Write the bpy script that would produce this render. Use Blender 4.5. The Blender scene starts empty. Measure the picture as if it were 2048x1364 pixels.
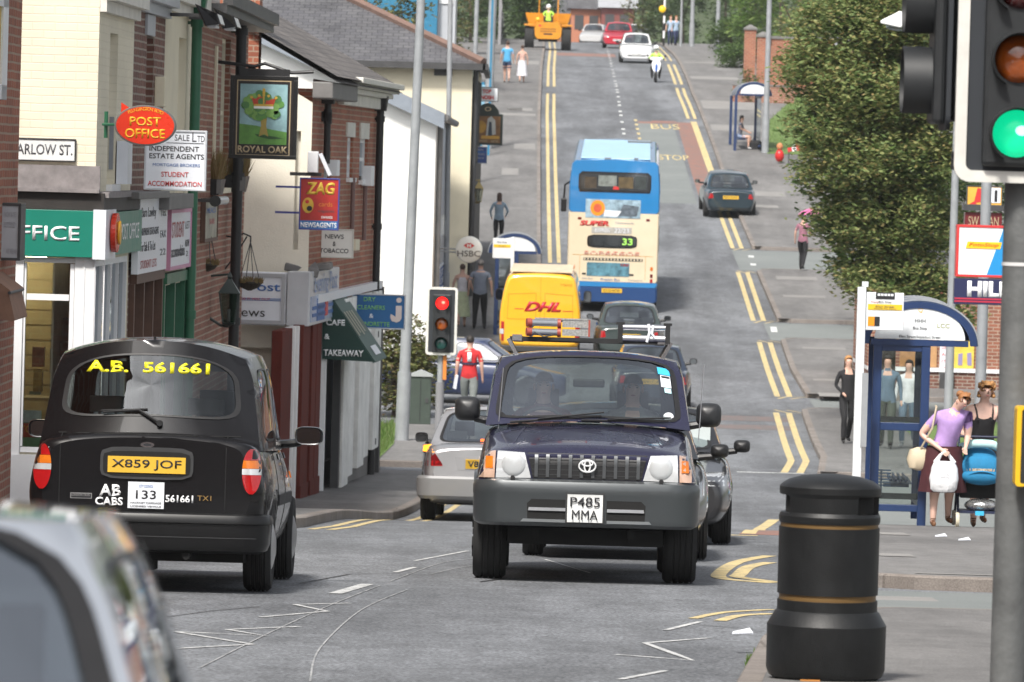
import bpy, bmesh, math, random
from mathutils import Vector, Matrix, Euler
R = math.radians
random.seed(7)
scene = bpy.context.scene
COL = scene.collection
# ---------------------------------------------------------------- camera, sky, sun, exposure
FPX, CX, CY, CAMZ = 12000.0, 1024.0, 682.0, 6.0
ROLL, PITCH = R(1.6), math.atan2(354, 12000.0)
cam_d = bpy.data.cameras.new('camera'); cam = bpy.data.objects.new('camera', cam_d); COL.objects.link(cam)
cam_d.sensor_width = 36; cam_d.lens = 36 * FPX / 2048; cam_d.clip_start = 0.5; cam_d.clip_end = 5000
cam.location = (0, 0, CAMZ)
cam.rotation_euler = (Matrix.Rotation(R(90) - PITCH, 3, 'X') @ Matrix.Rotation(ROLL, 3, 'Z')).to_euler()
cam_d.dof.use_dof = True; cam_d.dof.focus_distance = 47.5; cam_d.dof.aperture_fstop = 11.5
scene.camera = cam
SUN_EL, SUN_AZ = 52, 200          # azimuth clockwise from +Y: light comes from behind the camera, a little left
w = bpy.data.worlds.new('World'); scene.world = w; w.use_nodes = True
nt = w.node_tree; nt.nodes.clear()
sky = nt.nodes.new('ShaderNodeTexSky'); sky.sky_type = 'NISHITA'; sky.sun_disc = False
sky.sun_elevation = R(SUN_EL); sky.sun_rotation = R(SUN_AZ); sky.dust_density = 4; sky.air_density = 1.0; sky.ozone_density = 1
hs = nt.nodes.new('ShaderNodeHueSaturation'); hs.inputs['Saturation'].default_value = 0.30   # cloud veil
# patchy cloud over the sky dome: brighter and darker banks that glossy paint and glass can mirror
tcw = nt.nodes.new('ShaderNodeTexCoord'); nzw = nt.nodes.new('ShaderNodeTexNoise'); nzw.inputs['Scale'].default_value = 2.6; nzw.inputs['Detail'].default_value = 6
rpw = nt.nodes.new('ShaderNodeMapRange'); rpw.inputs[1].default_value = .35; rpw.inputs[2].default_value = .65; rpw.inputs[3].default_value = .55; rpw.inputs[4].default_value = 1.5
mxw = nt.nodes.new('ShaderNodeMix'); mxw.data_type = 'RGBA'; mxw.blend_type = 'MULTIPLY'; mxw.inputs[0].default_value = 1
bg = nt.nodes.new('ShaderNodeBackground'); bg.inputs[1].default_value = 0.09
wo = nt.nodes.new('ShaderNodeOutputWorld')
nt.links.new(tcw.outputs['Generated'], nzw.inputs['Vector']); nt.links.new(nzw.outputs['Fac'], rpw.inputs[0])
nt.links.new(sky.outputs[0], hs.inputs['Color']); nt.links.new(hs.outputs[0], mxw.inputs[6]); nt.links.new(rpw.outputs[0], mxw.inputs[7])
nt.links.new(mxw.outputs[2], bg.inputs[0]); nt.links.new(bg.outputs[0], wo.inputs[0])
sd = bpy.data.lights.new('sun', 'SUN'); sun = bpy.data.objects.new('sun', sd); COL.objects.link(sun)
sd.energy = 2.7; sd.angle = R(8); sd.color = (1, .95, .88)
sun.rotation_euler = (R(90 - SUN_EL), 0, R(180 - SUN_AZ))
vs = scene.view_settings; vs.view_transform = 'Standard'; vs.look = 'None'; vs.exposure = 0.92; vs.gamma = 1; vs.use_curve_mapping = False
scene.render.film_transparent = False
scene.cycles.max_bounces = 8; scene.cycles.transparent_max_bounces = 24
scene.cycles.use_denoising = True

# ---------------------------------------------------------------- terrain profile and sight lines
PROF = [(-60,-1.5),(3,-1.75),(8,-1.88),(15,-2.14),(26,-2.50),(36,-2.90),(45,-3.22),(68,-4.1),(81,-4.82),(100,-5.25),(115,-5.42),(126,-5.38),(140,-5.0),(156,-4.42),(164,-3.95),(182,-2.8),(200,-1.55),(214,-.5),(250,2.6),(267,3.7),(300,5.3),(316,6.0),(360,7.4),(420,8.2),(520,8.8),(900,9.5)]
PY = [p[0] for p in PROF]; PZ = [p[1] for p in PROF]; PM = []
for i in range(len(PY)):
    a, b = max(i-1, 0), min(i+1, len(PY)-1)
    PM.append((PZ[b]-PZ[a])/(PY[b]-PY[a]))
def gz(y):
    if y <= PY[0]: return CAMZ+PZ[0]
    if y >= PY[-1]: return CAMZ+PZ[-1]
    i = max(j for j in range(len(PY)-1) if PY[j] <= y)
    h = PY[i+1]-PY[i]; t = (y-PY[i])/h
    return CAMZ+(2*t**3-3*t*t+1)*PZ[i]+(t**3-2*t*t+t)*h*PM[i]+(-2*t**3+3*t*t)*PZ[i+1]+(t**3-t*t)*h*PM[i+1]
def slope(y): return (gz(y+1)-gz(y-1))/2
def ray(x, y):
    u = (x-CX)/FPX; v = -(y-CY)/FPX
    c, s = math.cos(ROLL), math.sin(ROLL)
    u2 = c*u-s*v; v2 = s*u+c*v
    cp, sp = math.cos(PITCH), math.sin(PITCH)
    return (u2, cp+v2*sp, -sp+v2*cp)
def at(x, y, Y):                       # the point at depth Y seen at photo position x, y
    d = ray(x, y); k = Y/d[1]; return Vector((d[0]*k, Y, CAMZ+d[2]*k))
def hit(x, y):                         # where that sight line meets the ground
    d = ray(x, y); Y = 20
    while Y < 600:
        if CAMZ+d[2]*Y/d[1] <= gz(Y): break
        Y += .25
    return Vector((d[0]*Y/d[1], Y, gz(Y)))
def ppm(Y): return FPX/Y
def lerp(pts, y):
    if y <= pts[0][0]: return pts[0][1]
    for (a, b), (c, d) in zip(pts, pts[1:]):
        if y <= c: return b+(d-b)*(y-a)/(c-a)
    return pts[-1][1]

# ---------------------------------------------------------------- mesh builder
class MB:
    def __init__(s): s.v = []; s.f = []; s.m = []; s.s = []
    def add(s, vs, fs, mi=0, sm=False):
        o = len(s.v); s.v += [tuple(v) for v in vs]
        for f in fs: s.f.append([o+i for i in f]); s.m.append(mi); s.s.append(sm)
        return s
    def box(s, x0, x1, y0, y1, z0, z1, mi=0):
        return s.add([(x0,y0,z0),(x1,y0,z0),(x1,y1,z0),(x0,y1,z0),(x0,y0,z1),(x1,y0,z1),(x1,y1,z1),(x0,y1,z1)],
              [(0,3,2,1),(4,5,6,7),(0,1,5,4),(1,2,6,5),(2,3,7,6),(3,0,4,7)], mi)
    def obox(s, c, size, rot=(0,0,0), mi=0):
        m = Euler(rot).to_matrix(); a, b, d = [q/2 for q in size]; c = Vector(c)
        vs = [c+m@Vector(p) for p in [(-a,-b,-d),(a,-b,-d),(a,b,-d),(-a,b,-d),(-a,-b,d),(a,-b,d),(a,b,d),(-a,b,d)]]
        return s.add(vs, [(0,3,2,1),(4,5,6,7),(0,1,5,4),(1,2,6,5),(2,3,7,6),(3,0,4,7)], mi)
    def quad(s, a, b, c, d, mi=0): return s.add([a,b,c,d], [(0,1,2,3)], mi)
    def loft(s, rings, mi=0, sm=True, caps=(True, True), closed=True):
        n = len(rings[0]); vs = [p for r in rings for p in r]; fs = []
        for i in range(len(rings)-1):
            for j in range(n if closed else n-1):
                k = (j+1) % n; fs.append((i*n+j, i*n+k, (i+1)*n+k, (i+1)*n+j))
        s.add(vs, fs, mi, sm)
        if caps[0]: s.add(rings[0], [tuple(range(n-1, -1, -1))], mi)
        if caps[1]: s.add(rings[-1], [tuple(range(n))], mi)
        return s
    def cyl(s, p0, p1, r0, r1=None, n=14, mi=0, caps=(True, True), sm=True):
        r1 = r0 if r1 is None else r1; p0 = Vector(p0); p1 = Vector(p1); d = (p1-p0).normalized()
        a = d.orthogonal().normalized(); b = d.cross(a)
        rg = lambda p, r: [p+r*(math.cos(2*math.pi*i/n)*a+math.sin(2*math.pi*i/n)*b) for i in range(n)]
        return s.loft([rg(p0, r0), rg(p1, r1)], mi, sm, caps)
    def tube(s, pts, r, n=8, mi=0):
        pts = [Vector(p) for p in pts]; rs = []; up = None
        for i, p in enumerate(pts):
            d = (pts[min(i+1, len(pts)-1)]-pts[max(i-1, 0)]).normalized()
            if up is None: up = d.orthogonal().normalized()
            a = (up-d*up.dot(d)).normalized(); b = d.cross(a); up = a
            rr = r[i] if isinstance(r, (list, tuple)) else r
            rs.append([p+rr*(math.cos(2*math.pi*j/n)*a+math.sin(2*math.pi*j/n)*b) for j in range(n)])
        return s.loft(rs, mi, True)
    def lathe(s, prof, n=32, c=(0,0,0), mi=0, axis='Z', sm=True, caps=(True, True)):
        def P(r, h, t):
            x, y = r*math.cos(t), r*math.sin(t)
            q = (x, y, h) if axis == 'Z' else ((x, h, -y) if axis == 'Y' else (h, x, y))
            return (c[0]+q[0], c[1]+q[1], c[2]+q[2])
        return s.loft([[P(r, h, 2*math.pi*i/n) for i in range(n)] for r, h in prof], mi, sm, caps)
    def ball(s, c, rad, nu=16, nv=10, mi=0):
        rx, ry, rz = rad if isinstance(rad, (tuple, list)) else (rad,)*3
        rings = []
        for j in range(nv+1):
            t = -math.pi/2+math.pi*min(max(j/nv, .004), .996)
            rings.append([(c[0]+rx*math.cos(t)*math.cos(2*math.pi*i/nu), c[1]+ry*math.cos(t)*math.sin(2*math.pi*i/nu), c[2]+rz*math.sin(t)) for i in range(nu)])
        return s.loft(rings, mi, True)
    def prism(s, poly, y0, y1, mi=0, sm=False):      # polygon in x,z pushed along y
        n = len(poly); a = [(p[0], y0, p[1]) for p in poly]; b = [(p[0], y1, p[1]) for p in poly]
        s.add(a+b, [tuple(range(n)), tuple(range(2*n-1, n-1, -1))], mi)
        s.add(a+b, [((i+1) % n, i, n+i, n+(i+1) % n) for i in range(n)], mi, sm); return s
    def prismz(s, poly, z0, z1, mi=0, sm=False):     # polygon in x,y pushed along z
        n = len(poly); a = [(p[0], p[1], z0) for p in poly]; b = [(p[0], p[1], z1) for p in poly]
        s.add(a+b, [tuple(range(n-1, -1, -1)), tuple(range(n, 2*n))], mi)
        s.add(a+b, [(i, (i+1) % n, n+(i+1) % n, n+i) for i in range(n)], mi, sm); return s
    def prismx(s, poly, x0, x1, mi=0, sm=False):     # polygon in y,z pushed along x
        n = len(poly); a = [(x0, p[0], p[1]) for p in poly]; b = [(x1, p[0], p[1]) for p in poly]
        s.add(a+b, [tuple(range(n-1, -1, -1)), tuple(range(n, 2*n))], mi)
        s.add(a+b, [(i, (i+1) % n, n+(i+1) % n, n+i) for i in range(n)], mi, sm); return s
    def xf(s, m):
        s.v = [tuple(m@Vector(v)) for v in s.v]; return s
    def build(s, name, mats, parent=None, bevel=0, sub=0, fix=True, seg=2, ang=35, weld=False):
        me = bpy.data.meshes.new(name); me.from_pydata(s.v, [], s.f)
        mats = mats if isinstance(mats, (list, tuple)) else [mats]
        for m in mats: me.materials.append(m)
        me.polygons.foreach_set('material_index', s.m); me.polygons.foreach_set('use_smooth', [bool(q) for q in s.s])
        if fix or weld:
            b = bmesh.new(); b.from_mesh(me)
            if weld: bmesh.ops.remove_doubles(b, verts=b.verts, dist=.0008)
            if fix: bmesh.ops.recalc_face_normals(b, faces=b.faces)
            b.to_mesh(me); b.free()
        if any(s.s): me.set_sharp_from_angle(angle=R(42))
        uv = me.uv_layers.new(name='UVMap'); Z = Vector((0,0,1))
        buf = [0.0]*(2*len(me.loops)); vv = me.vertices
        for p in me.polygons:
            n = p.normal
            if abs(n.z) > .92:
                for li in p.loop_indices:
                    c = vv[me.loops[li].vertex_index].co; buf[2*li] = c.x; buf[2*li+1] = c.y
            else:
                t = Z.cross(n); t.normalize(); q = n.cross(t)
                for li in p.loop_indices:
                    c = vv[me.loops[li].vertex_index].co; buf[2*li] = c.dot(t); buf[2*li+1] = c.dot(q)
        uv.data.foreach_set('uv', buf)
        o = bpy.data.objects.new(name, me); COL.objects.link(o)
        if parent: o.parent = parent
        if bevel:
            bm_ = o.modifiers.new('bevel', 'BEVEL'); bm_.width = bevel; bm_.segments = seg; bm_.limit_method = 'ANGLE'; bm_.angle_limit = R(ang); bm_.harden_normals = False
        if sub:
            sm = o.modifiers.new('sub', 'SUBSURF'); sm.levels = sub; sm.render_levels = sub
        return o

def thing(name, label, cat, loc=(0,0,0), rotz=0, group=None, pitch=0):
    o = bpy.data.objects.new(name, None); COL.objects.link(o); o.empty_display_size = .2
    o.location = loc; o.rotation_euler = (pitch, 0, rotz); tag(o, label, cat, group); return o
def tag(o, label=None, cat=None, group=None, kind=None):
    if label: o['label'] = label
    if cat: o['category'] = cat
    if group: o['group'] = group
    if kind: o['kind'] = kind
    return o
def bake(o, cutters=()):               # apply modifiers (and booleans) without operators
    for c in cutters:
        m = o.modifiers.new('cut', 'BOOLEAN'); m.operation = 'DIFFERENCE'; m.solver = 'EXACT'; m.object = c
    dg = bpy.context.evaluated_depsgraph_get(); dg.update()
    me = bpy.data.meshes.new_from_object(o.evaluated_get(dg)); o.modifiers.clear(); old = o.data; o.data = me; me.name = old.name
    for c in cutters: bpy.data.objects.remove(c)
    return o

# ---------------------------------------------------------------- materials
MATS = {}
def nodes(m):
    m.use_nodes = True; n = m.node_tree; p = n.nodes['Principled BSDF']; return n, p
def M(name, col, rough=.6, metal=0, var=0, vs=4, bump=0, bs=40, coat=0, spec=.5, sheen=0):
    if name in MATS: return MATS[name]
    m = bpy.data.materials.new(name); n, p = nodes(m); c = (*col[:3], 1)
    p.inputs['Base Color'].default_value = c; p.inputs['Roughness'].default_value = rough; p.inputs['Metallic'].default_value = metal
    p.inputs['Coat Weight'].default_value = coat; p.inputs['Coat Roughness'].default_value = .04; p.inputs['Specular IOR Level'].default_value = spec
    tc = n.nodes.new('ShaderNodeTexCoord')
    if var:
        z = n.nodes.new('ShaderNodeTexNoise'); z.inputs['Scale'].default_value = vs; z.inputs['Detail'].default_value = 6; z.inputs['Roughness'].default_value = .65
        mr = n.nodes.new('ShaderNodeMapRange'); mr.inputs[1].default_value = .3; mr.inputs[2].default_value = .7; mr.inputs[3].default_value = 1-var; mr.inputs[4].default_value = 1+var*.6
        mx = n.nodes.new('ShaderNodeMix'); mx.data_type = 'RGBA'; mx.blend_type = 'MULTIPLY'; mx.inputs[0].default_value = 1; mx.inputs[6].default_value = c
        n.links.new(tc.outputs['Object'], z.inputs['Vector']); n.links.new(z.outputs['Fac'], mr.inputs[0]); n.links.new(mr.outputs[0], mx.inputs[7]); n.links.new(mx.outputs[2], p.inputs['Base Color'])
        rr = n.nodes.new('ShaderNodeMapRange'); rr.inputs[3].default_value = max(rough-.08, .02); rr.inputs[4].default_value = min(rough+.12, 1)
        n.links.new(z.outputs['Fac'], rr.inputs[0]); n.links.new(rr.outputs[0], p.inputs['Roughness'])
    if bump:
        z2 = n.nodes.new('ShaderNodeTexNoise'); z2.inputs['Scale'].default_value = bs; z2.inputs['Detail'].default_value = 4
        b = n.nodes.new('ShaderNodeBump'); b.inputs['Strength'].default_value = bump; b.inputs['Distance'].default_value = .02
        n.links.new(tc.outputs['Object'], z2.inputs['Vector']); n.links.new(z2.outputs['Fac'], b.inputs['Height']); n.links.new(b.outputs[0], p.inputs['Normal'])
    MATS[name] = m; return m
def brick(name, c1, c2, mortar, bw=.225, bh=.082, ms=.011, rough=.85, bump=.5, stain=.25, offset=.5, soft=.1):
    if name in MATS: return MATS[name]
    m = bpy.data.materials.new(name); n, p = nodes(m); L = n.links.new
    uv = n.nodes.new('ShaderNodeUVMap'); b = n.nodes.new('ShaderNodeTexBrick')
    b.inputs['Color1'].default_value = (*c1,1); b.inputs['Color2'].default_value = (*c2,1); b.inputs['Mortar'].default_value = (*mortar,1)
    b.inputs['Scale'].default_value = 1; b.inputs['Mortar Size'].default_value = ms; b.inputs['Mortar Smooth'].default_value = soft
    b.inputs['Brick Width'].default_value = bw; b.inputs['Row Height'].default_value = bh; b.inputs['Bias'].default_value = -.1; b.offset = offset
    # slight wobble so courses are not ruled lines
    nz = n.nodes.new('ShaderNodeTexNoise'); nz.inputs['Scale'].default_value = 3; vm = n.nodes.new('ShaderNodeMapRange'); vm.inputs[3].default_value = -.008; vm.inputs[4].default_value = .008
    ad = n.nodes.new('ShaderNodeVectorMath'); ad.operation = 'ADD'
    L(uv.outputs[0], nz.inputs['Vector']); L(nz.outputs['Fac'], vm.inputs[0]); L(uv.outputs[0], ad.inputs[0]); L(vm.outputs[0], ad.inputs[1]); L(ad.outputs[0], b.inputs['Vector'])
    st = n.nodes.new('ShaderNodeTexNoise'); st.inputs['Scale'].default_value = .9; st.inputs['Detail'].default_value = 8
    mr = n.nodes.new('ShaderNodeMapRange'); mr.inputs[1].default_value = .3; mr.inputs[2].default_value = .7; mr.inputs[3].default_value = 1-stain; mr.inputs[4].default_value = 1+stain*.4
    mx = n.nodes.new('ShaderNodeMix'); mx.data_type = 'RGBA'; mx.blend_type = 'MULTIPLY'; mx.inputs[0].default_value = 1
    L(uv.outputs[0], st.inputs['Vector']); L(st.outputs['Fac'], mr.inputs[0]); L(b.outputs['Color'], mx.inputs[6]); L(mr.outputs[0], mx.inputs[7]); L(mx.outputs[2], p.inputs['Base Color'])
    bp = n.nodes.new('ShaderNodeBump'); bp.inputs['Strength'].default_value = bump; bp.inputs['Distance'].default_value = .012; bp.invert = True
    L(b.outputs['Fac'], bp.inputs['Height']); L(bp.outputs[0], p.inputs['Normal']); p.inputs['Roughness'].default_value = rough
    MATS[name] = m; return m
def ground(name, c1, c2, scale=.35, grain=260, gs=.35, streak=0, stretch=(1,1,1), paving=None):
    if name in MATS: return MATS[name]
    m = bpy.data.materials.new(name); n, p = nodes(m); L = n.links.new
    tc = n.nodes.new('ShaderNodeTexCoord'); mp = n.nodes.new('ShaderNodeMapping'); mp.inputs['Scale'].default_value = stretch; L(tc.outputs['Object'], mp.inputs[0])
    a = n.nodes.new('ShaderNodeTexNoise'); a.inputs['Scale'].default_value = scale; a.inputs['Detail'].default_value = 8; a.inputs['Roughness'].default_value = .7; L(mp.outputs[0], a.inputs['Vector'])
    g = n.nodes.new('ShaderNodeTexNoise'); g.inputs['Scale'].default_value = grain; g.inputs['Detail'].default_value = 2; L(tc.outputs['Object'], g.inputs['Vector'])
    r = n.nodes.new('ShaderNodeMapRange'); r.inputs[1].default_value = .32; r.inputs[2].default_value = .68
    mx = n.nodes.new('ShaderNodeMix'); mx.data_type = 'RGBA'; mx.inputs[6].default_value = (*c1,1); mx.inputs[7].default_value = (*c2,1)
    L(a.outputs['Fac'], r.inputs[0]); L(r.outputs[0], mx.inputs[0])
    r2 = n.nodes.new('ShaderNodeMapRange'); r2.inputs[1].default_value = .3; r2.inputs[2].default_value = .7; r2.inputs[3].default_value = 1-gs; r2.inputs[4].default_value = 1+gs
    m2 = n.nodes.new('ShaderNodeMix'); m2.data_type = 'RGBA'; m2.blend_type = 'MULTIPLY'; m2.inputs[0].default_value = 1
    L(g.outputs['Fac'], r2.inputs[0]); L(mx.outputs[2], m2.inputs[6]); L(r2.outputs[0], m2.inputs[7]); last = m2.outputs[2]
    if streak:      # tyre polished lanes, drips and patches drawn out along the street
        for sc, st, lo, k in ((.9,(1.1,.05,1),.36,streak),(.55,(1,.6,1),.40,streak*.8),(5,(1,.5,1),.42,streak*.5)):
            q = n.nodes.new('ShaderNodeMapping'); q.inputs['Scale'].default_value = st; z = n.nodes.new('ShaderNodeTexNoise'); z.inputs['Scale'].default_value = sc; z.inputs['Detail'].default_value = 7; z.inputs['Roughness'].default_value = .62; rr = n.nodes.new('ShaderNodeMapRange'); rr.inputs[1].default_value = lo; rr.inputs[2].default_value = 1-lo; rr.inputs[3].default_value = 1-k; rr.inputs[4].default_value = 1+k*.5; mm = n.nodes.new('ShaderNodeMix'); mm.data_type = 'RGBA'; mm.blend_type = 'MULTIPLY'; mm.inputs[0].default_value = 1
            L(tc.outputs['Object'], q.inputs[0]); L(q.outputs[0], z.inputs['Vector']); L(z.outputs['Fac'], rr.inputs[0]); L(last, mm.inputs[6]); L(rr.outputs[0], mm.inputs[7]); last = mm.outputs[2]
    if paving:
        b = n.nodes.new('ShaderNodeTexBrick'); b.inputs['Scale'].default_value = 1; b.inputs['Brick Width'].default_value = paving[0]; b.inputs['Row Height'].default_value = paving[1]
        b.inputs['Mortar Size'].default_value = .012; b.inputs['Color1'].default_value = (1,1,1,1); b.inputs['Color2'].default_value = (.82,.8,.78,1); b.inputs['Mortar'].default_value = (.62,.6,.58,1); L(tc.outputs['Object'], b.inputs['Vector'])
        m3 = n.nodes.new('ShaderNodeMix'); m3.data_type = 'RGBA'; m3.blend_type = 'MULTIPLY'; m3.inputs[0].default_value = 1; L(last, m3.inputs[6]); L(b.outputs['Color'], m3.inputs[7]); last = m3.outputs[2]
    L(last, p.inputs['Base Color'])
    bp = n.nodes.new('ShaderNodeBump'); bp.inputs['Strength'].default_value = .35; bp.inputs['Distance'].default_value = .006; L(g.outputs['Fac'], bp.inputs['Height']); L(bp.outputs[0], p.inputs['Normal'])
    p.inputs['Roughness'].default_value = .8; MATS[name] = m; return m
def paint_mark(name, col, under, wearamt=.5, scale=6):      # worn road paint: the road shows through in patches
    if name in MATS: return MATS[name]
    m = bpy.data.materials.new(name); n, p = nodes(m); L = n.links.new
    tc = n.nodes.new('ShaderNodeTexCoord'); z = n.nodes.new('ShaderNodeTexNoise'); z.inputs['Scale'].default_value = scale; z.inputs['Detail'].default_value = 10; z.inputs['Roughness'].default_value = .8
    r = n.nodes.new('ShaderNodeMapRange'); r.inputs[1].default_value = wearamt-.08; r.inputs[2].default_value = wearamt+.12
    mx = n.nodes.new('ShaderNodeMix'); mx.data_type = 'RGBA'; mx.inputs[6].default_value = (*under,1); mx.inputs[7].default_value = (*col,1)
    L(tc.outputs['Object'], z.inputs['Vector']); L(z.outputs['Fac'], r.inputs[0]); L(r.outputs[0], mx.inputs[0]); L(mx.outputs[2], p.inputs['Base Color']); p.inputs['Roughness'].default_value = .7
    MATS[name] = m; return m
def glass(name='pane_glass', tint=(.55,.6,.6), refl=1.0, base=.06):
    if name in MATS: return MATS[name]
    m = bpy.data.materials.new(name); m.use_nodes = True; n = m.node_tree; n.nodes.clear(); L = n.links.new
    t = n.nodes.new('ShaderNodeBsdfTransparent'); t.inputs[0].default_value = (*tint,1); g = n.nodes.new('ShaderNodeBsdfGlossy'); g.inputs['Roughness'].default_value = .015; g.inputs[0].default_value = (.9,.95,1,1)
    f = n.nodes.new('ShaderNodeFresnel'); f.inputs[0].default_value = 1.5; a = n.nodes.new('ShaderNodeMath'); a.operation = 'MULTIPLY_ADD'; a.inputs[1].default_value = refl; a.inputs[2].default_value = base; a.use_clamp = True
    x = n.nodes.new('ShaderNodeMixShader'); o = n.nodes.new('ShaderNodeOutputMaterial')
    L(f.outputs[0], a.inputs[0]); L(a.outputs[0], x.inputs[0]); L(t.outputs[0], x.inputs[1]); L(g.outputs[0], x.inputs[2]); L(x.outputs[0], o.inputs[0])
    MATS[name] = m; return m
def lamp_mat(name, col, strength):
    if name in MATS: return MATS[name]
    m = bpy.data.materials.new(name); n, p = nodes(m); p.inputs['Base Color'].default_value = (*col,1); p.inputs['Roughness'].default_value = .25
    p.inputs['Emission Color'].default_value = (*col,1); p.inputs['Emission Strength'].default_value = strength; MATS[name] = m; return m
def leafmat(name, cols, rough=.55):
    if name in MATS: return MATS[name]
    m = bpy.data.materials.new(name); n, p = nodes(m); L = n.links.new
    g = n.nodes.new('ShaderNodeNewGeometry'); r = n.nodes.new('ShaderNodeValToRGB'); e = r.color_ramp.elements
    for i, c in enumerate(cols):
        q = e[i] if i < 2 else e.new(1); q.position = i/(len(cols)-1) if len(cols) > 1 else 0; q.color = (*c,1)
    for i, q in enumerate(sorted(e, key=lambda k: k.position)): pass
    L(g.outputs['Random Per Island'], r.inputs[0])
    o = n.nodes['Material Output']; t = n.nodes.new('ShaderNodeBsdfTranslucent'); x = n.nodes.new('ShaderNodeMixShader'); x.inputs[0].default_value = .4
    L(r.outputs[0], p.inputs['Base Color']); L(r.outputs[0], t.inputs[0]); L(p.outputs[0], x.inputs[1]); L(t.outputs[0], x.inputs[2]); L(x.outputs[0], o.inputs[0]); p.inputs['Roughness'].default_value = rough
    MATS[name] = m; return m
def paint(name, col, metal=.0, rough=.3, flake=.04): return M(name, col, rough, metal, flake, 2.5, coat=1)

WHITE = M('white_paint', (.78,.79,.8), .45, var=.06); BLACK = M('black_plastic', (.012,.012,.013), .45, var=.2, vs=8)
BLACKG = M('black_gloss', (.008,.008,.009), .12, coat=.6); RUB = M('tyre_rubber', (.018,.018,.018), .85, var=.25, vs=12)
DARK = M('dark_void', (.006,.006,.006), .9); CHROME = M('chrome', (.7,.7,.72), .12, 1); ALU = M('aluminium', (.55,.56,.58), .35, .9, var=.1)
GREYST = M('galvanised_steel', (.30,.315,.33), .55, .2, var=.18, vs=3, bump=.15); POSTG = M('post_grey', (.13,.135,.135), .6, .1, var=.45, vs=2.5, bump=.15); SKIN = M('skin', (.56,.34,.26), .5, var=.06, vs=9); TEAL = M('teal_blue_panel', (.02,.17,.3), .5, var=.15)
CREAM = M('cream_render', (.72,.66,.50), .8, var=.1, vs=1.2, bump=.2); WHITER = M('white_render', (.80,.80,.77), .8, var=.08, vs=1.0, bump=.2)
BRICK_R = brick('accrington_brick', (.36,.115,.06), (.25,.078,.045), (.36,.25,.18)); BRICK_D = brick('dark_brick', (.20,.08,.055), (.12,.052,.038), (.33,.28,.23))
BRICK_M = brick('mid_brick', (.30,.11,.066), (.20,.075,.048), (.38,.29,.22)); BRICK_C = brick('cream_painted_brick', (.74,.685,.535), (.72,.665,.52), (.685,.63,.49), bump=.22, stain=.12, ms=.010, soft=.8)
SLATE = brick('slate_roof', (.115,.115,.122), (.085,.085,.095), (.045,.045,.05), bw=.3, bh=.21, ms=.012, stain=.4, bump=.8, rough=.6)
SLATE2 = brick('brown_slate_roof', (.15,.135,.125), (.10,.09,.085), (.05,.045,.045), bw=.3, bh=.21, ms=.012, stain=.45, bump=.8, rough=.65)
GLASS = glass(); GLASSC = glass('car_glass', (.55,.60,.59), 1.0, .22); GLASSD = glass('tinted_glass', (.22,.25,.26), 1.0, .07)

def text(s, h, mat, parent, loc, rotz=0, width=None, bold=0.0, shear=0.0, name='lettering', depth=.002, align='CENTER', flat=False, spacing=1.0):
    c = bpy.data.curves.new(name, 'FONT'); c.body = s; c.size = 1; c.align_x = align; c.offset = bold; c.shear = shear; c.extrude = 0; c.resolution_u = 3; c.space_character = spacing
    o = bpy.data.objects.new(name, c); COL.objects.link(o)
    dg = bpy.context.evaluated_depsgraph_get(); me = bpy.data.meshes.new_from_object(o.evaluated_get(dg)); bpy.data.objects.remove(o); bpy.data.curves.remove(c)
    xs = [v.co.x for v in me.vertices] or [0, 1]; ys = [v.co.y for v in me.vertices] or [0, 1]
    sc = h/max(max(ys)-min(ys), 1e-4); sx = sc
    if width: sx = width/max(max(xs)-min(xs), 1e-4)
    x0 = (max(xs)+min(xs))/2 if align == 'CENTER' else min(xs); y0 = (max(ys)+min(ys))/2
    for v in me.vertices: v.co = ((v.co.x-x0)*sx, (v.co.y-y0)*sc, 0) if flat else ((v.co.x-x0)*sx, 0, (v.co.y-y0)*sc)
    me.materials.append(mat); me.name = name
    b = bmesh.new(); b.from_mesh(me)
    r = bmesh.ops.extrude_face_region(b, geom=b.faces[:]); bmesh.ops.translate(b, verts=[g for g in r['geom'] if isinstance(g, bmesh.types.BMVert)], vec=(0, 0, depth) if flat else (0, -depth, 0))
    bmesh.ops.recalc_face_normals(b, faces=b.faces); b.to_mesh(me); b.free()
    t = bpy.data.objects.new(name, me); COL.objects.link(t)
    if parent: t.parent = parent
    t.location = loc; t.rotation_euler = (0, 0, rotz); return t
# ================================================================ SETTING: ground, road, pavements, markings
ASPH = ground('asphalt', (.118,.125,.136), (.176,.185,.198), .30, 42, .75, stretch=(1,.25,1), streak=.26)
ASPH_L = ground('pale_asphalt', (.15,.165,.163), (.19,.205,.20), .5, 120, .3)
PAVE = ground('tarmac_footway', (.14,.137,.135), (.185,.18,.176), .5, 60, .3, stretch=(1,.5,1), streak=.2)
PAVE_S = ground('flagged_footway', (.15,.145,.14), (.20,.193,.186), .5, 60, .3, paving=(.9,.6), streak=.18)
KERB = ground('kerb_stone', (.17,.15,.138), (.25,.225,.205), 1.5, 80, .22, paving=(3,.9))
GRASS = ground('grass_turf', (.07,.13,.025), (.13,.19,.05), 2.0, 60, .5)
EARTH = ground('bare_ground', (.10,.10,.075), (.07,.09,.05), .2, 30, .4)
YEL = paint_mark('yellow_line_paint', (.62,.49,.23), (.20,.185,.15), .43, 7); WHT = paint_mark('white_line_paint', (.6,.61,.6), (.2,.2,.2), .40, 7)
WHTW = paint_mark('worn_white_paint', (.58,.585,.58), (.165,.17,.175), .44, 9)
REDS = paint_mark('red_surfacing', (.26,.125,.095), (.15,.125,.115), .45, 2.5); REDF = paint_mark('faded_red_surfacing', (.20,.125,.11), (.125,.122,.122), .52, 3); WHTT = paint_mark('thin_scratch_paint', (.40,.405,.41), (.165,.17,.175), .47, 3)
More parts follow.
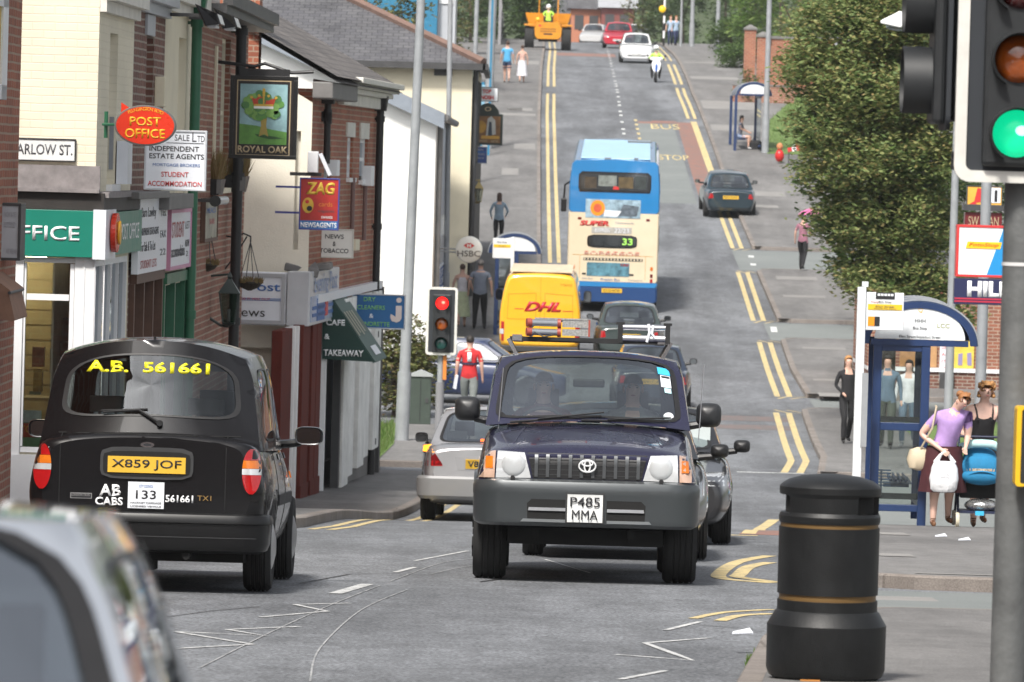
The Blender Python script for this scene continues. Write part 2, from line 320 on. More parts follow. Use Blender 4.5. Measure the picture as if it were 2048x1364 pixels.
def frange(a, b, st):
    n = max(1, int(math.ceil((b-a)/st))); return [a+(b-a)*i/n for i in range(n+1)]
def strip(name, ys, xl, xr, off, mat, label_kind='structure', nx=1):
    mb = MB(); rows = []
    for y in ys:
        a, b = xl(y), xr(y); rows.append([(a+(b-a)*i/nx, y, gz(y)+off) for i in range(nx+1)])
    mb.loft(rows, 0, True, (False, False), closed=False); o = mb.build(name, mat, fix=False)
    for p in o.data.polygons:
        if p.normal.z < 0: o.data.flip_normals(); break
    return tag(o, kind=label_kind)
ys_all = frange(-60, 10, 2)+frange(11, 420, 1)+frange(425, 900, 10)
strip('terrain', ys_all, lambda y: -400, lambda y: 400, -.30, EARTH)
strip("road", [y for y in ys_all if y < 700], lambda y: -40, lambda y: 45, 0, ASPH, nx=6)
XL_C = [(143,-.35),(150,-.3),(156,.05),(165,.5),(176,.8),(190,.82),(244,.9),(285,1.09),(318,1.32),(700,2.6)]
XR_I = [(187,7.35),(226,7.45),(258,7.4),(296,7.85),(340,8.1),(700,9.5)]
def kerbline(mb, pts, h=.115, wd=.13, side=1):   # kerb stones along a plan polyline; the pavement lies to `side`
    P = []
    for (x0, y0), (x1, y1) in zip(pts, pts[1:]):
        n = max(1, int(math.hypot(x1-x0, y1-y0)/1.0))
        P += [(x0+(x1-x0)*i/n, y0+(y1-y0)*i/n) for i in range(n)]
    P.append(pts[-1]); rings = []
    for i, (x, y) in enumerate(P):
        a, b = P[max(i-1, 0)], P[min(i+1, len(P)-1)]; dx, dy = b[0]-a[0], b[1]-a[1]; L_ = math.hypot(dx, dy) or 1
        nx, ny = side*dy/L_, -side*dx/L_; g = gz(y)
        rings.append([(x, y, g-.05), (x, y, g+h-.015), (x+nx*.015, y+ny*.015, g+h), (x+nx*wd, y+ny*wd, g+h), (x+nx*wd, y+ny*wd, g-.05)])
    mb.loft(rings, 0, False, (True, True))
def pavement(name, edge, xo, ys, mat, side, kerbpts, step=1.0):
    yy = frange(ys[0], ys[1], step); f = lambda y: lerp(edge, y)+side*.129
    g = (lambda y: lerp(xo, y)) if isinstance(xo, list) else (lambda y: xo)
    strip(name, yy, (g if side < 0 else f), (f if side < 0 else g), .113, mat)
    k = MB(); kerbline(k, kerbpts, side=side); tag(k.build('kerb', KERB), kind='structure')
# --- left side: nearest footway (Barlow corner side of the near block), shop footway, signal footway, far footway
pavement('pavement', [(-60,-6.2),(20,-4.9),(40,-4.35),(52,-4.3)], -12, (-60, 51.5), PAVE, -1, [(-6.2,-60),(-4.9,20),(-4.35,40),(-4.3,50.5),(-4.5,51.3),(-5.2,51.63),(-10,51.63)])
EA = [(59.5,-3.5),(60.5,-2.8),(61.5,-2.45),(63.5,-2.14),(72,-1.8),(83,-1.35),(99,-.8)]
pavement('pavement', EA, -9, (59.5, 99), PAVE, -1, [(-9,59.37),(-3.9,59.37),(-3.3,59.6),(-2.8,60.5),(-2.45,61.5),(-2.14,63.5),(-1.8,72),(-1.35,83),(-.8,99),(-1.1,99.13),(-9,99.13)], .5)
EB = [(104.2,-.75),(112,-.55),(119,-.7),(121.5,-1.1)]
pavement('pavement', EB, -12, (104.2, 121.5), PAVE, -1, [(-9,104.07),(-1.2,104.07),(-.75,104.6),(-.55,112),(-.7,119),(-1.1,121.4),(-1.9,121.63),(-12,121.63)], .5)
pavement('pavement', XL_C, -14, (143, 700), PAVE, -1, [(-10,142.87),(-.9,142.87),(-.45,143.2),(-.35,145),(-.3,150),(.05,156),(.5,165),(.8,176),(.82,190),(.9,244),(1.09,285),(1.32,318),(2.6,700)])
# --- right side
ED = [(-60,-2.5),(20,.62),(28,1.05),(36,1.55),(40,1.95),(41.2,2.6)]
pavement('pavement', ED, 16, (-60, 41.2), PAVE, 1, [(-2.5,-60),(.62,20),(1.05,28),(1.55,36),(1.95,40),(2.25,40.8),(2.7,41.2),(4,41.35),(16,41.4)], .5)
EE = [(48.3,3.6),(49,2.7),(50,2.45),(60,2.9),(70,3.45),(72,3.7)]
pavement('pavement', EE, 16, (48.3, 72), PAVE, 1, [(16,48.1),(4.2,48.1),(3.3,48.35),(2.7,49),(2.45,50),(2.9,60),(3.45,70),(3.7,72),(4.4,72.3),(16,72.35)], .5)
for nm, ed, y0, y1 in (('F', [(104.5,5.3),(112,5.82),(125,6.2),(131,6.35)], 104.5, 131.5), ('G', [(136,6.6),(145,6.75),(155.5,6.95)], 136, 156), ('H', [(162,7.05),(178,7.2)], 162, 178.8)):
    pavement('pavement', ed, 20, (y0, y1), PAVE, 1, [(20,y0-.05),(ed[0][1]+.5,y0-.05),(ed[0][1]+.1,y0+.3)]+[(x, y) for y, x in ed[1:-1]]+[(ed[-1][1],y1-.8),(ed[-1][1]+.4,y1-.05),(20,y1)])
pavement('pavement', XR_I, 22, (187, 700), PAVE, 1, [(20,186.9),(7.8,186.9),(7.4,187.3),(7.45,226),(7.4,258),(7.85,296),(8.1,340),(9.5,700)])
# --- side road patches of paler asphalt, flag patches and manhole covers in the footways
def patch(name, pts, off, mat):
    mb = MB(); xs = [p[0] for p in pts]; mb.add([(x, y, gz(y)+off) for x, y in pts], [tuple(range(len(pts)))]); return tag(mb.build(name, mat), kind='structure')
strip('side_road_patch', frange(41.7, 47.8, .5), lambda y: 2.1+.06*abs(y-44.7)**1.5, lambda y: 14, .004, ASPH_L)
strip('side_road_patch', frange(72.6, 104, .7), lambda y: 4.2+.05*(y-72), lambda y: 14, .004, ASPH_L)
for a, b in ((131.8,135.7), (156.3,161.7), (179.2,186.6)): strip('side_road_patch', frange(a, b, .6), lambda y: lerp(XR_I, 187)-.6, lambda y: 14, .004, ASPH_L)
strip('side_road_patch', frange(205, 240, 1), lambda y: 4.75, lambda y: 6.2, .004, ASPH_L)
# pale paving slabs let into the tarmac footways
FLAG = ground('pale_paving_flag', (.20,.195,.187), (.25,.242,.232), 1.2, 80, .2)
mb = MB()
for (px, py, wx, wy) in [(1790,1137,.32,.9),(1785,1090,.3,1.2),(1800,1232,.5,.8),(1940,1178,.9,.25),(1380,160,2.2,4),(1400,215,2.4,5),(1440,262,2.0,3),(1390,130,2.2,2),(1530,420,.9,1.2),(1590,565,1.2,1.2),(1650,800,.9,1.2),(1640,770,.8,.7),(1560,600,1.2,.7),(1530,395,1.4,2),(1600,705,1.1,.8),(1040,225,1.0,1.6),(1060,300,.8,2.5),(1020,350,.6,3),(1050,130,1.6,6),(1055,236,1.4,1.3),(1030,225,.6,1.6)]:
    p = hit(px, py); y0 = p.y-wy/2; n = max(1, int(wy))
    if p.y > 186 and p.x > 4: p.x = max(p.x, lerp(XR_I, p.y)+.2+wx/2)
    elif p.x > 4 and p.y > 100: p.x = max(p.x, lerp([(104,5.3),(131,6.35),(155,6.95),(187,7.3)], p.y)+.5+wx/2)
    if p.x < 2.0 and p.y > 140: p.x = min(p.x, lerp(XL_C, p.y)-.2-wx/2)
    for i in range(n):
        a, b = y0+wy*i/n, y0+wy*(i+1)/n; mb.add([(p.x-wx/2,a,gz(a)+.118),(p.x+wx/2,a,gz(a)+.118),(p.x+wx/2,b,gz(b)+.118),(p.x-wx/2,b,gz(b)+.118)], [(0,1,2,3)])
tag(mb.build('paving_flags', FLAG, fix=False), kind='structure')
# --- painted lines
def ribbon(mb, pts, wd, off=.0045, dash=None, xw=None):
    P = []
    for (x0, y0), (x1, y1) in zip(pts, pts[1:]):
        n = max(1, int(math.hypot(x1-x0, y1-y0)/.7)); P += [(x0+(x1-x0)*i/n, y0+(y1-y0)*i/n) for i in range(n)]
    P.append(pts[-1]); L_ = 0; rows = []
    def flush():
        if len(rows) > 1: mb.loft([list(r) for r in rows], 0, False, (False, False), closed=False)
        rows.clear()
    for i, (x, y) in enumerate(P):
        a, b = P[max(i-1, 0)], P[min(i+1, len(P)-1)]; dx, dy = b[0]-a[0], b[1]-a[1]; l = math.hypot(dx, dy) or 1; nx, ny = dy/l*wd/2, -dx/l*wd/2
        if i: L_ += math.hypot(x-P[i-1][0], y-P[i-1][1])
        if dash and (L_ % (dash[0]+dash[1])) > dash[0]: flush(); continue
        rows.append([(x-nx, y-ny, gz(y)+off), (x+nx, y+ny, gz(y)+off)])
    flush()
def smooth(P, n=8):
    Q = []
    for i in range(len(P)-1):
        p0, p1, p2, p3 = P[max(i-1,0)], P[i], P[i+1], P[min(i+2,len(P)-1)]
        for j in range(n):
            t = j/n; Q.append(tuple(.5*((2*p1[c])+(-p0[c]+p2[c])*t+(2*p0[c]-5*p1[c]+4*p2[c]-p3[c])*t*t+(-p0[c]+3*p1[c]-3*p2[c]+p3[c])*t**3) for c in (0,1)))
    return Q+[P[-1]]
def lines(name, mat, specs):
    mb = MB()
    for s in specs: ribbon(mb, *s)
    o = mb.build(name, mat, fix=False)
    b = bmesh.new(); b.from_mesh(o.data)
    bmesh.ops.reverse_faces(b, faces=[f for f in b.faces if f.normal.z < 0]); b.to_mesh(o.data); b.free()
    return tag(o, kind='structure')
def off_edge(edge, d, y0, y1, n=None): return [(lerp(edge, y)+d, y) for y in frange(y0, y1, 2)]
def pxl(*pts): return [tuple(hit(*p)[:2]) for p in pts]
dbl = []
for d in (.27, .54): dbl.append((off_edge(XL_C, d, 180, 256), .12)); dbl.append((off_edge(XL_C, d, 262, 318), .12)); dbl.append((off_edge(XL_C, d, 144, 178), .12)); dbl.append((off_edge(XL_C, d, 322, 420), .09))
for d in (-.26, -.54):
    dbl.append((off_edge(XR_I, d, 243, 264), .13)); dbl.append((off_edge(XR_I, d, 268, 296), .13)); dbl.append((off_edge(XR_I, d, 187.3, 203), .13)); dbl.append((off_edge(XR_I, d, 302, 340), .09))
    E2 = [(162,7.05),(178,7.2)]; dbl.append((off_edge(E2, d, 162.3, 178.5), .13))
    E3 = [(136,6.6),(145,6.75),(155.5,6.95)]; dbl.append((off_edge(E3, d, 136.3, 155.5), .13))
    E4 = [(104.5,5.3),(112,5.82),(125,6.2),(131,6.35)]; dbl.append((off_edge(E4, d, 106.5, 131), .13))
    k = -d
    for y0, x0 in ((131.5-.0,6.35),(136,6.6),(155.8,6.95),(162,7.05),(178.6,7.2),(187,7.35)):
        s_ = -1 if y0 in (131.5,155.8,178.6) else 1
        dbl.append(([(x0+d, y0-s_*.4), (x0+d+.25, y0+s_*(k-.1)), (x0+1.0, y0+s_*k), (14, y0+s_*k)], .08))
# near right: hooks of double yellow into the side road, left kerb by the shops
for d in (0, .34): dbl.append((smooth(pxl((1540-60*0,1113+d*40),(1478+d*60,1125+d*30),(1442+d*110,1146+d*12),(1448+d*90,1158-d*5),(1548,1168-d*6))), .13))
dbl.append((smooth(pxl((1545,1222),(1450,1226),(1385,1240))), .07)); dbl.append((smooth(pxl((1545,1229),(1480,1234),(1440,1243))), .09))
for d in (.25, .45): dbl.append(([(lerp(EA, y)+d, y) for y in frange(62.5, 90, 2)], .09))
lines('yellow_lines', YEL, dbl)
cage = [(off_edge([(187,7.15),(243,7.05)], 0, 205, 241.5), .24), (pxl((1497,1068),(1520,1058),(1548,1040)), .16)]
lines('bus_bay_lines', YEL, cage+[([(4.72,y),(4.72,y+.9)], .12) for y in frange(208, 241, 2.2)]+[([(3.2+.9*i,66.2+.55*i),(3.2+.9*i+.45,66.2+.55*i)], .1) for i in range(-2, 1)])
# red surfacing of the bus bays and the band across the junction
strip('red_surfacing', frange(206, 241, 1), lambda y: 4.8, lambda y: 5.35, .003, REDS)
strip('red_surfacing', frange(206, 241, 1), lambda y: 6.35, lambda y: 6.95, .003, REDS)
strip('red_surfacing', frange(240.2, 241.5, .6), lambda y: 5.35, lambda y: 6.35, .003, REDS)
strip('red_surfacing', frange(66.3, 73, .6), lambda y: 2.55+.06*(y-66), lambda y: 3.3+.05*(y-66), .003, REDS)
strip('red_surfacing', frange(125, 126.6, .4), lambda y: 1.5, lambda y: 6.0, .003, REDF); strip('red_surfacing', frange(128, 129.6, .4), lambda y: 1.5, lambda y: 6.1, .003, REDF)
strip('red_surfacing', frange(306, 312, 1), lambda y: 1.9, lambda y: 4.9, .003, REDS)
# white lines
wl = [([(4.92,350),(4.4,285),(4.17,247),(4.13,228),(3.9,200),(3.5,165),(3.0,135),(2.3,108)], .13, .0045, (1.1,.75))]
wl += [([(4.05,106.2),(5.25,106.3)], .18), (pxl((1180,1448-300),(1090,1120)), .02)]
for y0, y1, x in ((132,135.4,6.4),(156.6,161.4,6.9),(179.6,186.2,7.2)): wl.append(([(x,y0),(x+.1,y1)], .17, .0055, (.55,.45)))
wl += [([(-.9,257.5),(.9,258.2)], .25), ([(7.6,265.5),(9.3,266)], .3), ([(.05,174.5),(.75,174.6)], 1.2)]
lines('white_lines', WHT, wl)
zz = [pxl((700,1208),(590,1212),(655,1226),(520,1236)), pxl((600,1256),(455,1262),(530,1275),(350,1265)), pxl((350,1266),(505,1293),(330,1300)), pxl((1420,1278),(1290,1290),(1385,1322),(1230,1312)), pxl((1400,1245),(1330,1262)), pxl((1240,1362),(1330,1345))]
lines('zigzag_lines', WHTW, [(z, .045) for z in zz]+[(pxl((790,1146),(830,1136)), .05), (pxl((670,1190),(735,1170)), .10), (pxl((830,1124),(935,1103)), .04)])
sc_ = [pxl((620,1364),(640,1300),(720,1225),(815,1180)), pxl((400,1340),(520,1278),(640,1222),(760,1172)), pxl((780,1165),(880,1128),(950,1118)), pxl((880,1195),(840,1222),(790,1255)), pxl((860,1150),(930,1135),(1010,1128))]
lines('tyre_scrape_lines', WHTT, [(smooth(z), .011) for z in sc_[:3]+sc_[4:]])
mk = M('sealed_crack', (.03,.03,.032), .6)
lines('sealed_cracks', mk, [(pxl((600,1168),(700,1150),(800,1148)), .02), (pxl((960,1165),(1010,1158)), .03), (pxl((1395,1252),(1510,1260)), .02), (pxl((300,1240),(420,1225),(520,1215)), .015)])
for txt, y in (('BUS', 238.6), ('STOP', 224.5)):
    t = text(txt, 2.6 if txt == 'BUS' else 2.2, YEL, None, (0,0,0), flat=True, width=1.15 if txt == 'BUS' else 1.15, depth=.001, bold=.01, name='road_lettering')
    for v in t.data.vertices: v.co = (5.85+v.co.x, y+v.co.y*1.0, gz(y+v.co.y)+.008+v.co.z)
    tag(t, kind='structure')
# grass patches
strip('grass', frange(100, 121, 1), lambda y: -7, lambda y: lerp([(100,-2.35),(112,-2.15),(121,-2.3)], y), .125, GRASS)
strip('grass', frange(226, 262, 1), lambda y: lerp([(226,9.4),(240,9.9),(262,12.5)], y), lambda y: 16, .125, GRASS)
strip('grass', frange(95, 128, 2), lambda y: 8.2+.0*y, lambda y: 13, .125, GRASS)
def tufts(name, n, xf, yr, h=.1, mat=None, off=.115):
    mb = MB()
    for _ in range(n):
        y = random.uniform(*yr); a, b = xf(y); x = random.uniform(a, b); g = gz(y)+off; t = random.uniform(0, 6.28); hh = h*random.uniform(.4, 1.3); w_ = .012
        dx, dy = math.cos(t)*w_, math.sin(t)*w_; lx, ly = random.uniform(-.5,.5)*hh, random.uniform(-.5,.5)*hh
        mb.add([(x-dx,y-dy,g),(x+dx,y+dy,g),(x+lx,y+ly,g+hh)], [(0,1,2)])
    return tag(mb.build(name, mat, fix=False), kind='stuff')
LEAF_G = leafmat('grass_blades', [(.06,.13,.02),(.12,.2,.04),(.16,.2,.07)])
tag(tufts('grass_tufts', 5000, lambda y: (-3.6, lerp([(100,-2.37),(112,-2.17),(121,-2.32)], y)), (100.2, 121), .16, LEAF_G), 'long green grass beside the white panelled shop', 'grass')
tag(tufts('grass_tufts', 4000, lambda y: (lerp([(226,9.4),(240,9.9),(262,12.5)], y), 15), (227, 260), .16, LEAF_G), 'sunlit green verge behind the far bus shelter', 'grass')
tag(tufts('grass_tufts', 260, lambda y: (lerp(ED, y)-.03, lerp(ED, y)+.05), (33.2, 35.2), .07, LEAF_G, .0), 'small weeds growing in the gutter left of the black bin', 'grass')
# ================================================================ BUILDINGS of the left side
class Wall:                       # vertical facade plane from P0 to P1; local x along it, local -y towards the street, z = world height
    def __init__(s, P0, P1):
        s.a = Vector((P0[0], P0[1], 0)); d = Vector((P1[0]-P0[0], P1[1]-P0[1], 0)); s.L = d.length; s.t = d.normalized(); s.ang = math.atan2(s.t.y, s.t.x)
        s.M = Matrix.Translation(s.a) @ Matrix.Rotation(s.ang, 4, 'Z'); s.n = Vector((s.t.y, -s.t.x, 0))
    def uz(s, px, py, off=0):
        d = ray(px, py); a = s.a+s.n*off     # plane (p-a).n = 0
        k = a.dot(s.n)/(d[0]*s.n.x+d[1]*s.n.y); p = Vector((d[0]*k, d[1]*k, CAMZ+d[2]*k)); return (p-s.a).dot(s.t), p.z
    def rect(s, x0, y0, x1, y1, off=0):
        mx, my = (x0+x1)/2, (y0+y1)/2; return s.uz(x0, my, off)[0], s.uz(x1, my, off)[0], s.uz(mx, y1, off)[1], s.uz(mx, y0, off)[1]
def wall_mb(L, z0, z1, openings, depth=.14, mi=0, mb=None, u0=0):
    mb = mb or MB()
    us = sorted({u0, L, *[min(max(o[i], u0), L) for o in openings for i in (0, 1)]}); zs = sorted({z0, z1, *[min(max(o[i], z0), z1) for o in openings for i in (2, 3)]})
    for ua, ub in zip(us, us[1:]):
        for za, zb in zip(zs, zs[1:]):
            if any(o[0]-1e-4 <= ua and ub <= o[1]+1e-4 and o[2]-1e-4 <= za and zb <= o[3]+1e-4 for o in openings): continue
            mb.quad((ua,0,za), (ub,0,za), (ub,0,zb), (ua,0,zb), mi)
    for a, b, c, d in openings:
        mb.quad((a,0,c),(a,depth,c),(a,depth,d),(a,0,d),mi); mb.quad((b,depth,c),(b,0,c),(b,0,d),(b,depth,d),mi)
        mb.quad((a,0,d),(a,depth,d),(b,depth,d),(b,0,d),mi); mb.quad((a,depth,c),(a,0,c),(b,0,c),(b,depth,c),mi)
    return mb
def put(mb, name, mat, parent, M4=None, **k):       # mesh given in a wall's frame (or the world's), hung under its building
    if M4 is not None: mb.xf(M4)
    l = parent.location; mb.v = [(v[0]-l.x, v[1]-l.y, v[2]-l.z) for v in mb.v]
    return mb.build(name, mat, parent, **k)
def window(parent, W, o, depth=.12, frame=None, sash=True, mull=0, gl=None, sill=True, M4=None):
    a, b, c, d = o; f = MB(); t = .06; M4 = W.M if M4 is None else M4
    for q in ((a,b,c,c+t),(a,b,d-t,d),(a,a+t,c+t,d-t),(b-t,b,c+t,d-t)): f.box(q[0],q[1],depth-.05,depth+.02,q[2],q[3])
    if sash: f.box(a+t,b-t,depth-.04,depth+.01,(c+d)/2-.03,(c+d)/2+.03)
    for i in range(mull): x = a+(b-a)*(i+1)/(mull+1); f.box(x-.025,x+.025,depth-.045,depth+.012,c+t,d-t)
    if sill: f.box(a-.06,b+.06,-.06,depth-.051,c-.07,c-.004)
    fo = put(f, 'window', frame or WHITE, parent, M4)
    g = MB(); g.box(a+t/2,b-t/2,depth-.012,depth-.006,c+t/2,d-t/2); g.xf(M4); l = parent.location; g.v = [(v[0]-l.x,v[1]-l.y,v[2]-l.z) for v in g.v]; g.build('pane', gl or GLASSD, fo)
    bk = MB(); bk.box(a,b,depth+.35,depth+.37,c,d); put(bk, 'curtain', M('net_curtain', (.42,.42,.40), .9, var=.2, vs=6), parent, M4)
    return fo
def ltext(s, W, px, py, hpx, mat, parent, off=.0, wpx=None, Y=None, **k):    # lettering on a facade, placed by where the photo shows it
    u, z = W.uz(px, py, off); p = W.M@Vector((u, -off, z)); sc = ppm(p.y); wd = None
    if wpx: wd = abs(W.uz(px+wpx/2, py, off)[0]-W.uz(px-wpx/2, py, off)[0])
    return text(s, hpx/sc, mat, parent, p-parent.location, W.ang, wd, **k)
def end_wall(X0, X1, Y): return Wall((X0, Y), (X1, Y))

FR_Y = M('yellow_frame', (.5,.36,.05), .5); MAROON = M('maroon_paint', (.12,.025,.018), .8, var=.3, spec=.15); GREENP = M('green_paint', (.02,.12,.06), .4, var=.15); DKGREY = M('dark_grey_paint', (.05,.05,.052), .5, var=.2)
LEADG = M('grey_lead', (.16,.155,.15), .6, var=.25, vs=3); BROWN = M('brown_timber', (.11,.055,.035), .6, var=.3, vs=6); STONEW = M('painted_stone', (.66,.64,.58), .7, var=.14, vs=4, bump=.2)
SIGNW = M('sign_white', (.74,.77,.82), .35, var=.05); TXTK = M('black_lettering', (.015,.015,.018), .5); TXTR = M('red_lettering', (.55,.03,.03), .5); TXTB = M('blue_lettering', (.03,.12,.36), .5); TXTW = M('white_lettering', (.85,.86,.87), .5)
GREY_T = M('grey_lettering', (.30,.30,.33), .6); PO_GREEN = M('post_office_green', (.008,.19,.135), .35, var=.05); POSTR = M('post_red', (.62,.035,.012), .25, var=.04); YELT = M('yellow_lettering', (.8,.42,.02), .45)

# --- red brick corner building at the photo's left edge
wa = Wall((at(40,200,56).x-.12, 40), (at(40,200,56).x, 56))
b = thing('brick_building', 'red brick corner building with white framed board at the left edge', 'building', (wa.a.x, 56, gz(56)))
put(wall_mb(wa.L, gz(56)-.6, CAMZ+3.5, []), 'wall', BRICK_R, b, wa.M)
mb = MB(); x1 = wa.a.x+.12; mb.quad((x1,56,gz(56)-.6),(x1-8,56,gz(56)-.6),(x1-8,56,CAMZ+3.5),(x1,56,CAMZ+3.5)); put(mb, 'wall', BRICK_R, b)
u0, u1, z0, z1 = wa.rect(-60,-25,14,196,.06); m = MB()
for q in ((u0,u1,z0,z0+.13),(u0,u1,z1-.13,z1),(u0,u0+.13,z0,z1),(u1-.5,u1,z0,z1)): m.box(q[0],q[1],-.07,-.003,q[2],q[3])
f = put(m, 'board_frame', WHITE, b, wa.M); m = MB(); m.box(u0+.13,u1-.5,-.05,-.003,z0+.13,z1-.13); put(m, 'board_panel', FR_Y, b, wa.M)
p = at(2,245,55.6); m = MB(); m.box(p.x-.05,p.x+.02,p.y-.1,p.y,p.z-.12,p.z+.1); put(m, 'alarm_box', BLACK, b)
# grey shop sign hung on that corner and the tan awning beneath it
def board(name, label, cat, rc, Y, panel, frame=None, fw=.03, th=.06, group=None, yaw=0, edge=None):
    x0, y0, x1, y1 = rc; s = ppm(Y); c = at((x0+x1)/2, y1, Y); e = thing(name, label, cat, c, yaw, group); W2, H = (x1-x0)/s/2, (y1-y0)/s
    m = MB(); m.box(-W2+fw*.9, W2-fw*.9, 0, th, fw*.9, H-fw*.9); m.build('panel', panel, e, bevel=.004)
    if frame:
        m = MB()
        for q in ((-W2,W2,0,fw),(-W2,W2,H-fw,H),(-W2,-W2+fw,fw,H-fw),(W2-fw,W2,fw,H-fw)): m.box(q[0],q[1],-.012,th+.012,q[2],q[3])
        m.build('frame', frame, e, bevel=.003)
    e['hh'] = H; e['ww'] = W2; return e
def btext(e, s, fx, fz, h, mat, wd=None, y=-.002, **k):      # lettering on a board: fx, fz fractions of its width and height, h a fraction of its height
    H, W2 = e['hh'], e['ww']; return text(s, h*H, mat, e, ((fx*2-1)*W2, y, fz*H), 0, wd*2*W2 if wd else None, **k)
def bshape(e, polys, name, mat, y0=-.006, y1=-.001):          # flat raised shapes on a board, in fractions of the board
    H, W2 = e['hh'], e['ww']; m = MB()
    for i, p in enumerate(polys): m.prism([((q[0]*2-1)*W2, q[1]*H) for q in p], y0-i*.0004, y1-i*.0004)
    return m.build(name, mat, e)
def ell(cx, cy, rx, ry, n=20, a0=0, a1=360): return [(cx+rx*math.cos(R(a0+(a1-a0)*i/n)), cy+ry*math.sin(R(a0+(a1-a0)*i/n))) for i in range(n if a1-a0 == 360 else n+1)]
SGREY = M('sign_grey', (.42,.44,.47), .4, var=.05)
e = board('shop_sign', 'pale grey shop sign box with tiny grey lettering at the left edge', 'shop sign', (-70,405,40,520), 54.5, SGREY, DKGREY, .025, .5)
for s_, fx, fz in (('NOW & YE', .80, .80), ('LETTERED', .80, .62), ('ALL DAY', .55, .72), ('AT REAR', .84, .16)): btext(e, s_, fx, fz, .09, GREY_T, .2)
tan = M('tan_canvas', (.27,.155,.105), .85, var=.2, vs=5, bump=.3, bs=12)
p = at(-20,532,54.2); e = thing('awning', 'folded tan canvas awning under the pale grey shop sign', 'awning', p); m = MB(); s = ppm(54.2)
prof = [(0,0),(.16,-.12),(.27,-.20),(.255,-.24),(.28,-.33),(.31,-.46),(.285,-.47),(.05,-.43),(0,-.40)]
m.prism([(q[0],q[1]) for q in prof], -.9, .5, 0); m.build('canvas', tan, e, bevel=.012); m = MB(); m.cyl((.26,-.95,-.215),(.26,.52,-.215),.014); m.build('front_rail', DKGREY, e)

# --- post office
C0 = at(195,200,60.5); wB = Wall((C0.x, 60.5), (-3.93, 73.2)); zt = CAMZ+2.9
b = thing('post_office', 'cream painted brick post office with green fascia on the corner', 'building', (C0.x, 60.5, gz(60.5)))
PO = b; g0 = gz(60.5)-.4
uA = wB.uz(265,200)[0]; uB = wB.uz(327,200)[0]; uC = wB.L
opw = wB.rect(217,66,233,368); opg = wB.rect(212,512,264,690)
eW = Wall((C0.x-6, 60.5), (C0.x, 60.5)); win = eW.rect(44,514,146,906)
fac = eW.rect(-40,395,202,512); fas = wB.rect(203,405,280,506,.06)
put(wall_mb(uA, g0, zt, [opw, (.15,uA-.15,gz(62)+.7,fas[2]-.05)], .16), 'wall', BRICK_C, b, wB.M)
put(wall_mb(6, g0, zt, [(win[0],win[1],win[2],win[3])], .12), 'wall', BRICK_C, b, eW.M)
window(b, wB, opw, .14)
m = MB(); m.box(0,6.05,-.07,-.002,fac[3]+.10,fac[3]+.33); m.box(0,6.05,-.16,-.002,fac[3]+.06,fac[3]+.10); put(m, 'slate_ledge', M('grey_slate_ledge', (.23,.21,.21), .7, var=.3, vs=8), b, eW.M)
m = MB(); m.box(0,uA+.2,-.14,-.002,fas[3]+.06,fas[3]+.12); put(m, 'slate_ledge', M('grey_slate_ledge', 0), b, wB.M)
m = MB(); m.box(0,6.10,-.10,-.002,fac[3]-.115,fac[3]+.058); m.xf(eW.M); m2 = MB(); m2.box(-.1,uA+.15,-.10,-.002,fas[3]-.08,fas[3]+.058); m2.xf(wB.M); m.add(m2.v, m2.f); put(m, 'shutter_box', M('dark_shutter', (.03,.026,.024), .6, var=.3), b)
m = MB(); m.box(0,6.12,-.13,-.002,fac[2],fac[3]-.12); f = put(m, 'fascia', PO_GREEN, b, eW.M, bevel=.004)
ltext('FFICE', eW, 100, 466, 29, TXTW, b, .135, 118, bold=.01)
m = MB(); m.box(1.0,uA+.3,-.11,-.002,fas[2],fas[3]-.09); put(m, 'fascia', PO_GREEN, b, wB.M)
m = MB(); m.box(-.14,.98,-.13,-.002,fas[2]-.03,fas[3]-.06); put(m, 'corner_panel', SIGNW, b, wB.M)
m = MB(); m.lathe([(.001,-.02),(.20,-.02),(.20,.03),(.001,.03)], 28, (0,0,0), axis='Y', sm=False); m.xf(Matrix.Translation(Vector((.55,-.17,(fas[2]+fas[3])/2-.03)))@Matrix.Diagonal((1.5,1,1,1))); put(m, 'round_logo', POSTR, b, wB.M)
m = MB(); m.lathe([(.001,-.01),(.12,-.01),(.12,.01),(.001,.01)], 24, (0,0,0), axis='Y', sm=False); m.xf(Matrix.Translation(Vector((.6,-.205,(fas[2]+fas[3])/2-.03)))); put(m, 'round_logo_centre', YELT, b, wB.M)
ltext('POST OFFICE', wB, 260, 462, 32, TXTW, b, .115, 36)
# shop window, timber front and what stands inside
a, q, c, d = win; m = MB(); t = .10
zt2 = eW.uz(90,594)[1]
for i_, r_ in enumerate(((a,q,c,c+.06),(a,q,d-.06,d),(a,a+.03,c+.06,d-.06),(q-.05,q,c+.06,d-.06),(a+.03,q-.05,zt2-.035,zt2+.035))): m.box(r_[0]+.004,r_[1]-.004,-.03-.002*i_,.06+.002*i_,r_[2]+.004,r_[3]-.004)
f = put(m, 'shop_window', WHITE, b, eW.M); m = MB(); m.box(a,q,.0,.008,c,d); m.xf(eW.M); l = b.location; m.v = [(v[0]-l.x,v[1]-l.y,v[2]-l.z) for v in m.v]; m.build('pane', glass('shop_glass', (.8,.82,.8), .9, .03), f)
m = MB(); zb = gz(60.5); m.box(a-.5,a,-.06,-.002,zb,fac[2]); m.box(q,6.03,-.045,-.002,zb,fac[2])
for k in range(3): x = q+.09+k*.10; m.box(x,x+.012,-.055,-.045,zb+.1,fac[2])
m.box(a-.45,6.0,-.09,-.002,zb,c-.02); put(m, 'timber_front', WHITE, b, eW.M)
oo = (.15,uA-.15,gz(62)+.7,fas[2]-.05); window(b, wB, oo, .05, mull=3, sill=False)
slat = M('slatwall', (.34,.27,.14), .6, var=.1); m = MB()
m.box(.5,6,1.6,1.64,zb,fac[2]+.2); 
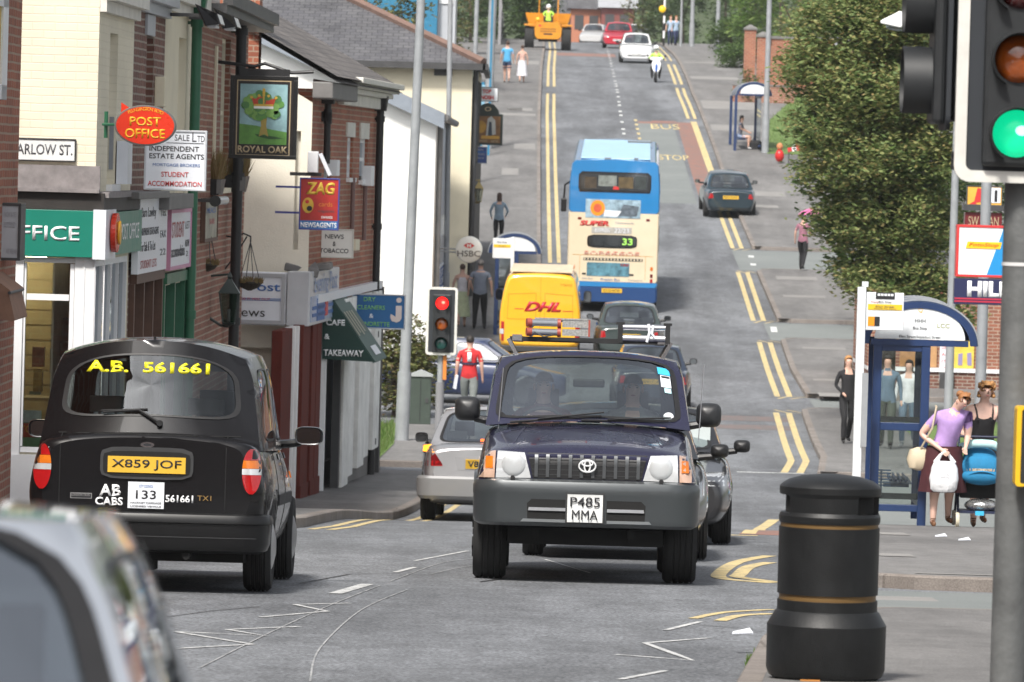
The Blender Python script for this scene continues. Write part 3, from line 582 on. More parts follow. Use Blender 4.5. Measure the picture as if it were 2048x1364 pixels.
for k in range(16): z = c-.3+k*.155; m.box(.5,6,1.585,1.6,z,z+.135)
put(m, 'slatted_back_wall', slat, b, eW.M)
m = MB(); m.box(0,.02,.14,1.6,zb,fac[2]+.2); m.box(0,6,.14,1.6,zb-.02,zb); put(m, 'room_shell', M('room_cream', (.35,.3,.2), .8), b, eW.M)
def interior(name, cols, rects, y0):
    for i, (r_, cl) in enumerate(zip(rects, cols)):
        q_ = eW.rect(*r_); m = MB(); m.box(q_[0],q_[1],y0,y0+.12,q_[2],q_[3]); put(m, name, M('card_'+str(cl), cl, .5, var=.5, vs=14), b, eW.M)
interior('card_rack', [(.05,.09,.13),(.09,.10,.11),(.14,.13,.11),(.06,.08,.09),(.16,.09,.04),(.12,.05,.04),(.2,.15,.05),(.08,.12,.09)], [(110,640,136,688),(106,690,138,735),(88,652,106,700),(86,702,104,752),(108,738,138,790),(50,700,74,740),(52,745,70,790),(44,790,66,796)], .9)
m = MB(); q_ = eW.rect(40,797,98,801); m.box(q_[0],q_[1]+.4,.2,.8,q_[2],q_[3]); put(m, 'shelf', slat, b, eW.M)
m = MB(); q_ = eW.rect(40,822,80,902); m.box(q_[0],q_[1],.16,.17,q_[2],q_[3]); po = put(m, 'window_poster', M('poster_green', (.14,.42,.22), .5, var=.4, vs=3), b, eW.M); 
m = MB(); q_ = eW.rect(40,848,76,876); m.box(q_[0],q_[1],.15,.158,q_[2],q_[3]); put(m, 'window_poster', M('poster_red', (.5,.06,.03), .5, var=.3), b, eW.M); m = MB(); q_ = eW.rect(40,822,80,846); m.box(q_[0],q_[1],.15,.158,q_[2],q_[3]); put(m, 'window_poster', M('poster_pale', (.45,.6,.62), .5, var=.4, vs=9), b, eW.M)
ltext('TOP', eW, 56, 858, 14, YELT, b, -.145, 30, bold=.012)
q_ = eW.rect(44,513,73,522); m = MB(); m.cyl((q_[0]-1.0,1.0,q_[3]+.03),(q_[1]+.02,1.0,q_[3]-.02),.045); put(m, 'strip_light', lamp_mat('strip_light', (1,.88,.6), 20), b, eW.M)
# --- dark brick terrace (estate agent) and cream stuccoed terrace
def terrace(name, label, u0, u1, mat, ops, ztop, W=wB, extra=None, cat='shop building'):
    o_ = W.M@Vector((u0,0,0)); e = thing(name, label, cat, (o_.x, o_.y, gz(o_.y))); put(wall_mb(u1, gz(o_.y)-.6, ztop, ops, .16, u0=u0), 'wall', mat, e, W.M); return e
o1 = wB.rect(290,72,305,400); e1 = terrace('shop_building', 'narrow dark brick shop with tall recess beside the post office', uA, uB, BRICK_D, [o1, (uA+.2,uB-.15,gz(66),wB.uz(296,560)[1])], zt)
window(e1, wB, o1, .15); m = MB(); l_ = wB.rect(290,30,306,71); m.box(l_[0],l_[1],-.03,-.002,l_[2],l_[3]); put(m, 'lintel', SGREY, e1, wB.M)
o2 = wB.rect(354,75,369,420); e2 = terrace('shop_building', 'cream stuccoed shop between dark brick shop and green drainpipe', uB, uC, CREAM, [o2, (uB+.2,uC-.3,gz(70),wB.uz(357,565)[1])], zt); window(e2, wB, o2, .15)
for e_, x0, x1, uu in ((PO,195,265,(0,uA)), (e1,265,327,(uA,uB)), (e2,327,392,(uB,uC))):
    z_ = wB.uz((x0+x1)/2, 12 if e_ != e1 else 9)[1]; m = MB(); m.box(uu[0],uu[1],-.16,-.003,z_+.02,z_+.25); m.box(uu[0],uu[1],-.07,-.003,z_-.10,z_+.018); put(m, 'cornice', STONEW if e_ != e1 else SGREY, e_, wB.M)
m = MB(); a_ = wB.rect(330,155,348,215,.12); m.box(a_[0],a_[0]+.32,-.12,-.002,a_[2],a_[3]); put(m, 'alarm_box', CREAM, e2, wB.M, bevel=.01)
def shopfront(e, W, u0, u1, zb, zt_, mat, door=None, ndiv=3):
    m = MB()
    for k in range(ndiv+1): u = u0+(u1-u0)*k/ndiv; m.box(u-.05,u+.05,-.06,.10,zb,zt_)
    m.box(u0,u1,-.03,.08,zb,zb+.5); m.box(u0,u1,-.08,-.002,zt_,zt_+.12); put(m, 'shopfront', mat, e, W.M)
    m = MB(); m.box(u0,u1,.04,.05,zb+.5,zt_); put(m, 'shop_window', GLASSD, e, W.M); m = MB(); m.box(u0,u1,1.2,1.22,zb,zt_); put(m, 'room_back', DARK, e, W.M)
shopfront(e1, wB, uA+.2, uB-.15, gz(67), wB.uz(296,560)[1], BROWN); shopfront(e2, wB, uB+.2, uC-.3, gz(71), wB.uz(357,560)[1], GREENP)
def wall_sign(name, label, W, rc, panel, frame, rows, off=.10, th=.07, cat='shop sign'):
    u0, u1, z0, z1 = W.rect(*rc, off); p = W.M@Vector(((u0+u1)/2, -off, z0)); e = thing(name, label, cat, p, W.ang); w2, H = (u1-u0)/2, z1-z0; e['hh'] = H; e['ww'] = w2
    m = MB(); m.box(-w2,w2,0,th,0,H); m.build('panel', panel, e)
    if frame:
        m = MB()
        for q in ((-w2,w2,-.04,0),(-w2,w2,H,H+.04),(-w2-.04,-w2,-.04,H+.04),(w2,w2+.04,-.04,H+.04)): m.box(q[0],q[1],-.015,th,q[2],q[3])
        m.build('frame', frame, e)
    for (s_, fx, fz, h, wd, mt) in rows: btext(e, s_, fx, fz, h, mt, wd)
    return e
GT = M('dull_black_lettering', (.07,.07,.08), .6); RT = M('faded_red_lettering', (.42,.12,.12), .6)
wall_sign('shop_sign', 'white estate agent sign with grey and red writing next to post office fascia', wB, (277,397,334,543), SIGNW, None, [('Barn Lawley', .33,.80,.17,.5,GT),('INDEPENDENT ESTATE AGENTS', .38,.56,.10,.6,GT),('For Sale & To Let', .33,.36,.13,.5,GT),('STUDENT LETS', .36,.12,.11,.55,RT),('TEL', .85,.8,.10,.2,GT),('FAX',.85,.5,.10,.2,GT),('22',.85,.25,.09,.2,GT)])
pinkf = M('pink_frame', (.55,.25,.38), .5)
wall_sign('shop_sign', 'white student letting sign in pink frame left of the green drainpipe', wB, (340,425,380,530), SIGNW, pinkf, [('STUDENT', .38,.68,.30,.6,RT),('accommodation', .4,.28,.22,.65,GT),('LET',.85,.75,.14,.2,GT),('NOW',.85,.4,.14,.2,GT),('2',.85,.2,.1,.1,GT)])
for (rc, e_) in (((275,383,336,397),e1),((336,388,384,418),e2)):
    q_ = wB.rect(*rc, .2); m = MB(); m.box(q_[0],q_[1],-.22,-.002,q_[2],q_[3]); put(m, 'shop_canopy', LEADG, e_, wB.M, bevel=.01)
# green drainpipe with hopper
def pipe(label, W, px0, py0, px1, py1, mat, r=.055, off=.10, hopper=True, cat='drainpipe', short=False):
    u0, z0 = W.uz(px1, py1, off); u1, z1 = W.uz(px0, py0, off); u = (u0+u1)/2; p = W.M@Vector((u,-off,0)); zb = z0 if short else gz(p.y); e = thing('drainpipe', label, cat, (p.x,p.y,zb), W.ang)
    m = MB(); m.cyl((0,0,.02),(0,0,z1-zb),r)
    for k in range(4): z = .6+(z1-zb-.8)*k/3; m.cyl((0,0,z),(0,0,z+.10),r*1.25); m.box(-.02,.02,0,off,z+.03,z+.07)
    m.build('pipe', mat, e)
    if hopper: m = MB(); m.loft([[(-.1,-.09,z1-zb-.02),(.1,-.09,z1-zb-.02),(.1,.09,z1-zb-.02),(-.1,.09,z1-zb-.02)],[(-.16,-.12,z1-zb+.22),(.16,-.12,z1-zb+.22),(.16,.1,z1-zb+.22),(-.16,.1,z1-zb+.22)]],0,False); m.build('hopper', mat, e, bevel=.01)
    return e
pipe('green cast drainpipe between cream shop and brick pub', wB, 394, 20, 381, 600, GREENP, .062, .11)
# --- projecting signs of these shops
e = thing('post_office_sign', 'red oval post office sign with yellow lettering on green bracket', 'sign', at(291,251,58.5)); s = ppm(58.5)
m = MB(); m.lathe([(.001,-.05),(60/s,-.05),(62/s,-.035),(62/s,.035),(60/s,.05),(.001,.05)], 48, axis='Y', sm=False); m.xf(Matrix.Diagonal((1,1,.66,1))); m.build('rim', M('grey_rim', (.2,.21,.2), .4, .6), e)
m = MB(); m.lathe([(.001,-.056),(58/s,-.056),(58/s,.056),(.001,.056)], 48, axis='Y', sm=False); m.xf(Matrix.Diagonal((1,1,.645,1))); m.build('face', POSTR, e)
text('POST', 18/s, YELT, e, (0,-.057,8/s), 0, 62/s, bold=.015); text('OFFICE', 19/s, YELT, e, (0,-.057,-16/s), 0, 80/s, bold=.015)
for i, ch in enumerate('PLUNGINGTON ROAD'):
    if ch == ' ': continue
    t_ = R(128-76*i/15); r1, r2 = 53/s, 33/s; tx = text(ch, 6.5/s, YELT, e, (r1*math.cos(t_)*1.0, -.057, r2*math.sin(t_)), 0, None); tx.rotation_euler = (0, -(math.pi/2-t_)*-0.62, 0)
bb = at(205,249,59.5)-at(291,251,58.5); m = MB(); m.tube([(-60/s,0,0),(-86/s,.1,.0),(-86/s,1.2,.0)],.014); m.cyl((-86/s,.5,-.13),(-86/s,.5,.13),.02); m.build('bracket', GREENP, e)
m = MB(); m.add([(-50/s,.03,45/s),(-20/s,.03,26/s),(-50/s,.03,20/s),(-50/s,.05,45/s),(-20/s,.05,26/s),(-50/s,.05,20/s)],[(0,1,2),(5,4,3),(0,3,4,1),(1,4,5,2),(2,5,3,0)]); m.build('pennant', POSTR, e)
e = board('estate_agent_sign', 'white estate agent sign reading student accommodation in red', 'sign', (287,260,411,381), 62.5, SIGNW, M('sign_rim', (.5,.52,.55), .4), .02, .12)
btext(e, 'SALE', .60, .875, .10, GT, .24); btext(e, 'L', .80, .89, .15, GT, .07); btext(e, 'TD', .905, .865, .10, GT, .12)
btext(e, 'INDEPENDENT', .48, .69, .085, TXTK, .80, bold=.012); btext(e, 'ESTATE AGENTS', .52, .565, .085, TXTK, .88, bold=.012); btext(e, 'MORTGAGE BROKERS', .52, .42, .05, TXTB, .76); btext(e, 'STUDENT', .50, .265, .085, TXTR, .44, bold=.014); btext(e, 'ACCOMMODATION', .50, .11, .085, TXTR, .87, bold=.014)
bshape(e, [[(.35,.785),(.95,.785),(.95,.792),(.35,.792)]], 'rule', GT)
m = MB(); m.box(-.62,-.5,.13,.8,.05,.5); m.build('bracket', SIGNW, e); m = MB(); s=ppm(62.5); m.box(-.70,-.655,.1,.14,.2,.75); m.build('bracket', GREYST, e)
p_ = at(150,320,60.5); e = board('street_nameplate', 'white street nameplate reading Barlow St on cream wall', 'street sign', (-12,276,151,322), 60.47, M('enamel_white', (.72,.73,.72), .35, var=.12, vs=9), TXTK, .012, .02)
btext(e, 'BARLOW ST.', .585, .52, .46, M('nameplate_lettering', (.09,.09,.10), .6), .75, bold=.012)

# --- pub (Royal Oak)
wP = Wall((-3.93,73.25), (-3.80,84)); zP = wP.uz(440,42)[1]
opA = wP.rect(441,75,458,375)
pub = terrace('pub', 'brown brick pub with black pipe, eaves floodlights and window boxes', 0, wP.L, BRICK_M, [opA], zP, wP, cat='pub')
window(pub, wP, opA, .12, frame=CREAM)
m = MB(); u_ = wP.uz(425,200)[0]; m.box(u_+.2,u_+.45,-.03,-.002,wP.uz(425,370)[1],wP.uz(425,90)[1]); put(m, 'pilaster', CREAM, pub, wP.M)
m = MB(); m.box(-.1,wP.L,-.35,.3,zP,zP+.12); m.box(-.1,wP.L,-.42,-.30,zP+.10,zP+.26); put(m, 'eaves', DKGREY, pub, wP.M)
m = MB(); m.loft([[(-.1,-.35,zP+.2),(wP.L,-.35,zP+.2)],[(-.1,4,zP+2.6),(wP.L,4,zP+2.6)]],0,False,(False,False),closed=False); put(m, 'roof', SLATE, pub, wP.M)
m = MB(); m.quad((wP.L,0,zP-8),(wP.L,5,zP-8),(wP.L,5,zP+2.8),(wP.L,0,zP)); m.quad((0,5,zP-8),(0,0,zP-8),(0,0,zP),(0,5,zP+2.8)); put(m, 'wall', BRICK_M, pub, wP.M)
p_ = at(503,10,86); m = MB(); m.box(p_.x-.45,p_.x+.12,86,86.9,p_.z-1.2,p_.z+1.5); put(m, 'chimney', BRICK_R, pub)
for i, (px, py) in enumerate(((418,38),(452,44))):
    u, z = wP.uz(px, py, .45); o_ = wP.M@Vector((u,-.45,z)); e = thing('floodlight', ('black floodlight under the pub eaves beside the green pipe' if i == 0 else 'black floodlight under the pub eaves next to the black downpipe'), 'floodlight', o_, wP.ang, 'floodlights under the pub eaves')
    m = MB(); m.loft([[(-.42,-.12,.05),(.42,-.12,.05),(.42,.14,.16),(-.42,.14,.16)],[(-.38,-.16,-.06),(.38,-.16,-.06),(.38,.02,-.09),(-.38,.02,-.09)]],0,False); m.build('housing', BLACKG, e, bevel=.02); m = MB(); m.box(-.3,.3,-.10,.0,-.10,-.075); m.build('lens', SIGNW, e); m = MB(); m.box(-.02,.02,.1,.44,.02,.06); m.build('bracket', DKGREY, e)
pipe('black downpipe at the far end of the brick pub', wP, 483, 40, 470, 600, BLACK, .07, .14)
HERB = leafmat('dry_planting', [(.20,.13,.05),(.28,.19,.08),(.16,.15,.05)])
for i, (x0, x1, y0, y1, lb) in enumerate(((402,443,358,390,'black window box with dry grasses nearest the estate agent sign'),(440,492,352,384,'black window box with tall dry grasses below the pub picture sign'))):
    Yb = 76.5 if i == 0 else 80; s = ppm(Yb); c = at((x0+x1)/2, y1, Yb); e = thing('window_box', lb, 'window box', c, 0, 'pub window boxes'); w2, h = (x1-x0)/s/2, (y1-y0)/s
    m = MB(); m.loft([[(-w2*.9,-.12,0),(w2*.75,-.12,0),(w2*.75,1.0,0),(-w2*.9,1.0,0)],[(-w2,-.15,h),(w2,-.15,h),(w2,1.05,h),(-w2,1.05,h)]],0,False); m.build('trough', BLACK, e, bevel=.008); m = MB(); m.box(w2*.55,w2*.98,-.165,-.14,.02,h*.98); m.build('end_panel', LEADG, e)
    m = MB(); random.seed(i)
    for _ in range(520):
        x, y = random.uniform(-w2*.9,w2*.85), random.uniform(-.1,.95); h2 = random.uniform(.12,.42); dx, dy = random.uniform(-.12,.12), random.uniform(-.12,.12); t = random.uniform(-.012,.012)
        m.add([(x-.012,y,h),(x+.012,y+t,h),(x+dx,y+dy,h+h2)],[(0,1,2)])
    m.build('planting', HERB, e, fix=False)
u0,u1,z0,z1 = wP.rect(408,398,436,480,.05)
e = wall_sign('menu_board', 'framed faded poster board on the pub wall', wP, (409,402,434,476), M('faded_poster', (.36,.34,.27), .6, var=.5, vs=3), BROWN, [('MEALS', .5,.75,.15,.7,TXTB),('BAR', .6,.45,.15,.4,RT)], .05, .045)
u_, z_ = wP.uz(432,402,.25); o_ = wP.M@Vector((u_,-.25,z_)); e = thing('floodlight', 'silver tube lamp over the pub poster board', 'lamp', o_, wP.ang); m = MB(); m.cyl((-.1,0,0),(1.8,0,.0),.055); m.build('tube', ALU, e); m = MB(); m.cyl((-.2,0,0),(-.1,0,0),.07); m.build('end_cap', BLACK, e); m = MB(); m.box(.3,.34,0,.25,-.02,.02); m.box(1.5,1.54,0,.25,-.02,.02); m.build('bracket', DKGREY, e)
def hanging_basket(lb, px, py, Y, rad, reach):
    c = at(px, py, Y); e = thing('hanging_basket', lb, 'hanging basket', c, 0, 'hanging baskets on the pub'); m = MB(); m.lathe([(.02,-rad*.6),(rad*.7,-rad*.35),(rad,0),(rad*.9,0.02)],18); m.build('basket', M('dark_moss', (.035,.028,.018), .95, var=.4, vs=20, bump=.8, bs=30), e)
    m = MB()
    for k in range(4): t = k*1.57+.4; m.cyl((rad*.9*math.cos(t),rad*.9*math.sin(t),0),(0,0,.55),.006,n=5)
    m.build('chains', DKGREY, e); m = MB(); m.tube([(0,0,.55),(0,0,.62),(-.1,0,.66),(-reach*.5,0,.6),(-reach,0,.62)],.012); m.tube([(-reach,0,.15),(-reach*.5,0,.4),(-.05,0,.62)],.01); m.build('bracket', BLACK, e)
    m = MB(); random.seed(5)
    for _ in range(160):
        t, r_ = random.uniform(0,6.28), rad*math.sqrt(random.random()); x, y = r_*math.cos(t), r_*math.sin(t); m.add([(x-.02,y,0),(x+.02,y,0),(x+random.uniform(-.06,.06),y+random.uniform(-.06,.06),random.uniform(.02,.10))],[(0,1,2)])
    m.build('planting', HERB, e, fix=False)
hanging_basket('dark hanging basket beside the black downpipe', 499, 566, 80, .17, .35); hanging_basket('dark hanging basket on the brick wall above the wall lantern', 414, 530, 76, .14, .2)
# wall lantern
def lantern(lb, px, py, Y, k, mat, glz, reach=.45, side=-1):
    c = at(px, py, Y); e = thing('wall_lantern', lb, 'lantern', c); m = MB()
    sq = lambda a, z: [(-a,-a,z),(a,-a,z),(a,a,z),(-a,a,z)]
    m.loft([sq(.22*k,.62*k),sq(.20*k,.65*k),sq(.07*k,.85*k),sq(.05*k,.9*k)],0,False); m.loft([sq(.03*k,.9*k),sq(.05*k,.95*k),sq(.01*k,1.05*k)],0,False); m.loft([sq(.03*k,-.05*k),sq(.12*k,0),sq(.13*k,.03*k)],0,False)
    for sx in (-1,1):
        for sy in (-1,1): m.cyl((sx*.115*k,sy*.115*k,.02*k),(sx*.195*k,sy*.195*k,.63*k),.012*k,n=6)
    m.build('frame', mat, e); m = MB(); m.loft([sq(.11*k,.035*k),sq(.19*k,.618*k)],0,False); m.build('glazing', glz, e); m = MB(); m.cyl((0,0,.05*k),(0,0,.3*k),.03*k); m.build('bulb', SIGNW, e)
    m = MB(); m.tube([(0,0,-.05*k),(side*.1,0,-.02),(side*reach,0,.3*k)],.018); m.tube([(0,0,1.0*k),(side*reach*.6,0,.95*k),(side*reach,0,.8*k)],.014); m.build('bracket', mat, e); return e
lantern('black wall lantern with cloudy panes on the pub', 457, 648, 77, .64, M('lantern_green', (.02,.035,.033), .35), glass('cloudy_pane', (.45,.45,.42), .8, .12))
# pub picture sign
e = board('pub_sign', 'hanging pub sign with oak tree and crown reading Royal Oak', 'pub sign', (457,152,592,318), 77, M('pub_sign_black', (.016,.013,.012), .3), M('pub_sign_edge', (.008,.008,.008), .35), .05, .10)
GOLD = M('sign_gold', (.42,.33,.20), .5, var=.1)
def rectp(a, b, c, d): return [(a,c),(b,c),(b,d),(a,d)]
bshape(e, [rectp(.10,.90,.04,.052),rectp(.10,.90,.935,.948),rectp(.10,.115,.05,.94),rectp(.885,.90,.05,.94)], 'gold_border', GOLD)
bshape(e, [rectp(.15,.85,.175,.90)], 'picture', M('picture_sky', (.25,.42,.45), .5, var=.35, vs=4), -.004)
bshape(e, [[(.15,.176),(.85,.176),(.85,.33),(.6,.36),(.4,.40),(.15,.42)]], 'picture_field', M('picture_field', (.10,.26,.05), .5, var=.4, vs=6), -.007)
bshape(e, [[(.38,.30),(.70,.27),(.80,.25),(.6,.24),(.42,.27)]], 'picture_shade', M('picture_dark_green', (.02,.07,.02), .5), -.009)
bshape(e, [[(.44,.27),(.47,.40),(.455,.55),(.56,.55),(.545,.40),(.58,.27),(.52,.30)]], 'picture_trunk', M('picture_trunk', (.33,.25,.06), .5, var=.3, vs=9), -.011)
cr = []; random.seed(3)
for _ in range(46): t_, q_ = random.uniform(0,6.28), math.sqrt(random.random()); x, y = .5+.27*q_*math.cos(t_), .65+.16*q_*math.sin(t_); cr.append(ell(x,y,.062,.045,9))
bshape(e, cr[:16], 'picture_leaves', M('picture_leaf_a', (.09,.24,.05), .5, var=.3, vs=9), -.0125); bshape(e, cr[16:32], 'picture_leaves', M('picture_leaf_b', (.17,.34,.08), .5, var=.3, vs=9), -.0145); bshape(e, cr[32:], 'picture_leaves', M('picture_leaf_c', (.07,.20,.06), .5, var=.3, vs=9), -.0165)
bshape(e, [[(.36,.63),(.64,.63),(.68,.74),(.62,.72),(.57,.76),(.50,.74),(.43,.76),(.38,.72),(.32,.74)]], 'picture_crown', M('picture_crown_red', (.45,.05,.02), .5, var=.2), -.020)
bshape(e, [rectp(.355,.645,.605,.635)], 'picture_crown_band', M('picture_ermine', (.75,.75,.72), .5), -.023)
bshape(e, [rectp(.36,.64,.635,.66)]+[ell(x,y,.022,.018,8) for x, y in ((.32,.74),(.43,.76),(.57,.76),(.68,.74),(.5,.80),(.5,.77),(.5,.83))]+[[(.49,.66),(.51,.66),(.515,.85),(.485,.85)]], 'picture_crown_gold', M('picture_gold', (.55,.36,.05), .4), -.024)
btext(e, 'ROYAL OAK', .5, .115, .085, GOLD, .74, y=-.003, bold=.03)
H, W2 = e['hh'], e['ww']; m = MB(); m.tube([(-W2-.22,.05,H+.17),(-W2+.3,.05,H+.12),(0,.05,H+.16),(W2*.8,.05,H+.05),(W2*1.45,.05,H+.07)],.022); m.box(-W2*.75,W2*.75,.02,.08,H,H+.09); m.build('bracket', BLACK, e)

# --- cream fronted newsagent block with brick bay
_w = Wall((-2.95,86),(-2.2,99)); _x = _w.uz(756,400)[0]; wD = Wall((-2.95,86), tuple((_w.a+_w.t*_x)[:2])); zD = wD.uz(690,208)[1]; eD = Wall((-11,86),(-2.95,86)); g0 = gz(92)-.5
newsb = thing('newsagent_building', 'cream rendered block with red brick side, white cornice and slate roof', 'building', (-2.95,86,gz(86)))
uD = wD.uz(661,300)[0]; ow1 = wD.rect(646,285,662,420); zsf = wD.uz(700,585)[1]
ow2 = wD.rect(696,246,708,360); ow3 = wD.rect(721,246,736,360); ow4 = wD.rect(600,262,613,480)
ops = [wD.rect(648,282,661,400), wD.rect(694,275,706,355), wD.rect(719,278,735,360), (.3,wD.L-.2,gz(94),zsf-.1)]
put(wall_mb(wD.L, g0, zD+.3, ops, .16), 'wall', BRICK_R, newsb, wD.M)
for o_ in ops[:3]: window(newsb, wD, o_, .1)
for rc in ((692,245,707,274),(719,246,735,278)): q_ = wD.rect(*rc); m = MB(); m.box(q_[0]-.05,q_[1]+.05,-.03,-.002,q_[2],q_[3]); put(m, 'lintel', STONEW, newsb, wD.M)
jo = eD.rect(589,262,599,500); 
zE = eD.uz(620,205)[1]; m = wall_mb(8.05, g0, zE, [jo, (5.2,7.9,g0,eD.uz(540,640)[1]-.4)], .12); m.add([(0,0,zE),(8.05,0,zE),(8.05-4.5,0,zE+2.55),(0,0,zE+2.55)],[(0,1,2,3)]); put(m, 'wall', M('pale_cream_render', (.76,.72,.61), .8, var=.1, vs=1.5, bump=.25), newsb, eD.M)
m = MB(); m.box(jo[0],jo[1],.11,.12,jo[2],jo[3]); put(m, 'blocked_window', STONEW, newsb, eD.M)
m = MB(); m.box(5.2,7.9,.3,.32,g0,eD.uz(540,640)[1]); put(m, 'wall', M('pale_cream_render', 0), newsb, eD.M)
# eaves, gutter and cornice
m = MB(); m.box(-.1,uD+1.0,-.30,-.002,zD+.02,zD+.26); put(m, 'gutter', LEADG, newsb, wD.M, bevel=.02)
for k, (o0, o1_, za, zb_) in enumerate(((-.10,0,-.02,.16),(-.20,0,.16,.24),(-.30,0,.24,.31),(-.38,0,.31,.40))): m = MB(); m.box(uD+1.0,wD.L+.1,o0,-.002,zD+za,zD+zb_-.004); put(m, 'cornice', STONEW, newsb, wD.M, bevel=.012)
m = MB(); ry = 4.4
m.loft([[(-.15,-.36,zD+.34),(wD.L+.05,-.36,zD+.34)],[(-.15,ry,zD+2.95),(wD.L+.05,ry,zD+2.95)]],0,False,(False,False),closed=False); m.loft([[(-.15,-.36,zD+.26),(wD.L+.05,-.36,zD+.26)],[(-.15,ry,zD+2.87),(wD.L+.05,ry,zD+2.87)]],0,False,(False,False),closed=False); put(m, 'roof', SLATE2, newsb, wD.M)
m = MB(); m.quad((wD.L,0,g0),(wD.L,8,g0),(wD.L,8,zD+.3),(wD.L,0,zD+.3)); put(m, 'wall', BRICK_R, newsb, wD.M)
# box sign of the newsagent: end face towards us, long face along the street
Yb = 85.6; q0 = at(575,545,Yb); q1 = at(470,648,Yb); e = thing('newsagent_sign', 'white lightbox sign reading Post News on the cream block', 'shop sign', (q0.x, Yb, q1.z)); H = q0.z-q1.z; Wd = q0.x-q1.x
m = MB(); m.box(-Wd-.3,0,-.18,.2,0,H); m.build('end_box', SIGNW, e, bevel=.015); 
zz0 = wD.uz(580,652)[1]; m = MB(); _lb = wD.uz(668,580)[0]+.3; m.box(.02,.34,-.22,_lb,-.0,H+.02); bx = m.build('long_box', M('lightbox_grey', (.55,.57,.6), .3, var=.08), e, bevel=.015); bx.rotation_euler = (0,0,wD.ang-R(90))
m = MB(); m.box(-Wd-.28,-.02,-.205,-.181,.02,.07); m.box(-Wd-.28,-.02,-.205,-.181,H-.07,H-.02); m.box(-.07,-.02,-.205,-.181,.07,H-.07); m.build('trim', M('grey_trim', (.4,.41,.43), .4), e)
s = ppm(Yb); text('g Post', 23/s, TXTB, e, (-.42,-.185,H*.70), 0, .66, bold=.012); text('News', 18/s, TXTK, e, (-.55,-.185,H*.24), 0, .50)
m = MB(); m.box(-.80,-.08,-.186,-.181,H*.46,H*.475); m.box(-.80,-.08,-.186,-.181,H*.49,H*.505); m.build('blue_rules', TXTB, e); text('MISS IT MISS OUT', 4.5/s, TXTR, e, (-.46,-.187,H*.49), 0, .46)
a9 = wD.ang-R(90)
def on_long(mb, name, mat): o_ = mb.build(name, mat, e); o_.rotation_euler = (0,0,a9)
m = MB(); m.box(.341,.352,.0,_lb-.1,.05,H*.55); on_long(m, 'long_panel', M('pale_blue_panel', (.36,.45,.62), .3, var=.3, vs=2)); m = MB(); m.box(.353,.362,.2,_lb-.2,.12,.17); m.box(.353,.362,.2,_lb-.2,.22,.27); m.box(.353,.362,.9,2.1,.05,H*.5); on_long(m, 'blue_rules', TXTB); m = MB(); m.box(.353,.364,2.2,2.6,.1,.3); on_long(m, 'red_mark', TXTR)
tx = text('Evening Post', .36, M('faint_blue_lettering', (.2,.27,.45), .5), e, (0,0,0), 0, _lb*.8); tx.rotation_euler = (0,0,wD.ang); tx.location = Matrix.Rotation(a9,3,'Z')@Vector((.355,_lb*.5,H*.74))
p_ = at(585,533,86.2); m = MB(); m.obox((p_.x+.1,86.5,p_.z),(.5,1.0,.12),(.1,.2,.1)); m.obox((p_.x+.3,87.5,p_.z-.02),(.45,1.2,.10),(0,-.1,.0)); put(m, 'lead_flashing', LEADG, newsb, bevel=.02)
# shopfronts below
MAR = MAROON; m = MB(); sf = lambda px, py=700: wD.uz(px, py)[0]
for a_, b_ in ((sf(560),sf(580)),(sf(602),sf(616)),(sf(621),sf(629)),(sf(630),sf(639))):
    m = MB(); m.box(a_,b_,-.03,.12,gz(92)-.1,zz0-.03); m.box(a_-.03,b_+.03,-.05,-.03,gz(92)-.1,gz(92)+.45); put(m, 'maroon_pilaster', MAR, newsb, wD.M, bevel=.01)
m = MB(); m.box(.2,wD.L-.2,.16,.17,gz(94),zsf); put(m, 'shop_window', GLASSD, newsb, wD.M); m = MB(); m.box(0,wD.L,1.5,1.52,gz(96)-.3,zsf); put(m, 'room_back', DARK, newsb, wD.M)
m = MB()
for a_ in (586,594,650): u = sf(a_); m = MB(); m.box(u,u+.13,-.02,.12,gz(92),zz0-.03); put(m, 'white_frame', WHITE, newsb, wD.M)
pan = M('weathered_white_panel', (.80,.80,.77), .75, var=.25, vs=2.0, bump=.1); m = MB(); us = [sf(667,800)+k*(wD.L-sf(667,800)-.15)/5 for k in range(6)]
for k in range(5):
    zb_ = gz(97)+.22+.13*k*.6; m.box(us[k]+.02,us[k+1]-.30,-.15 if k % 2 == 0 else -.10,-.05,zb_,zsf-.05)
put(m, 'white_panelling', pan, newsb, wD.M, bevel=.01)
for q_ in ((us[0]-.25,us[0]-.05,-.12,.0,gz(96),zsf-.05),(wD.L-.14,wD.L+.06,-.14,.05,gz(98)-.1,zsf)): m = MB(); m.box(*q_); put(m, 'dark_post', DKGREY, newsb, wD.M)
m = MB(); m.box(us[0]-.05,wD.L-.14,-.04,.02,gz(97)-.2,gz(97)+.5); put(m, 'plinth', LEADG, newsb, wD.M); m = MB(); m.box(.5,wD.L,-.12,-.002,zsf-.02,zsf+.10); put(m, 'string_course', SIGNW, newsb, wD.M)
pipe('black downpipe at the far corner of the brick bay', wD, 765, 220, 748, 560, BLACK, .06, .09, cat='drainpipe'); pipe('black downpipe beside the white sash window of the brick bay', wD, 657, 205, 652, 330, BLACK, .05, .09, short=True)
q_ = wD.rect(742,332,760,372,.15); m = MB(); m.box(q_[0],q_[0]+.55,-.16,-.002,q_[2],q_[3]); put(m, 'alarm_box', WHITE, newsb, wD.M, bevel=.01)
q_ = wD.rect(675,320,686,352,.15); m = MB(); m.box(q_[0],q_[0]+.4,-.15,-.002,q_[2],q_[3]); put(m, 'alarm_box', WHITE, newsb, wD.M, bevel=.01)
q_ = wD.rect(712,478,732,500,.15); m = MB(); m.box(q_[0],q_[0]+.7,-.15,-.002,q_[2],q_[3]); put(m, 'vent_box', CREAM, newsb, wD.M, bevel=.01)
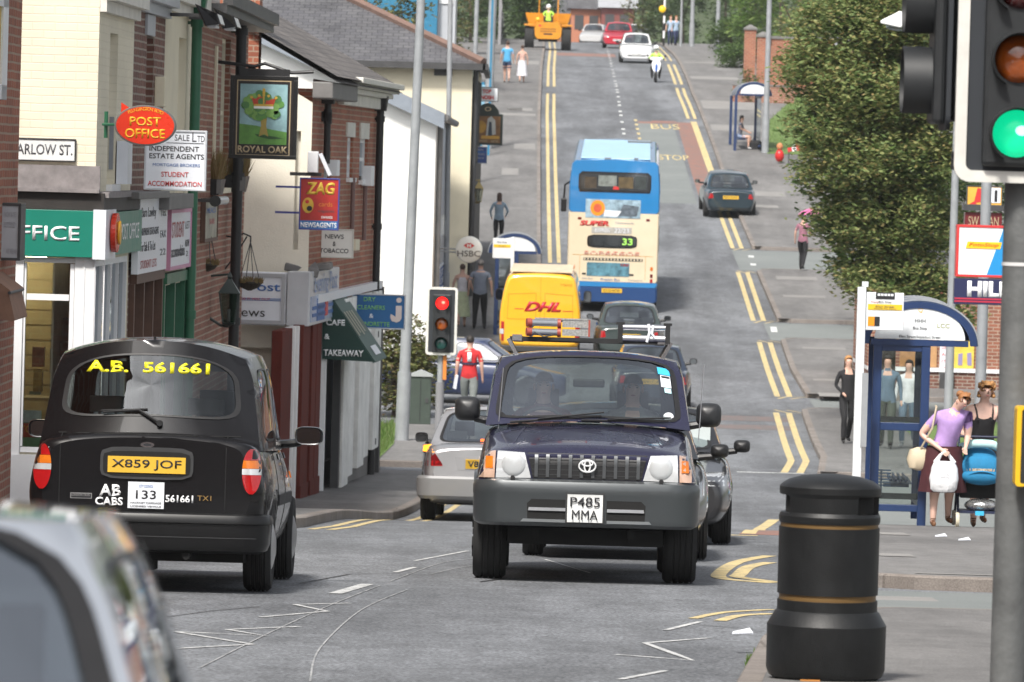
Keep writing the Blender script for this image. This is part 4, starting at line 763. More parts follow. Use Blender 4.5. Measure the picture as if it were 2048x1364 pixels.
for px in (697,722): u_, z_ = wD.uz(px, 420); m = MB(); m.cyl((u_,-.06,wD.uz(px,480)[1]),(u_,-.06,wD.uz(px,355)[1]),.035); put(m, 'waste_pipe', M('old_pipe', (.17,.1,.09), .5), newsb, wD.M)
e = thing('floodlight', 'white floodlight unit above the red newsagents sign', 'floodlight', at(622,345,85.5)); s = ppm(85.5); m = MB(); m.box(-.05,.10,-.1,.15,.0,.30); m.build('housing', WHITE, e, bevel=.01); m = MB(); m.obox((.2,0,.12),(.05,.2,.34),(0,-.45,0)); m.build('lamp_plate', SIGNW, e); m = MB(); m.box(-.3,.15,.0,.03,-.05,.0); m.build('bracket', DKGREY, e)
e = board('newsagents_sign', 'red projecting sign reading ZAG with blue newsagents strip', 'sign', (597,356,677,460), 84.5, M('sign_red', (.42,.03,.025), .4, var=.25, vs=4), M('sign_blue_edge', (.05,.06,.28), .4), .018, .10)
GY = M('sign_yellow', (.65,.42,.05), .45, var=.2); btext(e, 'ZAG', .52, .80, .24, GY, .72, shear=.1, bold=.04); bshape(e, [rectp(.02,.98,.012,.18)], 'blue_strip', M('strip_blue', (.04,.17,.42), .4)); btext(e, 'NEWSAGENTS', .5, .096, .10, TXTW, .90, y=-.007, bold=.03)
bshape(e, [ell(.22,.47,.14,.15)], 'yellow_blob', GY); bshape(e, [ell(.26,.41,.07,.05)], 'dark_blob', TXTK, -.010); bshape(e, [ell(.2,.54,.05,.035)], 'red_blob', TXTR, -.010); btext(e, 'cards', .66, .50, .09, M('sign_orange', (.6,.2,.03), .5), .34); btext(e, 'magazines', .68, .36, .07, GT, .4); btext(e, 'sweets', .70, .25, .055, TXTW, .28)
s = ppm(84.5); m = MB(); m.box(-.62,-.28,.03,.06,.22,.25); m.box(-.62,-.28,.03,.06,.58,.61); m.build('bracket', M('sign_blue_edge', 0), e)
e = board('newsagents_sign', 'white box sign reading News and Tobacco beneath the red sign', 'sign', (634,458,706,516), 88, M('milky_acrylic', (.72,.72,.68), .3), M('sign_rim2', (.55,.55,.5), .4), .018, .18)
for s_, fz, wd in (('NEWS', .74, .52), ('&', .49, .09), ('TOBACCO', .25, .80)): btext(e, s_, .47, fz, .155, TXTK, wd, bold=.012)
m = MB(); m.box(-.35,-.25,.05,.2,.1,.16); m.build('bracket', GREYST, e)
# cafe canopy
CG = M('dark_green_canvas', (.010,.045,.036), .7, var=.12, bump=.2, bs=18); CG2 = M('faded_green_canvas', (.10,.15,.135), .75, var=.12, bump=.2, bs=14)
_p = wD.M@Vector((wD.uz(650,680)[0],0,0)); Yc = _p.y; P = lambda x, y, Y=Yc: at(x, y, Y); A, B_, C_, D_ = P(645,612), P(664,598), P(748,724), P(644,718)
L2 = 2.4; sh = Vector((math.tan(R(3.4))*L2*1.0, L2, 0)); A2, B2, C2, D2 = A+sh, B_+sh, C_+sh, D_+sh
e = thing('cafe_canopy', 'dark green cafe and takeaway canopy with faded front slope', 'awning', D_); l = D_; m = MB(); m.add([q-l for q in (A,B_,C_,D_)],[(0,1,2,3)]); m.add([q-l+Vector((.02,.02,0)) for q in (A,B_,C_,D_)],[(3,2,1,0)]); m.build('side_panel', CG, e, fix=False)
m = MB(); m.add([q-l for q in (A2,B2,C2,D2)],[(3,2,1,0)]); m.build('side_panel', CG, e, fix=False)
up = Vector((.015,0,.02)); m = MB(); m.loft([[q-l for q in (B_,C_)],[q-l for q in (B2,C2)]],0,False,(False,False),closed=False); m.loft([[q-l-up for q in (B_,C_)],[q-l-up for q in (B2,C2)]],0,False,(False,False),closed=False); m.loft([[q-l for q in (A,B_)],[q-l for q in (A2,B2)]],0,False,(False,False),closed=False); m.build('front_slope', CG2, e)
s = ppm(Yc)
for s_, px, py, h, wd in (('CAFE', 671, 645, 12, 38), ('&', 654, 673, 11, 11), ('TAKEAWAY', 687, 706, 13, 80)): text(s_, h/s, TXTW, e, at(px,py,Yc-.02)-l, 0, wd/s, bold=.03)
n_ = (C_-B_).cross(sh).normalized(); n_ = n_ if n_.x > 0 else -n_
def on_slope(f0, f1, g0_, g1, name, mat): 
    m = MB(); q = lambda f, g: B_+(C_-B_)*f+sh*g-l+n_*.012; m.quad(q(f0,g0_),q(f1,g0_),q(f1,g1),q(f0,g1)); m.build(name, mat, e, fix=False)
WR = M('worn_lettering', (.42,.42,.33), .7)
for k in range(4): on_slope(.22,.60-.04*(k%2),.12+.17*k,.20+.17*k,'lettering',WR)
on_slope(.78,.92,.35,.75,'white_label',SIGNW)
# dry cleaners board
e = board('dry_cleaners_sign', 'blue board with green dry cleaners lettering on a thin frame', 'sign', (702,588,810,658), 93.6, M('board_blue', (.012,.12,.32), .35, var=.06), M('sign_rim', 0), .02, .06)
GL = M('light_green_lettering', (.20,.52,.14), .45)
for s_, fx, fz, wd in (('DRY', .33, .845, .22), ('CLEANERS', .36, .61, .52), ('&', .37, .37, .08), ('LAUNDRETTE', .38, .14, .66)): btext(e, s_, fx, fz, .125, GL if s_ != '&' else SIGNW, wd, bold=.015)
bshape(e, [ell(.875,.84,.05,.075)]+[[(.82,.68),(.93,.68),(.93,.32),(.90,.24),(.84,.2),(.75,.24),(.72,.34),(.73,.44),(.78,.40),(.82,.36)]], 'letter_logo', M('logo_pink_white', (.72,.62,.58), .4))
# --- white gabled block and cream hip roofed block further on
YW = 145; cw = at(871,300,YW); zE = at(871,232,YW).z; wW = Wall((cw.x,YW),(at(896,300,164).x,164.5)); g0 = gz(140)-1
bW = thing('white_building', 'white rendered gable end block with brown slate roof', 'building', (cw.x,YW,gz(YW))); run = 9.0
pv = at(500,38,YW); sl = (pv.z-at(893,222,YW).z)/(at(893,222,YW).x-pv.x)
m = MB(); m.add([(cw.x,YW,g0),(cw.x-run*2,YW,g0),(cw.x-run*2,YW,zE),(cw.x-run,YW,zE+run*sl),(cw.x,YW,zE)],[(0,1,2,3,4)]); put(m, 'wall', WHITER, bW)
owW = [wW.rect(877,210+0,890,430)]; put(wall_mb(wW.L, g0, zE, [], .12), 'wall', WHITER, bW, wW.M)
vx = cw.x+.2; ang = wW.t
def rp(d, up, y): return Vector((vx-d+ang.x/ang.y*(y-YW), y, zE+.10+(d-.3)*sl+up))
m = MB(); m.loft([[rp(0,0,YW-.3),rp(run+.3,0,YW-.3)],[rp(0,0,164.6),rp(run+.3,0,164.6)]],0,False,(False,False),closed=False); m.loft([[rp(0,.09,YW-.3),rp(run+.3,.09,YW-.3)],[rp(0,.09,164.6),rp(run+.3,.09,164.6)]],0,False,(False,False),closed=False); put(m, 'roof', SLATE2, bW)
m = MB(); m.add([rp(0,-.28,YW-.32),rp(run+.3,-.28,YW-.32),rp(run+.3,.10,YW-.32),rp(0,.10,YW-.32),rp(0,-.28,YW-.27),rp(run+.3,-.28,YW-.27),rp(run+.3,.10,YW-.27),rp(0,.10,YW-.27)],[(0,1,2,3),(7,6,5,4),(0,4,5,1),(2,6,7,3),(0,3,7,4)]); put(m, 'barge_board', M('blue_grey_board', (.22,.25,.29), .6, var=.15), bW)
m = MB(); a_, b_ = rp(0,-.02,YW-.2), rp(0,-.02,164); m.cyl(a_,b_,.09); m.cyl(Vector((cw.x+.1,YW+.4,zE-.1)),Vector((cw.x+.1,YW+.4,g0)),.07); put(m, 'gutter', LEADG, bW)
for (px0,px1,y0,y1) in ((878,891,255,430),(878,892,470,560)):
    q_ = wW.rect(px0,y0,px1,y1); m = MB(); m.box(q_[0],q_[1],-.03,-.004,q_[2],q_[3]); put(m, 'window', SGREY, bW, wW.M)
e = wall_sign('shop_sign', 'small blue and white poster on the white building corner', wW, (878,528,897,568), TXTB, SIGNW, [('STAT', .5,.7,.3,.8,TXTW),('OPEN', .5,.3,.3,.8,TXTW)], .06, .04)
YC = 166; cc = at(941,300,YC); zC = at(820,128,YC).z; bC = thing('cream_building', 'cream rendered block with large dark slate hip roof', 'building', (cc.x,YC,gz(YC))); g0 = gz(160)-1; wC = Wall((cc.x,YC),(cc.x+.15,182))
m = MB(); m.quad((cc.x-14,YC,g0),(cc.x,YC,g0),(cc.x,YC,zC),(cc.x-14,YC,zC)); put(m, 'wall', CREAM, bC); put(wall_mb(wC.L, g0, zC, [], .1), 'wall', CREAM, bC, wC.M)
rx = at(690,0,YC+6).x; zr = zC+3.5; m = MB(); e0 = cc.x+.3; 
m.add([(cc.x-14.3,YC-.3,zC+.05),(e0,YC-.3,zC+.05),(e0-7.5,YC+7.5,zr),(cc.x-14.3,YC+7.5,zr),(e0,182.3,zC+.05),(e0-7.5,174.8,zr),(cc.x-14.3,174.8,zr),(cc.x-14.3,182.3,zC+.05)],[(0,1,2,3),(1,4,5,2),(4,7,6,5),(2,5,6,3)]); put(m, 'roof', SLATE, bC)
m = MB(); m.box(cc.x-14.3,e0+.05,YC-.42,YC-.28,zC-.12,zC+.06); m.box(e0-.02,e0+.12,YC-.42,182,zC-.12,zC+.06); m.cyl((cc.x+.09,YC+.3,zC),(cc.x+.09,YC+.3,g0),.07); put(m, 'gutter', DKGREY, bC)
m = MB(); a_, b_ = Vector((e0,YC-.3,zC+.1)), Vector((e0-7.5,YC+7.5,zr+.05)); m.tube([a_,b_],.13,6); put(m, 'hip_tiles', M('ridge_tile', (.16,.10,.08), .8, var=.2), bC)
q = at(887,144,YC-.02); m = MB(); m.box(q.x-.26,q.x+.24,YC-.06,YC-.002,q.z-.1,q.z+.1); put(m, 'air_vent', DKGREY, bC); m = MB()
for k in range(12): m.box(k*1.2+.4,k*1.2+.55,-.05,-.002,g0+1,zC-.3)
put(m, 'timber_posts', DKGREY, bC, wC.M); m = MB(); m.box(.1,16,-.06,-.051,g0+1,g0+5.2); put(m, 'dark_frontage', M('dark_frontage', (.035,.028,.02), .6, var=.5, vs=2), bC, wC.M)
e = board('take_away_sign', 'small white sign with red letters above the black pub sign', 'sign', (954,174,996,203), 182, SIGNW, DKGREY, .02, .25); btext(e, 'TOP', .46, .70, .28, TXTR, .42, bold=.05); btext(e, 'NOSH', .48, .28, .30, TXTR, .62, bold=.05)
m = MB(); m.box(-.8,-.3,.1,.15,.2,.25); m.build('bracket', DKGREY, e)
Yp = 178; s = ppm(Yp); c = at(974,290,Yp); e = thing('pub_sign', 'black arched pub sign with picture of figure and barrel', 'pub sign', c); e['hh'] = 62/s; e['ww'] = 30.5/s; w2, H = 30.5/s, 62/s
m = MB(); top = [(-w2,0),(w2,0),(w2,H),(w2*.75,H),(w2*.70,H*1.13),(w2*.4,H*1.30),(0,H*1.36),(-w2*.4,H*1.30),(-w2*.70,H*1.13),(-w2*.75,H),(-w2,H)]; m.prism(top,0,.12); m.build('board', M('pub_green_black', (.012,.022,.018), .4), e, bevel=.01)
bshape(e, [rectp(.08,.92,.07,.93)], 'picture', M('picture_brown', (.19,.09,.03), .5, var=.5, vs=3)); bshape(e, [ell(.28,.58,.18,.20)], 'picture_barrel', M('picture_ochre', (.42,.23,.03), .5, var=.3), -.009); bshape(e, [[(.45,.3),(.5,.85),(.62,.93),(.75,.8),(.78,.35)]], 'picture_cloak', M('picture_grey', (.42,.43,.42), .5, var=.3), -.011); bshape(e, [[(.52,.3),(.55,.75),(.63,.75),(.66,.3)]], 'picture_figure', M('picture_navy', (.02,.035,.06), .5), -.013); bshape(e, [rectp(.3,.9,.2,.3)], 'picture_ground', M('picture_gold2', (.5,.28,.04), .5), -.014)
btext(e, 'TANNERS', .30, .125, .09, GOLD, .42, y=-.008); btext(e, 'ARMS', .74, .125, .09, GOLD, .26, y=-.008); btext(e, 'o', .5, 1.16, .14, GOLD, .22)
m = MB(); m.box(-.75,-.3,.03,.08,.6,.66); m.build('bracket', DKGREY, e)
e = board('shop_sign', 'small dark blue sign below the black arched pub sign', 'sign', (940,293,974,327), 176, M('dark_blue_sign', (.02,.06,.24), .4), SGREY, .02, .08); btext(e, 'REGAL', .5, .82, .12, SGREY, .6); btext(e, 'BOOKING', .5, .55, .12, SGREY, .7); btext(e, 'OFFICE', .5, .32, .12, SGREY, .6); bshape(e, [rectp(.04,.96,.64,.72)], 'blue_band', TXTB)
m = MB(); m.box(-.45,-.22,.02,.06,.2,.26); m.build('bracket', DKGREY, e)
lantern('gilt wall lantern beneath the small blue sign', 957, 404, 170, .62, M('lantern_gilt', (.40,.31,.12), .4, .4), glass('cloudy_pane2', (.6,.6,.5), .8, .12), .4)
e = thing('bank_sign', 'round white bank sign reading HSBC on wall bracket', 'sign', at(938,499,152)); s = ppm(152); m = MB(); m.lathe([(.001,-.10),(22/s,-.10),(26/s,-.07),(27/s,0),(26/s,.07),(22/s,.10),(.001,.10)],36,axis='Y'); m.build('disc', M('milky_acrylic', 0), e)
text('HSBC', 12/s, M('bank_lettering', (.10,.09,.08), .5), e, (0,-.103,-8/s), 0, 46/s, bold=.01); m = MB(); h_ = lambda x, y: (x/s, (y+8)/s)
for pl in ([h_(-11,0),h_(-4,5),h_(-4,-5)],[h_(11,0),h_(4,-5),h_(4,5)],[h_(-4,5),h_(4,5),h_(0,.3)],[h_(-4,-5),h_(0,-.3),h_(4,-5)]): m.prism(pl,-.106,-.100)
m.build('hexagon_logo', TXTR, e); m = MB(); m.cyl((-26/s,0,0),(-62/s,0,.02),.02); m.cyl((-26/s,0,-.08),(-62/s,0,-.06),.02); m.build('bracket', GREYST, e)
# ================================================================ STREET FURNITURE
SBLUE = M('shelter_blue', (.013,.034,.105), .35, var=.12, vs=5); SGLASS = glass('shelter_glass', (.82,.86,.84), .8, .02); FLAGW = M('flag_white', (.66,.69,.71), .4, var=.06); FLAGY = M('flag_yellow', (.72,.47,.02), .4)
FOOT = .113
def shelter(label, loc, yaw, L, wpan, group=None, words=(), open_=False):
    e = thing('bus_shelter', label, 'bus shelter', loc, yaw, group); mir = 1
    for x in (0, wpan):
        for y in (0, L):
            if not (open_ and (x, y) == (wpan, 0)): m = MB(); m.box(x-.05,x+.05,y-.045,y+.045,-.05,2.12); m.build('post', SBLUE, e, bevel=.006)
    m = MB()
    for z0, z1 in ((2.02,2.12),(1.10,1.19),(.16,.24)):
        if not open_: m.box(.05,wpan-.05,-.035,.035,z0,z1)
        if z0 != 1.10: m.box(wpan-.035,wpan+.035,.045,L-.045,z0,z1)
    m.build('rails', SBLUE, e, bevel=.005)
    if not open_: m = MB(); m.box(.05,wpan-.05,-.006,.006,.24,1.10); m.box(.05,wpan-.05,-.006,.006,1.19,2.02); m.build('end_pane', SGLASS, e)
    m = MB(); m.box(wpan-.006,wpan+.006,.045,L-.045,.24,2.02); m.build('back_pane', SGLASS, e)
    if not open_: m = MB(); m.box(.05,wpan-.05,.01,.03,1.20,1.26); m.box(.05,wpan-.05,.01,.03,.30,.37); m.build('inner_rail', DKGREY, e)
    c, a, h = wpan*.5+.20, .665, .50; arc = lambda k, d: (c+(a-d*1.05)*math.cos(R(180*k)), 2.10+(h-d)*math.sin(R(180*k)))
    N = 24; m = MB(); out = [arc(i/N, 0) for i in range(N+1)]; inn = [arc(i/N, .075) for i in range(N+1)]
    for y0, y1 in ((-.06,.02),(L-.02,L+.06)): m = MB(); m.prism(out+inn[::-1], y0, y1); m.build('arch_frame', SBLUE, e)
    m = MB(); o2 = [arc(i/N, -.012) for i in range(N+1)]; i2 = [arc(i/N, .0) for i in range(N+1)]; m.prism(o2+i2[::-1], .021, L-.021); m.build('roof_skin', M('shelter_roof', (.03,.05,.10), .3, var=.2), e)
    for y in (.12, L*.5, L-.15): m = MB(); o3 = [arc(i/N, -.03) for i in range(N+1)]; m.prism(o3+o2[::-1], y, y+.05); m.build('roof_rib', GREYST, e)
    pl = [(c+(a-.14)*math.cos(R(180*i/N)), 2.165+(h-.11)*math.sin(R(180*i/N))) for i in range(N+1)]; m = MB(); m.prism(pl, -.05, -.02); m.build('header_panel', FLAGW, e)
    m = MB(); m.box(c-a+.1,c+a-.1,-.055,.02,2.09,2.16); m.build('header_rail', SBLUE, e)
    for (s_, fx, fz, h_, wd, mt) in words: text(s_, h_, mt, e, (c+fx, -.052, 2.10+fz), 0, wd)
    m = MB()
    for k in range(5): m.box(.20,.45,.4,L-.3,.46+k*.0,.47) if k == 0 else m.cyl((.20+.06*k-.05,.4,.50),(.20+.06*k-.05,L-.3,.50),.016,n=8)
    m.box(.12,.42,.42,.46,.42,.46); m.build('seat', SBLUE, e)
    m = MB(); m.box(.08,.10,.25,.28,.3,.62)
    for k in range(6): m.box(-.02,.20,.22,.25,.44+k*.035,.455+k*.035)
    m.build('perch', M('perch_blue', (.05,.12,.27), .4), e); return e
ps = hit(1735,1045); Ys = 69.6; bl = at(1745,1058,Ys)
shelter('blue arched bus shelter on the right footway beside the two women', (bl.x,Ys,gz(Ys)+FOOT), R(-2), 2.3, .56, words=[('Bus Stop',0,.19,.045,.16,TXTK),('Ellen Street/Aqueduct Street',0,.09,.042,.48,TXTK),('Travel',-.26,.24,.035,.13,TXTR),('LCC',.27,.23,.05,.14,M('olive_lettering', (.3,.32,.1), .5)),('Q',0,.40,.055,.05,YELT),('HHH',0,.28,.04,.12,TXTK)])
cl = at(962,540,154); Yl = 154
shelter('blue arched bus shelter on the left footway behind the yellow van', (at(992,600,Yl).x,Yl,gz(Yl)+FOOT), 0, 2.6, .50)
def stop_flag(label, px, py_top, Y, fx0, fx1, fy0, fy1, words, pw=.10):
    b_ = at(px, py_top, Y); g = gz(Y)+FOOT; e = thing('bus_stop_flag', label, 'bus stop sign', (b_.x,Y,g)); top = b_.z-g
    m = MB(); m.box(-pw/2,pw/2,-.05,.05,-.02,top); m.build('pole', FLAGW, e, bevel=.012)
    q0, q1 = at(fx0,fy0,Y), at(fx1,fy1,Y); x0, x1, z0, z1 = q0.x-b_.x, q1.x-b_.x, q1.z-g, q0.z-g; H = z1-z0
    m = MB(); m.box(x0,x1,-.02,.02,z0,z1); m.build('flag_panel', FLAGW, e, bevel=.008); m = MB(); m.box(x0+.02,x1-.02,-.026,-.021,z0+H*.54,z0+H*.69); m.build('yellow_band', FLAGY, e)
    for s_, fx, fz, h, wd, mt in words: text(s_, h*H, mt, e, (x0+(x1-x0)*fx,-.0275,z0+H*fz), 0, wd*(x1-x0))
    return e, x0, x1, z0, z1
e, x0, x1, z0, z1 = stop_flag('white bus stop flag with bus symbol beside the right shelter', 1724, 574, 69.2, 1733, 1806, 584, 662, [('Bus Stop',.5,.75,.06,.34,TXTK),('Travel',.22,.75,.04,.2,TXTR),('Ellen Street',.5,.63,.05,.5,GT),('Towards City Centre',.5,.57,.04,.6,GT)])
H = z1-z0; m = MB(); bx0, bx1 = x0+(x1-x0)*.25, x0+(x1-x0)*.75; bz = z0+H*.83; m.box(bx0,bx1,-.026,-.021,bz,bz+.075)
o_ = m.build('bus_symbol', TXTK, e); m = MB()
for k in range(5): m.box(bx0+.02+k*.038,bx0+.05+k*.038,-.029,-.0265,bz+.035,bz+.062)
m.build('bus_symbol_windows', FLAGW, e); m = MB(); m.box(x0+.025,x0+.10,-.026,-.021,z0+.05,z0+H*.36); m.build('orange_panel', M('flag_orange', (.75,.27,.01), .4), e); m = MB(); m.box(x0+.10,x0+.16,-.026,-.021,z0+.05,z0+H*.36); m.build('black_panel', TXTK, e); m = MB(); m.box(-.0,.07,-.045,.045,z1+.06,z1+.12); m.build('cap_bracket', FLAGW, e)
m = MB(); m.box(.03,.10,-.07,-.05,.9,1.75); m.build('timetable_case', GREYST, e)
stop_flag('white bus stop flag with yellow band before the left shelter', 1026, 474, 151.5, 986, 1022, 476, 517, [('Bus Stop',.5,.8,.1,.5,TXTK),('TOWN',.5,.61,.07,.4,GT)], .09)
# --- litter bin
Yb = 30.2; pb = at(1650,1356,Yb); k = ppm(Yb); gb = gz(Yb)+FOOT
e = thing('litter_bin', 'black drum litter bin with two thin dull gold bands on the near footway', 'litter bin', (pb.x,Yb,gb)); zb = lambda y: (1356-y)/k*1.0
BINM = M('bin_plastic', (.010,.0108,.0115), .42, var=.3, vs=9, bump=.12, bs=160, spec=.35); GOLDB = M('gold_band', (.20,.12,.045), .4, .4)
m = MB(); m.lathe([(.05,0),(.255,0),(.285,.02),(.300,.055),(.301,.278),(.295,.286),(.263,.342),(.253,.350),(.253,zb(1196)),(.05,zb(1195))],48); m.build('base', BINM, e)
m = MB(); m.lathe([(.05,zb(1184)),(.254,zb(1184)),(.254,zb(1050)),(.05,zb(1050))],48); m.build('body', BINM, e)
m = MB(); m.lathe([(.2,zb(1196)),(.245,zb(1196)),(.245,zb(1183)),(.2,zb(1183))],48); m.build('gold_band', GOLDB, e)
m = MB(); m.lathe([(.2,zb(1051)),(.247,zb(1051)),(.247,zb(1041)),(.2,zb(1041))],48); m.build('gold_band', GOLDB, e)
m = MB(); m.lathe([(.05,zb(1042)),(.252,zb(1042)),(.256,zb(1036)),(.256,zb(1028)),(.246,zb(1020)),(.247,zb(1014)),(.247,zb(990)),(.256,zb(982)),(.256,zb(970)),(.245,zb(965)),(.215,zb(957)),(.15,zb(949)),(.05,zb(944.5)),(.001,zb(944))],64); hd = m.build('hood', BINM, e)
def slot(a):                     # letterbox openings round the hood
    n = 10; P = []
    for i in range(n+1): t = R(a-30+60*i/n); P.append((math.sin(t), -math.cos(t)))
    z0, z1 = zb(1022), zb(986); mm = MB()
    mm.loft([[(x*.215,y*.215,z0),(x*.275,y*.275,z0),(x*.275,y*.275,z1),(x*.215,y*.215,z1)] for x, y in P],0,False); return mm
for a in (62, -88, 180): slot(a).build('opening', DARK, e)
hd2 = MB()
# cut the openings out of the hood so they are real recesses
cuts = []
for a in (62, -88, 180):
    c_ = slot(a); c_.v = [(x*1.01, y*1.01, z) for x, y, z in c_.v]; o_ = c_.build('cutter', DARK, e); cuts.append(o_)
bpy.context.view_layer.update(); bake(hd, cuts)
for o_ in e.children: o_.data.set_sharp_from_angle(angle=R(24))
for o_ in [c for c in e.children if c.name.startswith('opening')]: o_.scale = (.80,.80,1)
m = MB(); m.box(-.14,-.04,-.30,-.295,.004,.02); m.build('base_plate', M('orange_plate', (.5,.2,.04), .5), e)
# --- traffic signals
SIGB = M('signal_black', (.014,.016,.018), .5, var=.2, vs=12); SIGF = M('signal_face', (.020,.024,.030), .6, var=.15); RIMW = M('signal_white_rim', (.62,.61,.57), .5, var=.12, vs=8)
OFF_R = M('red_lens_off', (.06,.006,.006), .12, coat=1); OFF_A = M('amber_lens_off', (.34,.07,.004), .12, coat=1, var=.5, vs=9); OFF_G = M('green_lens_off', (.004,.055,.05), .12, coat=1)
ON_G = lamp_mat('green_lens_lit', (.002,.42,.19), .85); ON_R = lamp_mat('red_lens_lit', (1,.012,.01), 1.7); HOTG = lamp_mat('green_lamp_core', (.35,1,.7), 1.1); HOTR = lamp_mat('red_lamp_core', (1,.18,.12), 1.8)
def rrect(w, h0, h1, r, n=6):
    P = []
    for cx_, cz, a0 in ((w-r,h1-r,0),(-w+r,h1-r,90),(-w+r,h0+r,180),(w-r,h0+r,270)):
        for i in range(n+1): t = R(a0+90*i/n); P.append((cx_+r*math.cos(t), cz+r*math.sin(t)))
    return P
def head(e, loc, rz, w, h, lr, zs, lit, rim=True, visor=.2, vr=None, full=False, board=True):   # one signal head, lenses at heights zs (red, amber, green)
    M4 = Matrix.Translation(loc)@Matrix.Rotation(rz,4,'Z')
    def bd(m, name, mat, **kk): m.xf(M4); return m.build(name, mat, e, **kk)
    if board:
        m = MB(); m.prism(rrect(w-.005,.005,h-.005,.06),-.02,.0); bd(m, 'backing_board', SIGF)
        if rim:
            o_, i_ = rrect(w,0,h,.07), rrect(w-.05,.05,h-.05,.03); m = MB(); n = len(o_)
            for y in (-.034,): m.loft([[(p[0],-.0,p[1]) for p in o_],[(p[0],y,p[1]) for p in o_],[(p[0],y,p[1]) for p in i_],[(p[0],-.01,p[1]) for p in i_]],0,False,(False,False))
            bd(m, 'white_rim', RIMW)
    m = MB(); m.box(-lr*1.42,lr*1.42,-.075,-.02,zs[2]-lr*1.4,zs[0]+lr*1.4); m.box(-lr*1.3,lr*1.3,.0,.13,zs[2]-lr*1.3,zs[0]+lr*1.3); bd(m, 'signal_case', SIGB, bevel=.02)
    vr = vr or lr*1.16
    for z, nm, off, on in ((zs[0],'red_lens',OFF_R,ON_R),(zs[1],'amber_lens',OFF_A,OFF_A),(zs[2],'green_lens',OFF_G,ON_G)):
        m = MB(); prof = [(lr*math.cos(R(t)), -.075-.045*math.sin(R(t))) for t in (0,20,40,60,75,88)]; m.lathe(prof, 28, (0,0,z), axis='Y'); L_ = bd(m, nm, on if lit == nm else off, fix=True)
        if lit == nm: m = MB(); m.ball((lr*.18,-.115,z+lr*.12),(lr*.28,.012,lr*.22)); bd(m, 'lamp_glare', HOTG if nm == 'green_lens' else HOTR)
        m = MB(); N = 30; P, Q = [], []
        for i in range(N+1):
            t = R(-62+304*i/N); cut = .35+.65*max(0, math.sin(t))if math.sin(t) < .999 else 1; d = visor*(1 if full else min(1,.45+.55*(math.sin(t)+1)/2*1.2))
            P.append([(vr*math.cos(t),-.075,z+vr*math.sin(t)),(vr*1.0*math.cos(t),-.075-d,z+vr*1.0*math.sin(t)),((vr-.008)*math.cos(t),-.075-d,z+(vr-.008)*math.sin(t)),((vr-.008)*math.cos(t),-.075,z+(vr-.008)*math.sin(t))])
        m.loft(P,0,True); bd(m, 'visor', SIGB)
Yn = 26.0; s = ppm(Yn); pg = at(2008,1420,Yn); gpost = gz(Yn)+FOOT; cb = at(2027,366,Yn)
e = thing('traffic_signal', 'near traffic signal showing green above yellow push button box', 'traffic light', (pg.x+.02,Yn,gpost)); bx = cb.x-pg.x-.02; hz = cb.z-gpost
m = MB(); m.cyl((0,.12,-.05),(0,.12,hz+1.5),.076,n=28); m.build('post', POSTG, e)
m = MB(); m.cyl((0,.12,hz-.36),(0,.12,hz-.345),.079,n=28); m.build('cable_tie', M('cable_tie', (.6,.6,.6), .4), e)
head(e, Vector((bx,0,hz)), 0, .262, 1.12, .103, (hz*0+.855,.535,.213), 'green_lens', visor=.13)
m = MB(); m.box(-.06,.06,-.0,.12,hz+.2,hz+.26); m.box(-.06,.06,-.0,.12,hz+.8,hz+.86); m.build('bracket', SIGB, e)
c2 = at(1915,166,Yn+.25); head(e, Vector((c2.x-pg.x-.06,.30,c2.z-gpost-.213)), R(-90), .25, 1.12, .13, (.915,.565,.213), None, rim=False, visor=.125, vr=.155, full=True)
m = MB(); m.box(-.30,.0,.2,.30,hz+.05,hz+.13); m.build('bracket', SIGB, e)
pbz = at(2050,892,Yn-.1).z-gpost; YB = M('push_box_yellow', (.72,.42,.01), .4, var=.08)
m = MB(); m.prism(rrect(.108,pbz-.165,pbz+.165,.012),-.16,.0); o_ = m.build('push_button_box', SIGB, e, bevel=.006); o_.location = (.10,0,0)
m = MB(); o1_, i1_ = rrect(.116,pbz-.172,pbz+.172,.015), rrect(.095,pbz-.160,pbz+.160,.01); m.loft([[(p[0],-.02,p[1]) for p in o1_],[(p[0],-.168,p[1]) for p in o1_],[(p[0],-.168,p[1]) for p in i1_],[(p[0],-.15,p[1]) for p in i1_]],0,False,(False,False)); o_ = m.build('yellow_surround', YB, e); o_.location = (.10,0,0)
m = MB(); m.box(.03,.17,-.166,-.160,pbz+.045,pbz+.125); m.build('pictogram_plate', M('plate_grey', (.13,.14,.16), .35), e); m = MB()
for (x, z) in ((.035,pbz-.01),(.075,pbz-.01),(.035,pbz-.06),(.075,pbz-.06)): m.box(x,x+.03,-.166,-.160,z,z+.032)
m.build('indicator_windows', M('dark_red_window', (.06,.012,.012), .3), e)
Yf = 119; pf = hit(875,868); e = thing('traffic_signal', 'far traffic signal showing red on the left footway', 'traffic light', (at(879,800,Yf).x,Yf,gz(Yf)+FOOT)); g = gz(Yf)+FOOT; s = ppm(Yf); cb = at(879,710,Yf); hz = cb.z-g
m = MB(); m.cyl((0,.12,-.05),(0,.12,hz+1.0),.06,n=18); m.build('post', GREYST, e); m = MB(); m.cyl((.0,.12,-.02),(0,.12,.95),.085,n=18); m.build('post_sleeve', M('sleeve_grey', (.2,.2,.21), .6), e)
head(e, Vector((0,0,hz)), 0, 31/s, 136/s, .125, ((710-606)/s,(710-648)/s,(710-687)/s), 'red_lens', visor=.14)
m = MB(); m.box(.05,.12,.05,.2,1.0,1.5); m.build('push_button_box', M('orange_box', (.6,.2,.03), .5), e)
